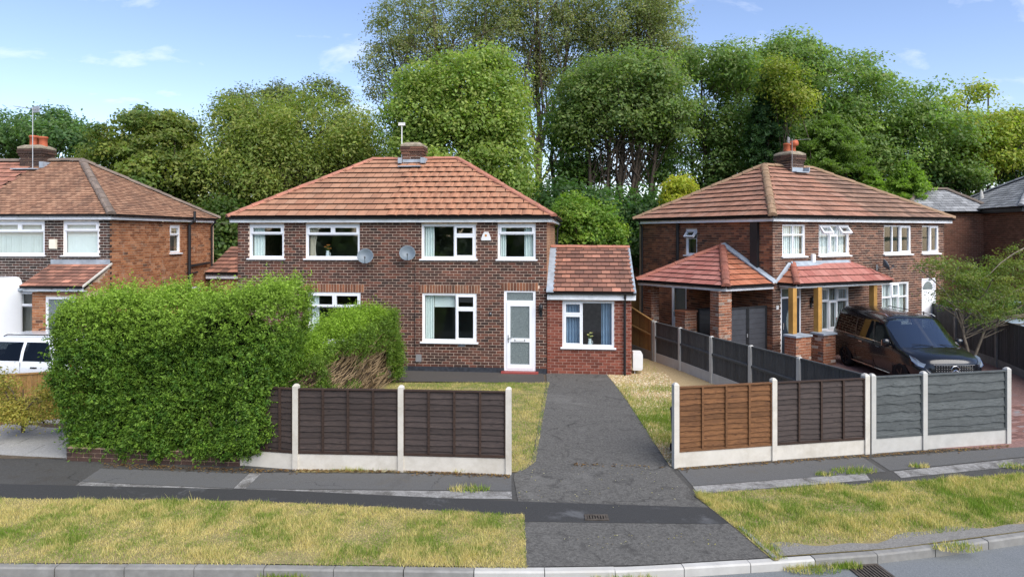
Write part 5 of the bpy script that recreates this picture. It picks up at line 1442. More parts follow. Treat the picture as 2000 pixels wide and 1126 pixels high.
ridge_line(PO, prf, P1 + Vector((0, 0, .02)), T1 + Vector((0, 0, .02)), 0.08, 0.3, 'ridge_red', 'hip_tile')
mb = MB(); mb.hexa([T0 + Vector((-.1, -.16, -.05)), T1 + Vector((.05, -.16, -.05)), T1 + Vector((.05, 0, .02)), T0 + Vector((-.1, 0, .02)), T0 + Vector((-.1, -.155, -.03)), T1 + Vector((.05, -.155, -.03)), T1 + Vector((.05, 0.01, .10)), T0 + Vector((-.1, 0.01, .10))])
mb.hexa([P3 + Vector((-.1, -0.02, 0)), P3 + Vector((.12, -0.02, 0.08)), T0 + Vector((0, -.03, -.02)), T0 + Vector((-.22, -.03, 0.0)), P3 + Vector((-.1, 0, .1)), P3 + Vector((.12, 0, .12)), T0 + Vector((0, 0, .06)), T0 + Vector((-.22, 0, .06))])
mb.build('flashing', 'lead', PO.o)
eaves(PO, [(P3.x + .06, P3.y), (P0.x + .06, P0.y + .07), (P1.x - .06, P1.y + .07), (P2.x - .06, P2.y)], pz - 0.01, fas=0.10, soffit_in=0.12)
piers = []
for k, (px0, px1) in enumerate(((1543.5, 1558.5), (1593, 1607.5), (1702, 1715))):
    w = Wall(PO, (0, -0.66 - 0.06 * k), (1, 0), 5)
    a, _ = w.px(px0, 600); b, _ = w.px(px1, 600); m_ = (a + b) / 2
    MB().box(m_ - 0.085, m_ + 0.085, -0.66 - .06 * k - 0.03, -0.66 - .06 * k + 0.14, 0.99 if k < 2 else 0.0, pz - 0.10).build('post', 'timber_post', PO.o)
    piers.append(m_)
for k, (a, b) in enumerate(((piers[0] - 0.30, piers[0] + 0.36), (piers[1] - 0.22, piers[1] + 0.34))):
    y0_ = -0.98 - 0.06 * k
    w = Wall(PO, (a, y0_), (1, 0), b - a); build_wall(w, 0.0, 0.93, 'brick_reclaimed', 'mortar_right', name='pier', thick=0.42, indiv=True)
    w = Wall(PO, (a, y0_ + 0.42), (0, -1), 0.42); build_wall(w, 0.0, 0.93, 'brick_reclaimed', 'mortar_right', name='pier', thick=0.1, s1=0.39, indiv=False)
    w = Wall(PO, (b, y0_), (0, 1), 0.42); build_wall(w, 0.0, 0.93, 'brick_reclaimed', 'mortar_right', name='pier', thick=0.1, s0=0.03, indiv=False)
    MB().box(a - 0.03, b + 0.03, y0_ - 0.03, y0_ + 0.45, 0.93, 0.985).build('coping', 'lead', PO.o)
finish_bricks(PO, 120); finish_tiles(PO, 200)

# car port at the side: hipped red roof on reclaimed brick piers, with black gates
CP = House('carport', 'hipped red tiled carport roof beside the right house on a reclaimed brick pier', 'carport', 8.1, 21.2, 0.48)
cz_ = 2.45
C0, C1, C2, C3 = Vector((-2.15, -0.20, cz_)), Vector((-0.21, -0.15, cz_)), Vector((-2.84, 3.15, cz_)), Vector((-0.21, 4.4, cz_))
AP = at(1412, 481, 21.9); AP = CP.M.inverted() @ AP; AP.x = -0.02; 
_o = rs.px(1412, 481); AP = Vector((-0.02, RD - _o[0], _o[1]))
C4 = Vector((-0.02, 3.9, cz_))
mb = MB(); mb.poly([C0, C1, AP]); mb.poly([C2, C0, AP]); mb.poly([C2, AP, C4]); mb.poly([C0, C2, C4, C1]); cr_ = mb.build('roof', 'underlay', CP.o)
def tri_tiles(H, a, b, apex, mat, roof, g=0.32, bw=0.30, th=0.022):
    u = (b - a).normalized(); nrm = (b - a).cross(apex - a).normalized(); w = nrm.cross(u)
    if w.z < 0: w = -w
    S = (apex - a).dot(w); x = (apex - a).dot(u); L = (b - a).length
    tile_plane(H, a, u, w, S, lambda t: x * t / S, lambda t: L + (x - L) * t / S, g, bw, th, mat, 0.0, roof)
tri_tiles(CP, C0, C1, AP, 'tile_porch_orange', cr_)
tri_tiles(CP, C2, C0, AP, 'tile_porch', cr_, g=0.33)
ridge_line(CP, cr_, C0 + Vector((0, 0, .03)), AP + Vector((0, 0, .03)), 0.13, 0.33, 'ridge_red', 'hip_tile')
ridge_line(CP, cr_, C2 + Vector((0, 0, .03)), AP + Vector((0, 0, .03)), 0.11, 0.36, 'ridge_red', 'hip_tile')
mb = MB()
def strip(a, b, w0=0.16):
    d = (b - a)
    mb.hexa([a + Vector((-w0, -.03, 0.0)), a + Vector((0, -.03, 0.02)), b + Vector((0, -.03, 0.02)), b + Vector((-w0, -.03, 0)), a + Vector((-w0, 0, .05)), a + Vector((0, 0, .10)), b + Vector((0, 0, .12)), b + Vector((-w0, 0, .07))])
strip(C1 + Vector((0.19, 0, 0.05)), AP + Vector((0, -0.1, 0.02)))
mb.build('flashing', 'lead', CP.o)
eaves(CP, [(C2.x + .07, C2.y), (C0.x + .07, C0.y + .07), (C1.x + .15, C1.y + .07)], cz_ - 0.01, fas=0.12, soffit_in=0.14)
def pier(H, px0, px1, y, z1, dpt=0.44, z0=-0.05, ind=True):
    w = Wall(H, (0, y), (1, 0), 1); a, _ = w.px(px0, 600); b, _ = w.px(px1, 600)
    w = Wall(H, (a, y), (1, 0), b - a); build_wall(w, z0, z1, 'brick_reclaimed', 'mortar_right', name='pier', thick=dpt, indiv=ind)
    w = Wall(H, (a, y + dpt), (0, -1), dpt); build_wall(w, z0, z1, 'brick_reclaimed', 'mortar_right', name='pier', thick=0.1, s1=dpt - 0.03, indiv=ind)
    return a, b
a, b = pier(CP, 1404, 1429, 0.02, cz_ - 0.13, 0.36)
g0 = b
a2, b2 = pier(CP, 1338, 1361, 1.35, 1.55, 0.46)
MB().box(a2 - 0.02, b2 + 0.02, 1.33, 1.83, 1.552, 1.60).build('coping', 'brick_reclaimed', CP.o)
a3, b3 = pier(CP, 1272, 1288, 2.9, cz_ - 0.13, 0.4, ind=False)
finish_bricks(CP, 200); finish_tiles(CP, 200)
# gates
def gate(label, x0, x1, y, z1, leaves=2):
    t = empty('driveway_gate', RH.w(x0, y, 0.0), RH.th); W = x1 - x0
    for k in range(leaves):
        a, b = W * k / leaves + 0.01, W * (k + 1) / leaves - 0.01
        mb = MB().box(a, a + 0.05, -0.03, 0.03, 0.08, z1).box(b - 0.05, b, -0.03, 0.03, 0.08, z1).box(a + .05, b - .05, -0.03, 0.03, z1 - 0.06, z1).box(a + .05, b - .05, -0.03, 0.03, 0.08, 0.14)
        fr = mb.build('gate_frame', 'black_plastic', t)
        n = int((z1 - 0.2) / 0.15)
        for j in range(n):
            c = 0.14 + (z1 - 0.2) * j / n
            MB().box(a + 0.05, b - 0.05, -0.012, 0.012, c, c + (z1 - 0.2) / n - 0.006).build('board', 'gate_grey', fr)
    MB().box(W / 2 - 0.06 if leaves > 1 else W - 0.1, W / 2 - 0.03 if leaves > 1 else W - 0.07, -0.06, -0.03, 0.85, 0.95).build('latch', 'galvanised', t)
    return tag(t, label, 'gate')
gate('black double gate under the carport roof', g0 + 0.02, -0.03, 0.22, 1.78)
w = Wall(RH, (0, 1.6), (1, 0), 1); a, _ = w.px(1361, 600); b, _ = w.px(1398, 600)
gate('black single gate panel behind the low reclaimed brick pier', a + 0.06, b, 1.62, 1.62, 1)
finish_bricks(RH); finish_tiles(RH)

# ------------------------------------------------------------------ slate-roofed house at the far right
FH = House('slate_roofed_house', 'red brick house with grey slate hipped roof beyond the right neighbour', 'house', 20.8, 27.7, -0.146)
fs = Wall(FH, (0, 6.9), (0, -1), 6.9)
build_wall(fs, 0, 5.0, 'brick_far', 'mortar_side', name='wall', indiv=False, s1=6.874)
ff = Wall(FH, (0, 0), (1, 0), 9.0); build_wall(ff, 0, 5.0, 'brick_far', 'mortar_side', name='wall', indiv=False)
MB().box(8.8, 9, 0.25, 6.7, 0, 5).box(0.25, 9, 6.7, 6.9, 0, 5).build('rear_wall', 'mortar_side', FH.o)
hip_roof(FH, -0.3, 10, -0.3, 7.2, 5.12, 1.55, ('slate', 'slate'), 'slate', g=0.22, b=0.28, th=0.008, faces='lf', inset=2.6, rr=0.12)
eaves(FH, [(-0.24, 7.1), (-0.24, -0.24), (4, -0.24)], 5.11, fas=0.2, mat='black_plastic')
mb = MB().lathe([(0.16, 0), (0.12, 0.08), (0.10, 0.3), (0.07, 0.45), (0.03, 0.6), (0.0, 0.62)], 12, M=Matrix.Translation((0.55, 4.4, 5.45))); mb.build('roof_vent', 'concrete_white', FH.o)
MB().box(0.1, 0.9, 4.0, 4.8, 5.36, 5.40, M=None).build('vent_flashing', 'lead', FH.o)
finish_bricks(FH, 0); finish_tiles(FH, 300)
WG = House('slate_wing', 'lower slate and tile hipped wing left of the slate-roofed house', 'outbuilding', 18.2, 31.2, -0.146)
wf = Wall(WG, (0, 0), (1, 0), 3.3); build_wall(wf, 0, 4.95, 'brick_far', 'mortar_side', indiv=False)
wf = Wall(WG, (0, 3.4), (0, -1), 3.4); build_wall(wf, 0, 4.95, 'brick_far', 'mortar_side', indiv=False, s1=3.374)
hip_roof(WG, -0.3, 3.6, -0.3, 3.7, 5.0, 1.1, ('slate', 'slate'), 'ridge_grey', g=0.25, b=0.28, th=0.009, faces='lf', inset=1.3, rr=0.11)
finish_bricks(WG, 0); finish_tiles(WG, 0)

# ------------------------------------------------------------------ fences
def post_mesh(h, w=0.10, d=0.11):
    p = [(-w / 2, -d / 2), (w / 2, -d / 2), (w / 2, d / 2), (-w / 2, d / 2)]
    mb = MB(); c = 0.035
    mb.hexa([(x, y, -0.2) for x, y in p] + [(x, y, h - c) for x, y in p])
    mb.hexa([(x, y, h - c) for x, y in p] + [(x * 0.45, y * 0.45, h) for x, y in p], skip=(0,))
    return mb.mesh('post', 'concrete_pale')
def fence_panel(F, a, b, z0, z1, slat, batten, rows, battens, gravel, gmat, wavy=0.0, bh=None, batten_w=0.038, cap=True):
    """one bay from post a to post b (x, y); slats, battens and capping are pieces of the panel"""
    a, b = Vector((a[0], a[1], 0)), Vector((b[0], b[1], 0)); d = (b - a); L = d.length; d.normalize()
    ang = math.atan2(d.y, d.x); x0, x1 = 0.045, L - 0.045
    B = Matrix.Translation(a) @ Matrix.Rotation(ang, 4, 'Z')
    if gravel > 0:
        o = MB().box(x0, x1, -0.025, 0.025, z0 - 0.12, z0 + gravel).build('gravel_board', gmat, F); o.matrix_basis = B
    p0 = z0 + gravel + 0.004
    mb = MB().box(x0, x0 + 0.03, -0.038, 0.02, p0, z1).box(x1 - 0.03, x1, -0.038, 0.02, p0, z1)
    mb.box(x0 + .03, x1 - .03, -0.036, 0.02, p0, p0 + 0.045)
    pan = mb.build('panel', batten, F); pan.matrix_basis = B
    if cap:
        MB().box(x0, x1, -0.046, 0.03, z1, z1 + 0.022).build('capping', batten, pan)
    n = rows; hh = (z1 - p0) / n
    for k in range(n):
        c = p0 + k * hh
        m = MB(); N = 12; amp = wavy
        ph = random.random() * 6; pts = []
        for i in range(N + 1):
            x = x0 + 0.03 + (x1 - x0 - 0.06) * i / N
            dz = amp * (math.sin(i * 0.9 + ph) * 0.6 + random.uniform(-.5, .5))
            pts.append((x, max(c - 0.018 + dz, p0)))
        for i in range(N):
            (xa, za), (xb, zb) = pts[i], pts[i + 1]
            t = min(c + hh + 0.012, z1)
            m.hexa([(xa, -0.027, za), (xb, -0.027, zb), (xb, -0.014, zb), (xa, -0.014, za), (xa, -0.002, t), (xb, -0.002, t), (xb, 0.006, t), (xa, 0.006, t)], skip=tuple(q for q in (5,) if i > 0) + tuple(q for q in (3,) if i < N - 1))
        so = m.build('slat', slat, pan)
        bmm = bmesh.new(); bmm.from_mesh(so.data); bmesh.ops.remove_doubles(bmm, verts=bmm.verts, dist=0.0003); bmm.to_mesh(so.data); bmm.free()
    for k in range(battens):
        x = x0 + (x1 - x0) * (k + 1) / (battens + 1)
        MB().box(x - batten_w / 2, x + batten_w / 2, -0.050, -0.022, p0 + 0.045, z1).build('batten', batten, pan)
    return pan
def fence(name, label, posts, z1, bays, pmat='concrete_pale', zf=gz, hs=None):
    F = empty(name); tag(F, label, 'fence')
    for i, (x, y) in enumerate(posts):
        z = zf(x, y); h = (hs[i] if hs else z1 + 0.03) - z
        a = posts[min(i + 1, len(posts) - 1)]; b = posts[max(i - 1, 0)]
        o = link('post', post_mesh(h), F, Matrix.Translation((x, y, z)) @ Matrix.Rotation(math.atan2(a[1] - b[1], a[0] - b[0]), 4, 'Z'))
        if pmat != 'concrete_pale':
            o.data = o.data.copy(); o.data.materials[0] = MATS[pmat]
    return F
# brown waney-lap fence before the middle garden
fp = [(-5.05, 12.66), (-3.93, 12.43), (-2.0, 12.32), (-0.06, 12.17)]
F = fence('front_fence', 'dark brown lapped fence with pale concrete posts left of the drive', fp, 1.27, None)
for i, (a, b) in enumerate(zip(fp, fp[1:])):
    zz = (gz(*a) + gz(*b)) / 2
    fence_panel(F, a, b, zz + 0.01, 1.20, 'wood_dark' if i < 2 else 'wood_dark2', 'wood_batten', 11, 3, 0.275, 'concrete_pale', wavy=0.010)
# right of the drive: one new brown panel, one dark panel
fp = [(3.0, 12.52), (4.95, 12.93), (6.90, 13.31)]
F = fence('front_fence', 'lapped fence right of the drive with one bright brown and one dark panel', fp, 1.27, None)
for i, (a, b) in enumerate(zip(fp, fp[1:])):
    zz = (gz(*a) + gz(*b)) / 2
    fence_panel(F, a, b, zz + 0.01, 1.20, 'wood_brown' if i == 0 else 'wood_dark2', 'wood_brown_batten' if i == 0 else 'wood_batten', 12, 3, 0.265, 'concrete_pale', wavy=0.012)
fp = [(7.03, 13.33), (8.18, 13.57), (10.13, 13.97)]
F = fence('grey_fence', 'grey painted waney-edge fence with concrete posts before the van', fp, 1.27, None, pmat='concrete_white')
for i, (a, b) in enumerate(zip(fp, fp[1:])):
    zz = (gz(*a) + gz(*b)) / 2
    fence_panel(F, a, b, zz + 0.01, 1.22, 'wood_grey', 'wood_grey', 7, 0, 0.27, 'concrete_white', wavy=0.022)

# black close-boarded fence along the side boundary
def board_fence(name, label, pts, tops, gravel, mat, rail_mat, pmat, bw=0.105, front=-1, rails=(0.5,)):
    F = empty(name); tag(F, label, 'fence')
    for i, (x, y) in enumerate(pts):
        z = gz(x, y); a = pts[min(i + 1, len(pts) - 1)]; b = pts[max(i - 1, 0)]
        o = link('post', post_mesh(tops[i] + 0.05 - z), F, Matrix.Translation((x, y, z)) @ Matrix.Rotation(math.atan2(a[1] - b[1], a[0] - b[0]), 4, 'Z'))
        o.data.materials[0] = MATS[pmat]
    for i, (a, b) in enumerate(zip(pts, pts[1:])):
        A, Bv = Vector((a[0], a[1], 0)), Vector((b[0], b[1], 0)); d = Bv - A; L = d.length
        Bm = Matrix.Translation(A) @ Matrix.Rotation(math.atan2(d.y, d.x), 4, 'Z')
        za, zb = gz(*a), gz(*b); x0, x1 = 0.045, L - 0.045
        zt = lambda x: tops[i] + (tops[i + 1] - tops[i]) * x / L
        zg = lambda x: za + (zb - za) * x / L
        o = MB().hexa([(x0, -.025, zg(x0) - .1), (x1, -.025, zg(x1) - .1), (x1, .025, zg(x1) - .1), (x0, .025, zg(x0) - .1), (x0, -.025, zg(x0) + gravel), (x1, -.025, zg(x1) + gravel), (x1, .025, zg(x1) + gravel), (x0, .025, zg(x0) + gravel)]).build('gravel_board', pmat, F); o.matrix_basis = Bm
        mb = MB(); c = lambda x, e: zt(x) + e
        mb.hexa([(x0, -.035, c(x0, 0)), (x1, -.035, c(x1, 0)), (x1, .035, c(x1, 0)), (x0, .035, c(x0, 0)), (x0, -.03, c(x0, .03)), (x1, -.03, c(x1, .03)), (x1, .03, c(x1, .03)), (x0, .03, c(x0, .03))])
        pan = mb.build('panel', rail_mat, F); pan.matrix_basis = Bm
        for r in rails:
            zr = lambda x: zg(x) + gravel + (zt(x) - zg(x) - gravel) * r
            MB().hexa([(x0, front * .045, zr(x0)), (x1, front * .045, zr(x1)), (x1, front * .012, zr(x1)), (x0, front * .012, zr(x0)), (x0, front * .045, zr(x0) + .05), (x1, front * .045, zr(x1) + .05), (x1, front * .012, zr(x1) + .07), (x0, front * .012, zr(x0) + .07)]).build('rail', rail_mat, pan)
        n = max(1, int((x1 - x0) / bw)); w = (x1 - x0) / n
        for k in range(n):
            p, q = x0 + k * w, x0 + (k + 1) * w - 0.004; j = random.uniform(0, 0.004)
            MB().hexa([(p, -.008 + j, zg(p) + gravel), (q, -.012 + j, zg(q) + gravel), (q, .004 + j, zg(q) + gravel), (p, .004 + j, zg(p) + gravel), (p, -.008 + j, zt(p)), (q, -.012 + j, zt(q)), (q, .004 + j, zt(q)), (p, .004 + j, zt(p))]).build('board', mat, pan)
    return F
sf = [(4.52, 21.5), (4.96, 20.1), (5.39, 18.41), (5.92, 16.9), (6.45, 15.3), (6.98, 13.50)]
board_fence('side_fence', 'black boarded side fence with concrete posts stepping down towards the van', sf, [1.22] * 6, 0.28, 'wood_black', 'wood_black', 'concrete_white')
board_fence('tan_fence', 'short tan boarded fence with sloping top beside the extension', [(3.95, 23.6), (4.47, 21.62)], [1.58, 1.24], 0.28, 'wood_tan', 'wood_tan', 'concrete_grey')
# dark fence on the far side of the right drive
rfp = [gp(1838, 672), gp(1882, 690), gp(1990, 712), gp(2120, 738)]
R2 = [(13.6, 24.0), (13.85, 21.6), (13.95, 19.2), (14.05, 16.8), (14.1, 14.9)]
board_fence('dark_boundary_fence', 'dark boarded boundary fence behind the young tree at the right', [(15.6, 25.8), (15.1, 23.2), (14.65, 20.6), (14.2, 18.0), (13.8, 15.6)], [1.45, 1.42, 1.40, 1.38, 1.36], 0.25, 'wood_black', 'wood_black', 'concrete_grey', front=1)
# honey-coloured fence between the left drives
board_fence('left_timber_fence', 'low honey-coloured boarded fence beside the white car', [(-13.8, 14.4), (-11.7, 15.0), (-9.7, 15.6), (-8.8, 15.85)], [0.86, 0.88, 0.9, 0.9], 0.0, 'wood_tan', 'wood_tan', 'concrete_grey')
# low brick wall under the hedge
HWL = House('garden_wall', 'low dark brick wall under the tall hedge', 'wall', -8.75, 12.93, -0.095, z=-0.25)
hw = Wall(HWL, (0.35, -0.02), (1, 0), 3.4)
build_wall(hw, 0.0, 0.25, 'brick_dark', 'mortar_side', thick=0.2)
finish_bricks(HWL, 100)
# black bin half hidden by the corner post
t = empty('wheelie_bin', (3.31, 13.25, gz(3.3, 13.25)), 0.25)
MB().hexa([(-.2, -.22, .08), (.2, -.22, .08), (.2, .22, .08), (-.2, .22, .08), (-.25, -.28, .92), (.25, -.28, .92), (.25, .28, .92), (-.25, .28, .92)]).build('bin_body', 'black_plastic', t)
MB().hexa([(-.27, -.3, .925), (.27, -.3, .925), (.27, .3, .925), (-.27, .3, .925), (-.24, -.26, .98), (.24, -.26, .98), (.24, .26, 1.0), (-.24, .26, 1.0)]).build('lid', 'black_plastic', t)
for sx_ in (-.24, .24): MB().tube([(sx_ - .025, .2, .1), (sx_ + .025, .2, .1)], 0.1, 12).build('wheel', 'tyre', t)
t.scale = (0.6, 0.75, 0.88)
tag(t, 'black bin half hidden behind the corner post of the bright brown panel', 'bin')

# ------------------------------------------------------------------ leaves, trees, hedges
def leaf_quads(c, nrm, size, aspect=0.55, rng=RNG):
    """rhombic leaves at centres c facing roughly nrm"""
    n = len(c)
    nrm = nrm / (np.linalg.norm(nrm, axis=1, keepdims=True) + 1e-9)
    r = rng.normal(size=(n, 3)); u = r - (r * nrm).sum(1, keepdims=True) * nrm
    u /= (np.linalg.norm(u, axis=1, keepdims=True) + 1e-9); w = np.cross(nrm, u)
    s = size[:, None]
    return np.stack([c - u * s, c + w * s * aspect, c + u * s, c - w * s * aspect], 1).reshape(-1, 3)
def limb(mb, a, b, r0, r1, rng, bend=0.12, n=6, seg=5):
    a, b = np.array(a, float), np.array(b, float); L = np.linalg.norm(b - a)
    off = rng.normal(size=3) * L * bend; off[2] = abs(off[2]) * 0.6
    pts = []
    for i in range(seg + 1):
        t = i / seg; pts.append(tuple(a + (b - a) * t + off * math.sin(PI * t) * (1 - 0.3 * t) + rng.normal(size=3) * L * 0.012 * (0 < i < seg)))
    mb.tube(pts, [r0 + (r1 - r0) * i / seg for i in range(seg + 1)], n, caps=False)
def tree(name, label, base, lobes, clumps, per, leaf, col, col2, trunks, seed, limbs=14, trunk_r=0.22, bark='bark', clump_r=(0.45, 0.85), flat=0.7, shell=0.5, droop=0.0, aspect=0.55, cat='tree', group=None, mat='leaf', spread=0.16, fork=0.3, thin=1.0, upl=0.5, tops=0.8):
    clump_r = (clump_r[0] * 1.2, clump_r[1] * 1.25); spread *= 0.55
    """lobes: (x, y, z, rx, ry, rz) ellipsoids of the crown. Clumps of leaves fill their outer shells."""
    rng = np.random.default_rng(seed); T = empty(name, (base[0], base[1], base[2] if len(base) > 2 else 0.0)); tag(T, label, cat, group)
    org = np.array(T.location)
    lb = np.array(lobes, float); lb[:, 3:] *= 0.92; vol = lb[:, 3] * lb[:, 4] + lb[:, 4] * lb[:, 5] + lb[:, 3] * lb[:, 5]
    pick = rng.choice(len(lb), clumps, p=vol / vol.sum())
    d = rng.normal(size=(clumps, 3)); d /= np.linalg.norm(d, axis=1, keepdims=True)
    rr = shell + (1 - shell) * rng.random(clumps) ** 0.6
    lump = 0.80 + 0.38 * rng.random(clumps)
    C = lb[pick, :3] + d * lb[pick, 3:] * (rr * lump)[:, None]
    # drop clumps buried deep in another lobe
    keep = np.ones(clumps, bool)
    for k in range(len(lb)):
        e = (((C - lb[k, :3]) / lb[k, 3:]) ** 2).sum(1)
        keep &= ~((e < 0.20) & (pick != k))
    C, d, pick = C[keep], d[keep], pick[keep]; m = len(C)
    cr_ = clump_r[0] + (clump_r[1] - clump_r[0]) * rng.random(m)
    per = int(per * 1.5); leaf *= 0.74; col = [k * q for k, q in zip(col, (2.0, 1.85, 1.75))]; col2 = [k * q for k, q in zip(col2, (2.0, 1.85, 1.75))]
    idx = np.repeat(np.arange(m), per)
    o = rng.normal(size=(m * per, 3)); o /= np.linalg.norm(o, axis=1, keepdims=True)
    up_ = rng.random(m * per) < tops
    o[:, 2] = np.where(up_, np.abs(o[:, 2]), o[:, 2])
    dirn = o.copy()
    o = o * (0.55 + 0.5 * rng.random((m * per, 1))) + rng.normal(size=(m * per, 3)) * 0.16
    o[:, 2] *= flat
    P = C[idx] + o * cr_[idx][:, None]
    if droop: P[:, 2] -= droop * np.abs(rng.normal(size=len(P))) * cr_[idx] * 1.3
    nr = d[idx] * 0.25 + dirn * 0.7 + rng.normal(size=(len(P), 3)) * 0.42; nr[:, 2] += upl * 0.7
    sz = leaf * (0.65 + 0.7 * rng.random(len(P)))
    V = leaf_quads(P - org, nr, sz, aspect, rng)
    cl = rng.random(m)[:, None]
    base_c = (np.array(col) * (1 - cl) + np.array(col2) * cl) * (0.82 + 0.36 * rng.random((m, 1)))
    t = base_c[idx] * (1 + spread * rng.normal(size=(len(P), 1))) * (1 + 0.06 * rng.normal(size=(len(P), 3)))
    link('crown', fast_mesh('crown', V, 4, mat, np.clip(t, 0.004, 1)), T)
    mb = MB(); zc = lb[:, 2].mean()
    order = rng.permutation(m)[:limbs * max(1, len(trunks))]
    for ti, tr in enumerate(trunks):
        bx, by, tx, ty, tz, r0 = tr
        a = np.array((bx, by, -0.1)) ; b = np.array((tx, ty, tz))
        seg = 7; pts = [a + (b - a) * i / seg + (rng.normal(size=3) * 0.05 * tz / 6 if 0 < i < seg else 0) for i in range(seg + 1)]
        mb.tube([tuple(p - org) for p in pts], [r0 * (1.25 if i == 0 else 1 - 0.72 * i / seg) for i in range(seg + 1)], 8, caps=False)
        mine = order[ti::len(trunks)]
        for k in mine:
            f = fork + (1 - fork) * rng.random(); f = min(f, max(fork, (C[k, 2] - 0.5) / max(tz, 1)) * 0.9)
            p = a + (b - a) * f
            q = p + (C[k] - p) * 0.55
            limb(mb, p - org, C[k] - org, r0 * 0.42 * (1.1 - f), 0.02, rng)
    mb.build('trunk', bark, T, smooth=True, fix=False)
    return T
def P3(px, py, D): v = at(px, py, D); return (v.x, v.y, v.z)
def lobe(px, py, D, rpx, rpy, rd=None):
    """ellipsoid with its centre and half-sizes read off the picture at distance D"""
    v = at(px, py, D); rx = rpx / FOC * D; rz = rpy / FOC * D
    return (v.x, v.y, v.z, rx, (rd or rx), rz)
def tr(px0, px1, py1, D, r, dy=0.0):
    a = at(px0, 700, D); b = at(px1, py1, D); return (a.x, a.y, b.x, b.y + dy, b.z, r)
G1, G2 = (0.060, 0.115, 0.022), (0.105, 0.165, 0.030)
wood = 'woodland trees behind the houses'
# tall airy poplars whose tops leave the picture
for i, (lbz, lab, trk, sd) in enumerate([
    ([lobe(770, 90, 46, 60, 110, 3), lobe(840, 40, 46, 90, 120, 4), lobe(930, 40, 46, 60, 130, 3), lobe(970, 70, 46, 45, 120, 3), lobe(870, 120, 46, 60, 70, 3), lobe(740, 150, 46, 45, 60, 2)], 'tall airy poplar rising left of the bright green tree', [tr(860, 850, 30, 46, .32), tr(820, 760, 80, 46, .2), tr(900, 930, 20, 46, .2)], 11),
    ([lobe(1010, 20, 47, 55, 140, 3), lobe(1090, 30, 47, 80, 150, 4), lobe(1050, 160, 47, 60, 90, 3), lobe(1145, 60, 47, 45, 130, 3)], 'tall airy poplar in the middle above the chimney line', [tr(1060, 1050, 0, 47, .3), tr(1085, 1110, 10, 47, .25)], 12),
    ([lobe(1200, 60, 45, 60, 110, 3), lobe(1280, 50, 45, 75, 110, 4), lobe(1310, 130, 45, 55, 60, 3), lobe(1180, 160, 45, 40, 60, 2)], 'tall airy poplar above the round dark tree', [tr(1230, 1250, 0, 45, .3), tr(1260, 1300, 60, 45, .22), tr(1190, 1190, 40, 45, .2)], 13)]):
    tree('poplar_tree', lab, P3(trk[0][0] and 1000, 700, 1)[:0] or (trk[0][0], trk[0][1], 0), lbz, 540, 46, 0.105, (0.082, 0.104, 0.048), (0.140, 0.160, 0.075), trk, sd, limbs=34, clump_r=(0.35, 0.75), flat=1.1, shell=0.12, aspect=0.6, group=wood, bark='bark', spread=0.2, fork=0.35)
# left background
tree('broadleaf_tree', 'bluish dark trees far behind the left chimney', (-24, 36, 0), [lobe(15, 275, 36, 50, 45, 3), lobe(95, 260, 36, 55, 38, 3), lobe(160, 290, 36, 40, 35, 3), lobe(-60, 290, 36, 50, 45, 3), lobe(110, 232, 36, 14, 12, 1)], 230, 62, 0.13, (0.035, 0.075, 0.030), (0.062, 0.11, 0.035), [tr(90, 95, 240, 36, .2)], 21, group=wood)
tree('sycamore_tree', 'dark green sycamore with yellowing leaves behind the left house', (-18, 33, 0), [lobe(285, 285, 33, 85, 60, 3), lobe(300, 240, 33, 55, 30, 2.2), lobe(350, 265, 33, 35, 40, 2), lobe(230, 320, 33, 45, 50, 2.5), lobe(330, 350, 33, 60, 60, 3), lobe(385, 330, 33, 30, 40, 2)], 420, 60, 0.12, (0.048, 0.085, 0.024), (0.118, 0.142, 0.032), [tr(300, 300, 240, 33, .25), tr(320, 350, 260, 33, .15)], 22, group=wood, clump_r=(0.3, 0.6))
tree('willow_tree', 'broad olive green willow behind the middle roof on the left', (-12.5, 34, 0), [lobe(600, 265, 34, 130, 95, 3.5), lobe(500, 270, 34, 90, 80, 3), lobe(690, 270, 34, 70, 75, 3), lobe(440, 330, 34, 65, 70, 3), lobe(560, 330, 34, 110, 90, 3), lobe(420, 420, 34, 50, 60, 2.5), lobe(470, 225, 34, 45, 35, 2)], 950, 62, 0.12, (0.080, 0.115, 0.030), (0.145, 0.175, 0.045), [tr(560, 580, 230, 34, .35), tr(500, 470, 250, 34, .22), tr(660, 690, 250, 34, .2)], 23, group=wood, droop=0.6, aspect=0.4, clump_r=(0.4, 0.8), limbs=22)
tree('broadleaf_tree', 'dark feathery top showing behind the olive willow', (-17, 42, 0), [lobe(475, 215, 42, 40, 35, 2.5), lobe(640, 190, 42, 45, 25, 2.5), lobe(560, 200, 42, 60, 25, 2.5), lobe(520, 300, 42, 120, 80, 3)], 230, 50, 0.12, (0.05, 0.075, 0.03), (0.085, 0.105, 0.04), [tr(560, 560, 210, 42, .25)], 24, group=wood)
# bright green tree behind the right half of the middle roof
tree('broadleaf_tree', 'bright green leafy tree behind the middle chimney', (-2.6, 32, 0), [lobe(900, 190, 32, 115, 90, 3.2), lobe(960, 210, 32, 75, 110, 3), lobe(830, 215, 32, 75, 85, 3), lobe(980, 310, 32, 70, 95, 3), lobe(890, 300, 32, 100, 80, 3), lobe(800, 290, 32, 45, 70, 2.5), lobe(950, 115, 32, 40, 25, 1.5), lobe(1015, 380, 32, 45, 60, 2.5)], 900, 64, 0.115, (0.085, 0.132, 0.032), (0.150, 0.200, 0.052), [tr(900, 900, 130, 32, .3), tr(930, 970, 160, 32, .2), tr(850, 820, 200, 32, .18)], 31, group=wood, droop=0.35, clump_r=(0.35, 0.75), limbs=18)
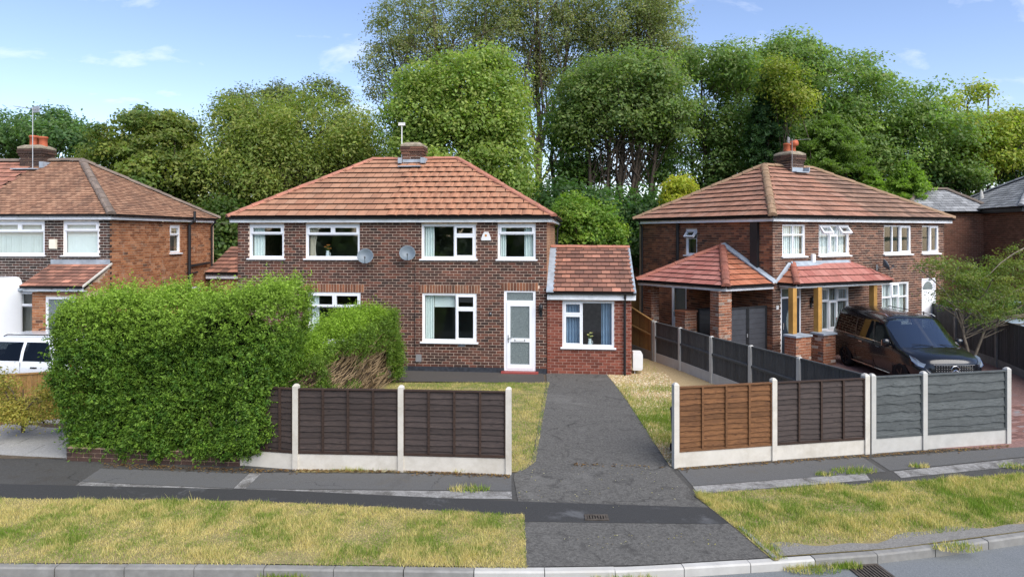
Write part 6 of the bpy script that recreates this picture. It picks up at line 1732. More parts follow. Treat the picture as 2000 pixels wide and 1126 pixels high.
# round dark tree with visible stems
tree('broadleaf_tree', 'round dark green tree with bare stems between the two roofs', (7.2, 34, 0), [lobe(1215, 160, 34, 110, 60, 3.3), lobe(1140, 195, 34, 55, 60, 2.6), lobe(1290, 190, 34, 60, 60, 2.8), lobe(1220, 230, 34, 110, 60, 3), lobe(1120, 260, 34, 40, 50, 2), lobe(1310, 250, 34, 35, 50, 2)], 560, 64, 0.115, (0.060, 0.100, 0.034), (0.106, 0.150, 0.046), [tr(1215, 1210, 170, 34, .26), tr(1175, 1140, 190, 34, .16), tr(1240, 1290, 190, 34, .16), tr(1200, 1180, 180, 34, .14), tr(1228, 1250, 180, 34, .14)], 32, group=wood, limbs=16, fork=0.45)
tree('broadleaf_tree', 'thin-crowned tree with dark bare trunks left of the round tree', (3.0, 36, 0), [lobe(1090, 250, 36, 40, 60, 2.5), lobe(1110, 330, 36, 45, 60, 2.5), lobe(1150, 330, 36, 60, 50, 2.5), lobe(1300, 320, 36, 55, 60, 2.5)], 210, 50, 0.11, (0.040, 0.085, 0.026), (0.075, 0.125, 0.030), [tr(1085, 1080, 200, 36, .2), tr(1110, 1115, 220, 36, .18), tr(1150, 1150, 250, 36, .15), tr(1290, 1300, 230, 36, .15), tr(1320, 1310, 250, 36, .12)], 33, group=wood, shell=0.2, limbs=10)
tree('broadleaf_tree', 'open-crowned tree with forked stems left of the conifer', (12.0, 36, 0), [lobe(1385, 130, 36, 60, 35, 3), lobe(1430, 150, 36, 60, 45, 3), lobe(1350, 230, 36, 30, 40, 2), lobe(1420, 250, 36, 55, 60, 2.8), lobe(1390, 320, 36, 45, 50, 2.5), lobe(1460, 330, 36, 45, 60, 2.5)], 380, 60, 0.115, (0.060, 0.102, 0.034), (0.100, 0.150, 0.045), [tr(1385, 1370, 140, 36, .16), tr(1395, 1420, 130, 36, .18), tr(1375, 1345, 200, 36, .1), tr(1405, 1450, 200, 36, .12)], 34, group=wood, limbs=14, fork=0.4)
# the long dome on the right
tree('broadleaf_tree', 'large dome-shaped dark green tree behind the right roof', (19, 38, 0), [lobe(1520, 150, 38, 100, 65, 4), lobe(1620, 180, 38, 110, 75, 4), lobe(1720, 230, 38, 105, 80, 4), lobe(1800, 290, 38, 80, 75, 4), lobe(1570, 260, 38, 130, 90, 4), lobe(1700, 310, 38, 130, 75, 4), lobe(1850, 345, 38, 50, 40, 3), lobe(1540, 110, 38, 45, 28, 2)], 1150, 64, 0.125, (0.062, 0.108, 0.034), (0.110, 0.162, 0.048), [tr(1600, 1580, 150, 38, .35), tr(1650, 1680, 200, 38, .25), tr(1700, 1760, 250, 38, .2)], 41, group=wood, limbs=22)
# conifers
def conifer(name, label, px, py_top, D, rpx, py_bot, col, col2, seed, n=260, per=70, group=None, spike=0.0):
    per = int(per * 1.5); col = [k * q for k, q in zip(col, (1.2, 1.1, 1.5))]; col2 = [k * q for k, q in zip(col2, (1.2, 1.1, 1.5))]
    rng = np.random.default_rng(seed); top = at(px, py_top, D); bot = at(px, py_bot, D); R = rpx / FOC * D
    T = empty(name, (top.x, top.y, 0)); tag(T, label, 'conifer', group)
    Ht = top.z - bot.z; V = []; Cc = []
    h = rng.random(n) ** 0.8; a = rng.random(n) * 2 * PI
    rad_ = R * (np.clip((1 - h) * 1.7, 0.06, 1) ** 0.75) * (0.75 + 0.35 * rng.random(n))
    tipx = np.cos(a) * rad_; tipy = np.sin(a) * rad_; z = bot.z + h * Ht
    for k in range(n):
        t = rng.random(per) ** 0.6
        P = np.stack([tipx[k] * t, tipy[k] * t, z[k] + spike * t * rad_[k] - 0.25 * rad_[k] * t ** 2], 1) + rng.normal(size=(per, 3)) * np.array([.10, .10, .07]) * (0.5 + R * 0.25)
        nr = rng.normal(size=(per, 3)) * 0.6; nr[:, 2] += 0.6; nr[:, 0] += np.cos(a[k]) * 0.5; nr[:, 1] += np.sin(a[k]) * 0.5
        V.append(leaf_quads(P, nr, 0.085 * (0.6 + 0.8 * rng.random(per)), 0.33, rng))
        c = np.array(col) + (np.array(col2) - np.array(col)) * (rng.random() * 0.6 + 0.4 * t[:, None])
        Cc.append(c * (1 + 0.15 * rng.normal(size=(per, 1))))
    link('crown', fast_mesh('crown', np.concatenate(V), 4, 'leaf', np.concatenate(Cc)), T)
    MB().tube([(0, 0, -0.1), (0, 0, bot.z + Ht * 0.95)], [0.16, 0.03], 8).build('trunk', 'bark', T)
    return T
conifer('cypress_tree', 'dark cypress standing left of the right chimney', 1500, 128, 33, 52, 360, (0.030, 0.078, 0.022), (0.062, 0.125, 0.030), 51, 330, 72, 'conifers behind the right house')
tree('ivy', 'yellow-green climber in the top of the dark cypress', (13.0, 32.0, 0), [lobe(1530, 165, 31.8, 28, 35, .8), lobe(1548, 210, 31.8, 24, 30, .8), lobe(1515, 140, 31.8, 18, 18, .6)], 60, 60, 0.10, (0.075, 0.110, 0.022), (0.150, 0.175, 0.03), [tr(1530, 1530, 180, 31.9, .05)], 52, cat='climber', limbs=6)
conifer('conifer_tree', 'bright green conifer right of the right chimney', 1620, 230, 32, 75, 345, (0.065, 0.135, 0.018), (0.13, 0.21, 0.028), 53, 240, 70, 'conifers behind the right house', spike=0.3)
conifer('conifer_tree', 'fresh green young conifer above the right roof slope', 1772, 318, 33, 50, 420, (0.085, 0.175, 0.018), (0.17, 0.28, 0.03), 54, 200, 64, 'conifers behind the right house', spike=0.4)
conifer('conifer_tree', 'small fresh green conifer just above the right roof edge', 1702, 330, 33, 30, 420, (0.085, 0.175, 0.018), (0.17, 0.28, 0.03), 55, 120, 60, 'conifers behind the right house', spike=0.4)
tree('broadleaf_tree', 'yellowish thin-topped tree at the far right', (25, 38, 0), [lobe(1890, 270, 38, 50, 50, 3), lobe(1950, 260, 38, 40, 40, 3), lobe(1860, 205, 38, 14, 14, .8), lobe(1912, 185, 38, 14, 18, .8), lobe(1910, 310, 38, 70, 45, 3)], 330, 58, 0.12, (0.105, 0.150, 0.026), (0.190, 0.215, 0.040), [tr(1900, 1890, 200, 38, .18), tr(1910, 1930, 170, 38, .12)], 61, group=wood)
tree('broadleaf_tree', 'dark evergreen mass at the right picture edge', (28, 38, 0), [lobe(1985, 290, 39, 45, 55, 3), lobe(2060, 280, 39, 60, 70, 3), lobe(1940, 330, 39, 60, 35, 3), lobe(2100, 340, 39, 80, 70, 3)], 320, 58, 0.13, (0.025, 0.062, 0.024), (0.05, 0.098, 0.030), [tr(2000, 2000, 260, 39, .2)], 62, group=wood)
# shrubs behind the extension and between the houses
tree('evergreen_shrub', 'bright green bushy shrub behind the extension roof', (3.6, 26.5, 0), [lobe(1130, 450, 27, 55, 60, 1.6), lobe(1180, 460, 27, 40, 45, 1.4), lobe(1105, 420, 27, 30, 35, 1.0), lobe(1150, 420, 27, 40, 28, 1.2)], 240, 66, 0.085, (0.055, 0.110, 0.018), (0.120, 0.185, 0.030), [tr(1140, 1140, 430, 27, .1)], 71, cat='shrub', clump_r=(0.25, 0.5), group='shrubs behind the houses')
tree('golden_shrub', 'golden yellow-green bush beside the right roof edge', (6.9, 28, 0), [lobe(1330, 375, 28, 26, 30, .9), lobe(1318, 395, 28, 20, 20, .8)], 90, 64, 0.08, (0.14, 0.17, 0.02), (0.23, 0.24, 0.03), [tr(1330, 1330, 370, 28, .06)], 72, cat='shrub', clump_r=(0.2, 0.4), group='shrubs behind the houses')
tree('dark_thicket', 'dark thicket filling the gap right of the extension roof', (7, 31, 0), [lobe(1180, 420, 31, 90, 45, 2), lobe(1280, 430, 31, 80, 50, 2), lobe(1100, 400, 31, 50, 40, 2), lobe(1220, 490, 30, 120, 50, 1.5)], 360, 42, 0.14, (0.022, 0.052, 0.018), (0.042, 0.085, 0.024), [tr(1200, 1200, 420, 31, .1)], 73, cat='shrub', group='shrubs behind the houses')
tree('dark_thicket', 'dark thicket in the gap between left and middle houses', (-14, 31.5, 0), [lobe(440, 440, 32, 60, 50, 2), lobe(430, 510, 31, 60, 50, 1.5), lobe(350, 400, 34, 60, 50, 2)], 260, 42, 0.14, (0.030, 0.058, 0.016), (0.055, 0.088, 0.022), [tr(440, 440, 420, 32, .1)], 74, cat='shrub', group='shrubs behind the houses')
tree('dark_thicket', 'shaded understorey below the willow and the bright tree', (-6, 37, 0), [lobe(620, 400, 38, 150, 60, 2), lobe(820, 390, 38, 120, 60, 2), lobe(1000, 420, 37, 80, 50, 2)], 300, 40, 0.16, (0.022, 0.045, 0.014), (0.04, 0.07, 0.02), [tr(700, 700, 400, 38, .1)], 75, cat='shrub', group='shrubs behind the houses')
tree('dark_thicket', 'shaded understorey below the large dome tree', (19, 36, 0), [lobe(1440, 380, 36, 120, 50, 2), lobe(1620, 330, 38, 140, 60, 2), lobe(1800, 380, 38, 120, 50, 2)], 300, 40, 0.16, (0.022, 0.048, 0.016), (0.04, 0.075, 0.02), [tr(1600, 1600, 350, 36, .1)], 76, cat='shrub', group='shrubs behind the houses')

# young tree in the front of the right drive
bz = gp(1894, 712)
YT = (14.35, 20.2)
def ylobe(px, py, rpx, rpy, D=20.0, rd=None): return lobe(px, py, D, rpx, rpy, rd)
tree('young_tree', 'small pinnate-leaved tree with forked slender trunk beside the van', (13.35, 20.0, 0), [ylobe(1880, 540, 60, 40, 20), ylobe(1960, 560, 55, 60, 20), ylobe(1830, 520, 40, 18, 20.2), ylobe(1920, 600, 60, 45, 19.8), ylobe(1990, 520, 40, 40, 20), ylobe(1850, 575, 40, 30, 20), ylobe(2030, 590, 50, 60, 20)], 280, 42, 0.05, (0.052, 0.088, 0.022), (0.108, 0.132, 0.032), [tr(1893, 1868, 560, 20, .055), tr(1894, 1950, 560, 20, .05)], 81, limbs=16, bark='bark_pale', clump_r=(0.18, 0.42), flat=0.45, shell=0.2, aspect=0.35, fork=0.45, cat='tree')
tree('garden_shrub', 'dark shrub behind the boundary fence under the young tree', (16, 25, 0), [lobe(1870, 610, 25, 40, 25, 1), lobe(1925, 595, 25, 45, 30, 1)], 90, 60, 0.07, (0.035, 0.07, 0.02), (0.06, 0.11, 0.028), [tr(1890, 1890, 600, 25, .05)], 82, cat='shrub', clump_r=(0.2, 0.45))
tree('garden_shrub', 'sprawling yellow-flowered shrub before the honey-coloured fence', (-11.2, 14.0, gz(-11.2, 14.0)), [lobe(30, 795, 14.2, 40, 25, .5), lobe(95, 785, 14.0, 18, 40, .4), lobe(5, 760, 14.2, 25, 35, .4), lobe(40, 818, 14.0, 55, 18, .4), lobe(95, 815, 14.0, 25, 22, .4)], 100, 52, 0.032, (0.10, 0.115, 0.03), (0.22, 0.20, 0.05), [tr(45, 45, 760, 14.2, .03)], 83, cat='shrub', clump_r=(0.12, 0.26), flat=1.0, shell=0.1)

# ------------------------------------------------------------------ hedges
def hedge(name, label, base, surf, core, n_sprig, per, leaf, cols, seed, top_tint, extra=None):
    """surf(rng, n) -> points, outward normals, height fraction"""
    rng = np.random.default_rng(seed); T = empty(name, base); tag(T, label, 'hedge'); org = np.array(base)
    P, N, hf = surf(rng, n_sprig)
    idx = np.repeat(np.arange(len(P)), per)
    grow = N * 0.55 + rng.normal(size=N.shape) * 0.45; grow[:, 2] += 0.65
    grow /= np.linalg.norm(grow, axis=1, keepdims=True)
    L = 0.13 + 0.20 * rng.random(len(P)) ** 1.5 + 0.30 * np.clip(hf - 0.84, 0, 1) / 0.16 * rng.random(len(P)) ** 2
    t = rng.random(len(idx))
    C = P[idx] + grow[idx] * (L[idx] * t)[:, None] + rng.normal(size=(len(idx), 3)) * 0.022
    nr = N[idx] * 0.5 + rng.normal(size=(len(idx), 3)) * 0.6; nr[:, 2] += 0.45
    V = leaf_quads(C - org, nr, leaf * (0.6 + 0.8 * rng.random(len(idx))), 0.42, rng)
    k = rng.random(len(P))[idx][:, None]
    c = np.array(cols[0]) * (1 - k) + np.array(cols[1]) * k
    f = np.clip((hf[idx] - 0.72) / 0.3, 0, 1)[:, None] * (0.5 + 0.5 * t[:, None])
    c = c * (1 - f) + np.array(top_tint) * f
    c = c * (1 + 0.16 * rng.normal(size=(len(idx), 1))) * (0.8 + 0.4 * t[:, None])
    link('foliage', fast_mesh('foliage', V, 4, 'leaf_gloss', np.clip(c, 0.004, 1)), T)
    core(T)
    return T
# big privet hedge: rounded block
HX0, HX1, HY0, HY1, HZ0, HZ1 = -8.75, -4.42, 13.02, 14.80, -0.27, 2.62
def big_surf(rng, n):
    a = rng.random(n); P = np.zeros((n, 3)); N = np.zeros((n, 3))
    u, v = rng.random(n), rng.random(n)
    f = a < 0.50; tp = (a >= 0.50) & (a < 0.72); lf_ = (a >= 0.72) & (a < 0.84); rt = a >= 0.84
    W, Dp, Hh = HX1 - HX0, HY1 - HY0, HZ1 - HZ0
    P[f] = np.stack([HX0 + W * u[f], np.full(f.sum(), HY0), HZ0 + Hh * v[f]], 1); N[f] = (0, -1, 0)
    P[tp] = np.stack([HX0 + W * u[tp], HY0 + Dp * v[tp], np.full(tp.sum(), HZ1)], 1); N[tp] = (0, 0, 1)
    P[lf_] = np.stack([np.full(lf_.sum(), HX0), HY0 + Dp * u[lf_], HZ0 + Hh * v[lf_]], 1); N[lf_] = (-1, 0, 0)
    P[rt] = np.stack([np.full(rt.sum(), HX1), HY0 + Dp * u[rt], HZ0 + Hh * v[rt]], 1); N[rt] = (1, 0, 0)
    c = np.array([(HX0 + HX1) / 2, (HY0 + HY1) / 2, (HZ0 + HZ1) / 2]); hs = np.array([W / 2, Dp / 2, Hh / 2])
    q = (P - c) / hs
    pw_ = np.array([6.0, 5.0, 9.0]); nrm = (np.abs(q[:, 0]) ** 9 + np.abs(q[:, 1]) ** 9 + np.abs(q[:, 2]) ** 9) ** (1 / 9)
    q = q / nrm[:, None]
    hf = (q[:, 2] + 1) / 2
    widen = 0.86 + 0.17 * np.sin(np.clip(hf, 0, 1) * 2.2)          # fuller in the upper half
    P = c + q * hs * np.stack([widen + 0.03 * hf, 0.9 + 0.12 * np.sin(hf * 2.4), np.ones(n)], 1)
    lum = vnoise(P[:, 0] + P[:, 1], P[:, 2], 1.6, 5.0) - 0.5
    lum2 = vnoise(P[:, 0] * 1.0, P[:, 1] + P[:, 2], 4.0, 8.0) - 0.5
    N2 = N * 0.5 + q ** 5; N2 /= np.linalg.norm(N2, axis=1, keepdims=True)
    P = P + N2 * (0.24 * lum + 0.20 * lum2)[:, None]
    P[:, 2] += np.where(hf > 0.85, 0.22 * (vnoise(P[:, 0], P[:, 1], 1.3, 2) - 0.45) - 0.10 * np.exp(-((P[:, 0] + 6.0) / 0.35) ** 2), 0)
    P[:, 2] += 0.30 * np.clip((P[:, 0] + 6.2) / 1.6, 0, 1) * np.clip((hf - 0.6) / 0.4, 0, 1) 
    P[:, 0] += 0.28 * np.clip((hf - 0.35) / 0.65, 0, 1) * np.clip((P[:, 0] + 6.5) / 2.0, 0, 1)
    P = P - N2 * (0.12 * rng.random(n) ** 2)[:, None]
    gap = vnoise(P[:, 0] * 1.0 + P[:, 1] * 0.7, P[:, 2], 5.5, 61) * 0.6 + vnoise(P[:, 0] + P[:, 1], P[:, 2], 12.0, 71) * 0.4
    P = P - N2 * (0.22 * np.clip((0.38 - gap) / 0.2, 0, 1))[:, None]
    P[:, 1] -= 0.175 * (P[:, 0] + 8.75)
    return P, N2, np.clip(hf, 0, 1)
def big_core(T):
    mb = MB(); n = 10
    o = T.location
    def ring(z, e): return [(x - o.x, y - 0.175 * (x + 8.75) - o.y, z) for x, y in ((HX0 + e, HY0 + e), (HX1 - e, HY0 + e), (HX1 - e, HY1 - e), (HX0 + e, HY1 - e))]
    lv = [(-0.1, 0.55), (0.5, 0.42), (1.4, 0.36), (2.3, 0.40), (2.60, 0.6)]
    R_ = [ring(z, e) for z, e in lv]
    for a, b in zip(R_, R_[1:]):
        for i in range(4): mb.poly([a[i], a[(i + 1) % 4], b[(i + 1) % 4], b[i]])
    mb.poly(R_[-1]); mb.build('inner_core', 'hedge_core', T)  # near-black solid block; shade between the leaves is put into its colour
    mb = MB(); rg = np.random.default_rng(3)
    for k in range(24):
        x = HX0 + 0.5 + (HX1 - HX0 - 1) * k / 23 - o.x
        sh = 0.175 * (x + o.x + 8.75)
        limb(mb, (x, HY0 + 0.45 - sh - o.y, -0.05), (x + rg.normal() * 0.3, HY0 + 0.35 - sh - o.y, 1.2), 0.025, 0.012, rg)
    mb.build('stem', 'bark', T, fix=False)
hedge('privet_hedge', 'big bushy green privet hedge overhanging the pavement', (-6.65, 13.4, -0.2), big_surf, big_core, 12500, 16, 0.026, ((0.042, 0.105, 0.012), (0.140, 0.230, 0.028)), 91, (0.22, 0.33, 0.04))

# boundary hedge: fresh green top, bare twigs on its right flank
def bxy(t): return (-4.95 + 1.25 * t, 13.1 + 5.7 * t)          # centre line
def small_surf(rng, n):
    a = rng.random(n); t = rng.random(n); cx = -4.95 + 1.15 * t; cy = 13.1 + 5.6 * t
    w = 0.62; top = 1.30 + 0.55 * t
    tp = a < 0.52; fl = (a >= 0.52) & (a < 0.82); en = a >= 0.82
    P = np.zeros((n, 3)); N = np.zeros((n, 3)); s = rng.random(n) * 2 - 1; v = rng.random(n)
    P[tp] = np.stack([cx[tp] + w * s[tp], cy[tp], top[tp] - 0.25 * s[tp] ** 4], 1); N[tp] = (0.2, 0, 1)
    P[fl] = np.stack([cx[fl] + w + 0.05, cy[fl], (1.38 + 0.5 * t[fl]) - 1.3 * v[fl] ** 1.2], 1); N[fl] = (1, -0.2, 0.1)
    P[en] = np.stack([cx[en] * 0 - 3.85 + w * s[en], np.full(en.sum(), 18.75), 0.1 + 1.75 * v[en]], 1); N[en] = (0.3, 0.4, 0.3)
    e = en & (rng.random(n) < 0.6); P[e, 0] = -3.85 + w + 0.1; P[e, 1] = 18.2 + 0.5 * rng.random(e.sum()); N[e] = (1, -0.3, 0.2)
    lum = vnoise(P[:, 0] + P[:, 1], P[:, 2], 1.8, 15.0) - 0.5
    P = P + N * (0.34 * lum)[:, None]
    keep = ~(fl & (P[:, 2] < 1.25) & (vnoise(P[:, 1], P[:, 2], 2.4, 33) < 0.55))
    return P[keep], N[keep], np.where(tp, 1.0, 0.35)[keep] + 0.0
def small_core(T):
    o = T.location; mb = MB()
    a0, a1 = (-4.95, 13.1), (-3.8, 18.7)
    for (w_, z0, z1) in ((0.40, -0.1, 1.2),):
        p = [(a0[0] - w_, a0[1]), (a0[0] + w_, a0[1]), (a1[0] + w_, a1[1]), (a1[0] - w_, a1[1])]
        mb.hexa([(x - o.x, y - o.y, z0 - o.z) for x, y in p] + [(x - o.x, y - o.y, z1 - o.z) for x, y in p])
    mb.build('inner_core', 'soil', T)  # solid brown block that stops the view through the hedge
    mb = MB(); rg = np.random.default_rng(5)
    for k in range(700):
        t = rg.random(); cx = -4.95 + 1.15 * t + 0.45 + 0.18 * rg.random(); cy = 13.1 + 5.6 * t
        z = 0.0 + 1.2 * rg.random(); L = 0.15 + 0.28 * rg.random()
        p = Vector((cx - o.x, cy - o.y, z - o.z)); d = Vector((0.35 + 0.5 * rg.random(), rg.normal() * 0.9, 0.2 + 0.9 * rg.random())).normalized()
        q = p + d * L * 0.5 + Vector((0.02, rg.normal() * 0.03, 0)); r = q + (d + Vector((rg.normal() * .25, rg.normal() * .3, 0.2))) * L * 0.5
        mb.tube([p, q, r], [0.010, 0.007, 0.003], 3, caps=False)
    stuff(mb.build('twigs', 'twig', T, fix=False))
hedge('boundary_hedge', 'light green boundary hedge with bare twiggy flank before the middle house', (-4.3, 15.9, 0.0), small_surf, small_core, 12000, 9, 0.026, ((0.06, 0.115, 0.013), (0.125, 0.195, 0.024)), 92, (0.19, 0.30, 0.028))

# unseen trees added across the road (they show only as reflections in the windows and the van)
rg = np.random.default_rng(99); n = 9000
ox = -45 + 90 * rg.random(n); hump = 5.5 + 3.0 * np.sin(ox * 0.35) + 1.5 * np.sin(ox * 0.9 + 1)
oz = hump * rg.random(n) ** 0.7 - 0.3; oy = -24 + 1.8 * rg.normal(size=n)
tn = np.array([0.06, 0.10, 0.03]) * (0.6 + 0.8 * rg.random((n, 1)))
o = link('reflection_trees', fast_mesh('reflection_trees', leaf_quads(np.stack([ox, oy, oz], 1), rg.normal(size=(n, 3)) + np.array([0, 0.6, 0.4]), 0.55 * (0.6 + 0.8 * rg.random(n)), 0.6, rg), 4, 'leaf', tn))
stuff(tag(o, 'unseen belt of trees across the road added for window reflections', 'trees'))

# ------------------------------------------------------------------ vehicles
def loft_car(name, label, cat, paint, rows, cols, spec, wheels, loc, rz, scale, glass='car_glass', rim='rim_black', extras=None):
    """rows: base (y, z) of the side profile from sill to roof centre; cols: list of dicts giving x for each row and, optionally, y/z overrides.
       spec: panel name for each cell (i, j)."""
    T = empty(name, loc, rz); T.scale = (scale,) * 3; tag(T, label, cat)
    nr, nc = len(rows), len(cols)
    P = [[None] * nr for _ in range(nc)]
    for i, c in enumerate(cols):
        for j in range(nr):
            y, z = rows[j]; x = c['x'][j] if isinstance(c['x'], (list, tuple)) else c['x']
            if 'y' in c: y = c['y'][j]
            if 'z' in c: z = c['z'][j]
            P[i][j] = Vector((x, y, z))
    groups = {}
    for i in range(nc - 1):
        for j in range(nr - 1):
            for s in (1, -1):
                g = spec(i, j)
                if g is None: continue
                key = g if g in ('body', 'windscreen', 'bonnet', 'rear_glass') else (g, s)
                q = [P[i][j], P[i + 1][j], P[i + 1][j + 1], P[i][j + 1]]
                q = [Vector((p.x, p.y * s, p.z)) for p in q]
                if s < 0: q.reverse()
                groups.setdefault(key, MB()).poly(q)
    parts = {}
    for key, mb in groups.items():
        g = key if isinstance(key, str) else key[0]
        m = 'screen_glass' if g == 'windscreen' and paint == 'car_black' else glass if ('window' in g or 'windscreen' in g or 'glass' in g) else paint
        me = mb.mesh(g, m, smooth=True)
        bm = bmesh.new(); bm.from_mesh(me); bmesh.ops.remove_doubles(bm, verts=bm.verts, dist=0.0005)
        bmesh.ops.recalc_face_normals(bm, faces=bm.faces)
        if g == 'body':
            e = [x for x in bm.edges if len(x.link_faces) == 2]
            bmesh.ops.subdivide_edges(bm, edges=bm.edges, cuts=1, use_grid_fill=True, smooth=0.35)
        bm.to_mesh(me); bm.free()
        me.polygons.foreach_set('use_smooth', [True] * len(me.polygons))
        parts[key] = link(g, me, T)
    for (x, y, r, w) in wheels:
        for s in (1, -1):
            R = Matrix.Translation((x, s * y, r)) @ Matrix.Rotation(rad(90) * (-s), 4, 'X')
            wt = MB().lathe([(r * 0.62, -w), (r * 0.9, -w), (r, -w * 0.75), (r, -0.03), (r * 0.93, 0.012), (r * 0.68, 0.014), (r * 0.66, 0.0)], 26, M=R).build('wheel', 'tyre', T, smooth=True)
            mb = MB().lathe([(r * 0.66, 0.004), (r * 0.62, -0.02), (0.0, -0.035)], 26, M=R)
            mb.build('rim', rim, wt)
            mb = MB()
            for k in range(5):
                A = R @ Matrix.Rotation(2 * PI * k / 5, 4, 'Z'); mb.box(0.03, r * 0.64, -0.025, 0.025, -0.034, 0.008, M=A)
            mb.build('spoke', rim, wt)
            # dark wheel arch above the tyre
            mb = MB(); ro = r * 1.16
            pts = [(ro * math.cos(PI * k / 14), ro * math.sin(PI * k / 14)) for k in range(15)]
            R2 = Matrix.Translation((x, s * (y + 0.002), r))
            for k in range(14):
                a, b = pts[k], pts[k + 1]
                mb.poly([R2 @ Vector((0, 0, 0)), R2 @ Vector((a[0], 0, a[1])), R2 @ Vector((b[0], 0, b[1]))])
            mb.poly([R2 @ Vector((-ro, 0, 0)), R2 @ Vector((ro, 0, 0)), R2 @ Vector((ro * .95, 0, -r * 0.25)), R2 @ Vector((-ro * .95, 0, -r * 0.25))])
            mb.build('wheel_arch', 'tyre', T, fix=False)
    if extras: extras(T, P, parts)
    return T

# black people carrier; x runs from the tail (0) to the nose (5.0), y to both sides
vr = [(0.90, 0.24), (0.955, 0.55), (0.962, 0.92), (0.935, 1.10), (0.83, 1.66), (0.74, 1.80), (0.42, 1.885), (0.0, 1.905)]
vc = [dict(x=[0.06, 0.0, 0.0, 0.03, 0.16, 0.20, 0.20, 0.20], y=[.0] * 8, z=[.30, .55, .92, 1.10, 1.62, 1.74, 1.80, 1.82]),
      dict(x=[0.06, 0.0, 0.0, 0.03, 0.15, 0.20, 0.19, 0.18], y=[.70, .78, .80, .78, .68, .60, .36, 0], z=[.26, .55, .92, 1.10, 1.62, 1.76, 1.84, 1.86]),
      dict(x=[0.12, 0.08, 0.08, 0.11, 0.24, 0.30, 0.30, 0.30], y=[.86, .92, .925, .90, .80, .71, .41, 0], z=[.24, .55, .92, 1.10, 1.65, 1.79, 1.873, 1.893]),
      dict(x=[0.30, 0.28, 0.28, 0.28, 0.40, 0.45, 0.45, 0.45]),
      dict(x=[1.55, 1.55, 1.55, 1.55, 1.52, 1.52, 1.52, 1.52]),
      dict(x=[1.64, 1.64, 1.64, 1.64, 1.61, 1.61, 1.61, 1.61]),
      dict(x=[2.62, 2.62, 2.62, 2.62, 2.52, 2.52, 2.52, 2.52]),
      dict(x=[2.72, 2.72, 2.72, 2.72, 2.61, 2.60, 2.60, 2.60]),
      dict(x=[3.70, 3.70, 3.70, 3.66, 3.04, 3.10, 3.20, 3.24], z=[.24, .55, .92, 1.09, 1.65, 1.775, 1.845, 1.86]),
      dict(x=[3.85, 3.85, 3.84, 3.80, 3.16, 3.16, 3.27, 3.32], z=[.24, .55, .91, 1.075, 1.61, 1.745, 1.815, 1.83], y=[.90, .955, .96, .93, .815, .735, .42, 0]),
      dict(x=[4.10, 4.10, 4.05, 4.00, 3.97, 4.03, 4.14, 4.18], z=[.24, .55, .90, 1.05, 1.085, 1.10, 1.125, 1.13], y=[.90, .955, .955, .92, .85, .72, .40, 0]),
      dict(x=[4.45, 4.48, 4.46, 4.40, 4.40, 4.42, 4.46, 4.48], z=[.24, .55, .86, .985, 1.02, 1.045, 1.065, 1.065], y=[.88, .945, .935, .88, .78, .64, .36, 0]),
      dict(x=[4.68, 4.72, 4.72, 4.66, 4.68, 4.73, 4.79, 4.81], z=[.24, .52, .78, .90, .935, .96, .98, .985], y=[.85, .90, .89, .84, .74, .60, .34, 0]),
      dict(x=[4.80, 4.86, 4.86, 4.80, 4.84, 4.90, 4.95, 4.97], z=[.24, .48, .68, .80, .84, .865, .885, .89], y=[.76, .80, .80, .78, .70, .56, .32, 0]),
      dict(x=[4.86, 4.95, 4.96, 4.92, 4.94, 4.96, 4.99, 5.0], z=[.24, .42, .55, .66, .70, .72, .74, .745], y=[.60, .66, .68, .68, .62, .50, .29, 0]),
      dict(x=[4.88, 4.97, 4.98, 4.97, 4.98, 4.99, 5.0, 5.0], z=[.24, .32, .40, .46, .48, .50, .50, .50], y=[.35, .42, .46, .48, .46, .40, .25, 0])]
def vspec(i, j):
    if j == 3:
        if i == 3: return 'quarter_window'
        if i == 5: return 'sliding_door_window'
        if i == 7: return 'front_door_window'
    if i == 9 and j >= 4: return 'windscreen'
    return 'body'
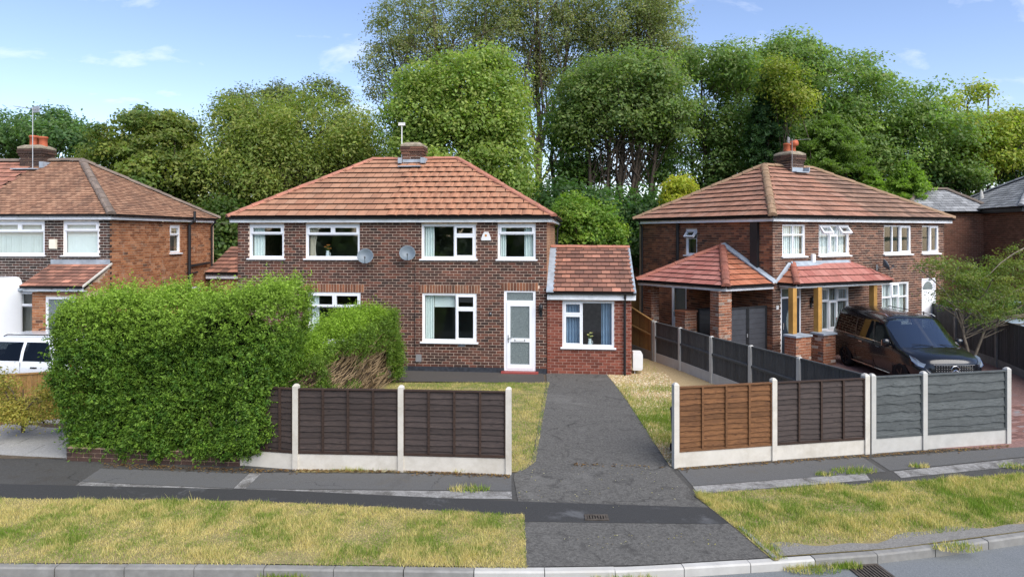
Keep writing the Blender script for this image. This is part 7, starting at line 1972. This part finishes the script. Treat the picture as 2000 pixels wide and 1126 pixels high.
def vextras(T, P, parts):
    # inner cabin so that the tinted glass has something dark behind it
    MB().box(0.4, 3.5, -0.72, 0.72, 0.4, 1.02).build('cabin_floor', 'tyre', T)
    for x in (1.4, 2.3, 3.1):
        for y in (-0.42, 0.42):
            MB().hexa([(x, y - .24, 1.0), (x + .16, y - .24, 1.0), (x + .16, y + .24, 1.0), (x, y + .24, 1.0), (x - .12, y - .2, 1.5), (x, y - .2, 1.5), (x, y + .2, 1.5), (x - .12, y + .2, 1.5)]).build('seat', 'tyre', T)
    for s in (1, -1):
        # chrome waistline, mirrors, door handles, sill strip
        MB().tube([(0.30, s * .945, 1.095), (1.6, s * .948, 1.095), (2.7, s * .948, 1.095), (3.66, s * .944, 1.085)], 0.011, 6).build('chrome_strip', 'chrome', T)
        MB().tube([(0.75 + .65, s * .962, .30), (3.6, s * .962, .30)], 0.014, 6).build('sill_trim', 'chrome', T)
        mb = MB().hexa([(3.52, s * .93, 1.10), (3.60, s * .93, 1.10), (3.62, s * 1.02, 1.08), (3.54, s * 1.02, 1.08), (3.52, s * .93, 1.14), (3.60, s * .93, 1.14), (3.62, s * 1.02, 1.14), (3.54, s * 1.02, 1.14)])
        m = mb.build('mirror_arm', 'car_black', T)
        MB().lathe([(0, -.12), (.07, -.10), (.10, -.03), (.10, .05), (.07, .11), (0, .12)], 12, M=Matrix.Translation((3.58, s * 1.06, 1.16)) @ Matrix.Diagonal((.7, 1.1, 1, 1))).build('mirror', 'car_black', T, smooth=True)
        MB().box(3.50, 3.52, s * 1.06 - .09, s * 1.06 + .09, 1.08, 1.24).build('mirror_glass', 'chrome', T)
        for x in (1.85, 2.85): MB().box(x, x + 0.2, s * .965 - .012, s * .965 + .012, .94, .975).build('door_handle', 'chrome', T)
        for x in (1.60, 2.67, 3.72): MB().box(x - .004, x + .004, s * .955 - .006, s * .955 + .007, .32, 1.06).build('door_gap', 'tyre', T)
        MB().tube([(0.5, s * .70, 1.86), (0.6, s * .70, 1.90), (2.9, s * .70, 1.90), (3.05, s * .70, 1.85)], 0.016, 6).build('roof_rail', 'chrome', T)
        # swept headlamps on the front corners
        mb = MB()
        A = [(4.46, .905, .955), (4.66, .872, .925), (4.80, .80, .835), (4.88, .70, .79), (4.865, .74, .70), (4.78, .855, .745), (4.60, .925, .85)]
        cen = Vector((4.74, .835, .83))
        pts = [Vector(q) for q in A]
        for k in range(len(pts)):
            a, b = pts[k], pts[(k + 1) % len(pts)]
            off = Vector((.028, .022, .012))
            mb.poly([Vector((p.x, p.y * s, p.z)) for p in (cen + off * 1.25, a + off, b + off)]); mb.poly([Vector((p.x, p.y * s, p.z)) for p in (a + off, a - off, b - off, b + off)])
        mb.build('headlight', 'headlamp', T)
        MB().tube([Vector((p[0] + .03, (p[1] + .022) * s, p[2] - .005)) for p in ((4.60, .93, .86), (4.78, .865, .755), (4.865, .75, .71))], 0.009, 5).build('daylight_strip', 'chrome', T)
        MB().box(-0.004, 0.06, s * .72 - .07, s * .72 + .07, .85, 1.45).build('tail_light', 'red_lens', T)
    # grille with chrome studs and the three-pointed star
    g = MB().hexa([(4.955, -.55, .52), (4.955, .55, .52), (4.90, .55, .52), (4.90, -.55, .52), (4.965, -.50, .80), (4.965, .50, .80), (4.90, .50, .80), (4.90, -.50, .80)]).build('grille', 'tyre', T)
    for r in range(4):
        for k in range(15):
            y = -.48 + .96 * k / 14; x = 5.005 - 0.08 * abs(y) ** 1.5; z = .55 + r * .065
            if abs(y) < 0.11 and 0.54 < z < 0.76: continue
            MB().box(x, x + .012, y - .010, y + .010, z, z + .018).build('grille_stud', 'rim_silver', g)
    for z in (.545, .79):
        MB().tube([(4.97, -.55, z), (5.012, -.25, z), (5.018, 0, z), (5.012, .25, z), (4.97, .55, z)], .006, 6).build('grille_trim', 'grey_plastic', T)
    R = Matrix.Translation((5.03, 0, .665)) @ Matrix.Rotation(rad(90), 4, 'Y')
    e = MB().lathe([(.105, -.008), (.118, 0), (.105, .010), (.094, 0), (.105, -.008)], 28, M=R).build('emblem', 'chrome', T, smooth=True)
    for k in range(3):
        a = rad(90 + 120 * k); c, s_ = math.cos(a), math.sin(a)
        tip = Vector((5.034, c * .10, .665 + s_ * .10)); l = Vector((5.034, -s_ * .016, .665 + c * .016)); r_ = Vector((5.034, s_ * .016, .665 - c * .016)); mid = Vector((5.046, 0, .665))
        MB().poly([mid, l, tip]).poly([mid, tip, r_]).build('star_ray', 'chrome', e)
    MB().box(4.975, 5.015, -.26, .26, .34, .45).build('number_plate', 'white_plastic', T)
    # wipers
    for y0, y1 in ((.55, -.05), (-.05, -.6)):
        MB().tube([(4.17, y0, 1.155), (4.10, (y0 + y1) / 2, 1.19), (4.06, y1, 1.19)], .008, 5).build('wiper', 'tyre', T)
vsc = 0.936
loft_car('van', 'glossy black people carrier parked before the right house', 'van', 'car_black', vr, vc, vspec, [(0.98, .955, .345, .22), (4.12, .955, .345, .22)], (11.06, 21.75, 0.0), -1.567, vsc, extras=vextras)

# white hatchback on the left drive (only its rear half shows beside the hedge)
hr = [(0.80, 0.22), (0.865, 0.50), (0.87, 0.74), (0.84, 0.90), (0.66, 1.34), (0.56, 1.43), (0.30, 1.475), (0.0, 1.48)]
hc = [dict(x=[0.10, 0.02, 0.02, 0.08, 0.40, 0.50, 0.50, 0.50], y=[.0] * 8, z=[.28, .5, .78, .95, 1.30, 1.38, 1.41, 1.42]),
      dict(x=[0.12, 0.05, 0.05, 0.12, 0.44, 0.54, 0.52, 0.50], y=[.62, .70, .72, .70, .56, .48, .26, 0], z=[.24, .5, .76, .94, 1.31, 1.40, 1.44, 1.45]),
      dict(x=[0.25, 0.18, 0.18, 0.24, 0.60, 0.66, 0.64, 0.62], y=[.78, .83, .84, .81, .64, .54, .29, 0], z=[.22, .5, .75, .92, 1.33, 1.42, 1.465, 1.47]),
      dict(x=[0.55, 0.55, 0.55, 0.62, 0.86, 0.9, 0.9, 0.9]), dict(x=[1.42, 1.42, 1.42, 1.42, 1.45, 1.45, 1.45, 1.45]), dict(x=[1.50, 1.50, 1.50, 1.50, 1.53, 1.53, 1.53, 1.53]),
      dict(x=[2.35, 2.35, 2.35, 2.35, 2.2, 2.2, 2.2, 2.2]), dict(x=[2.43, 2.43, 2.43, 2.43, 2.26, 2.26, 2.26, 2.26]),
      dict(x=[3.05, 3.05, 3.05, 3.02, 2.42, 2.44, 2.5, 2.52], z=[.22, .5, .74, .89, 1.31, 1.40, 1.44, 1.45]),
      dict(x=[3.15, 3.15, 3.14, 3.12, 2.52, 2.50, 2.56, 2.58], z=[.22, .5, .74, .88, 1.28, 1.38, 1.42, 1.43], y=[.80, .865, .87, .84, .66, .56, .30, 0]),
      dict(x=[3.35, 3.35, 3.32, 3.28, 3.26, 3.30, 3.36, 3.4], z=[.22, .5, .73, .86, .90, .92, .94, .945], y=[.80, .865, .865, .83, .74, .6, .32, 0]),
      dict(x=[3.85, 3.88, 3.88, 3.80, 3.82, 3.86, 3.9, 3.92], z=[.22, .48, .68, .76, .80, .82, .84, .84], y=[.76, .82, .80, .76, .66, .54, .3, 0]),
      dict(x=[4.0, 4.05, 4.05, 4.0, 4.02, 4.05, 4.08, 4.1], z=[.22, .42, .55, .62, .65, .66, .67, .67], y=[.55, .62, .62, .6, .56, .48, .28, 0]),
      dict(x=[4.0, 4.08, 4.1, 4.1, 4.1, 4.1, 4.12, 4.12], z=[.22, .3, .38, .42, .44, .45, .45, .45], y=[.3, .38, .4, .42, .4, .36, .25, 0])]
def hspec(i, j):
    if j == 3 and i == 3: return 'quarter_window'
    if j == 3 and i == 5: return 'rear_door_window'
    if j == 3 and i == 7: return 'front_door_window'
    if i == 9 and j >= 4: return 'windscreen'
    if i in (0, 1) and j == 3: return 'rear_glass'
    return 'body'
def hextras(T, P, parts):
    MB().box(0.6, 3.0, -.6, .6, .35, .86).build('cabin_floor', 'tyre', T)
    for x in (1.3, 2.1):
        for y in (-.36, .36): MB().hexa([(x, y - .2, .85), (x + .14, y - .2, .85), (x + .14, y + .2, .85), (x, y + .2, .85), (x - .1, y - .16, 1.25), (x, y - .16, 1.25), (x, y + .16, 1.25), (x - .1, y + .16, 1.25)]).build('seat', 'tyre', T)
    for s in (1, -1):
        for x in (1.0, 1.95): MB().box(x, x + .17, s * .875 - .012, s * .875 + .012, .74, .77).build('door_handle', 'tyre', T)
        MB().tube([(0.75, s * .54, 1.47), (0.85, s * .54, 1.50), (2.1, s * .54, 1.50), (2.2, s * .54, 1.46)], 0.014, 6).build('roof_rail', 'tyre', T)
        MB().lathe([(0, -.08), (.06, -.06), (.08, 0), (.06, .06), (0, .08)], 10, M=Matrix.Translation((2.95, s * .95, .96))).build('mirror', 'car_white', T, smooth=True)
        MB().box(0.1, 0.2, s * .74 - .08, s * .74 + .08, .72, .9).build('tail_light', 'red_lens', T)
        for x in (1.46, 2.39): MB().box(x - .003, x + .003, s * .866 - .004, s * .866 + .006, .3, .88).build('door_gap', 'tyre', T)
loft_car('white_car', 'white hatchback on the left drive beside the hedge', 'car', 'car_white', hr, hc, hspec, [(0.75, .865, .31, .2), (3.3, .865, .31, .2)], (-10.5, 17.4, 0.0), PI - 0.12, 1.0, rim='rim_silver', extras=hextras)
c2 = loft_car('silver_car', 'pale blue-grey car mostly hidden beyond the dark boundary fence', 'car', 'car_silver', hr, hc, hspec, [(0.75, .865, .31, .2), (3.3, .865, .31, .2)], (19.4, 27.6, 0.0), -1.9, 1.05, rim='rim_silver', extras=hextras)

# white motorhome at the left picture edge
t = empty('motorhome', (-17.0, 19.6, 0.0), -0.55)
W_, Hm, Lm_ = 2.5, 2.72, 2.1; N = 6; r_ = 0.30; out = []
for cx_, cz0, a0 in ((W_ - r_, Hm - r_, 0), (r_, Hm - r_, 90)): out += [(cx_ + r_ * math.cos(rad(a0 + 90 * k / N)), cz0 + r_ * math.sin(rad(a0 + 90 * k / N))) for k in range(N + 1)]
out += [(0, 0.42), (W_, 0.42)]
mb = MB().prism([(a - 1.25, 0, b) for a, b in out], (0, Lm_, 0)); o = mb.build('body', 'car_white', t)
bv = o.modifiers.new('round', 'BEVEL'); bv.width = 0.08; bv.segments = 3; bv.limit_method = 'ANGLE'; bv.angle_limit = rad(50)
MB().box(-0.7, 0.7, -0.012, 0.002, 1.55, 2.2).build('window', 'car_glass', t)
for z in (1.35, 1.22): MB().box(0.95, 1.13, -0.014, 0.002, z, z + 0.07).build('locker_catch', 'tyre', t)
MB().box(-1.24, 1.24, -0.004, 0.0, 1.44, 1.452).build('trim_line', 'grey_plastic', t)
for x in (-1.05, 1.05):
    MB().tube([(x - .1, 0.6, .34), (x + .1, 0.6, .34)], .34, 20).build('wheel', 'tyre', t)
    MB().box(x - .1, x + .1, -0.012, 0.0, .6, .8).build('tail_light', 'red_lens', t)
tag(t, 'white motorhome body at the left picture edge', 'motorhome')
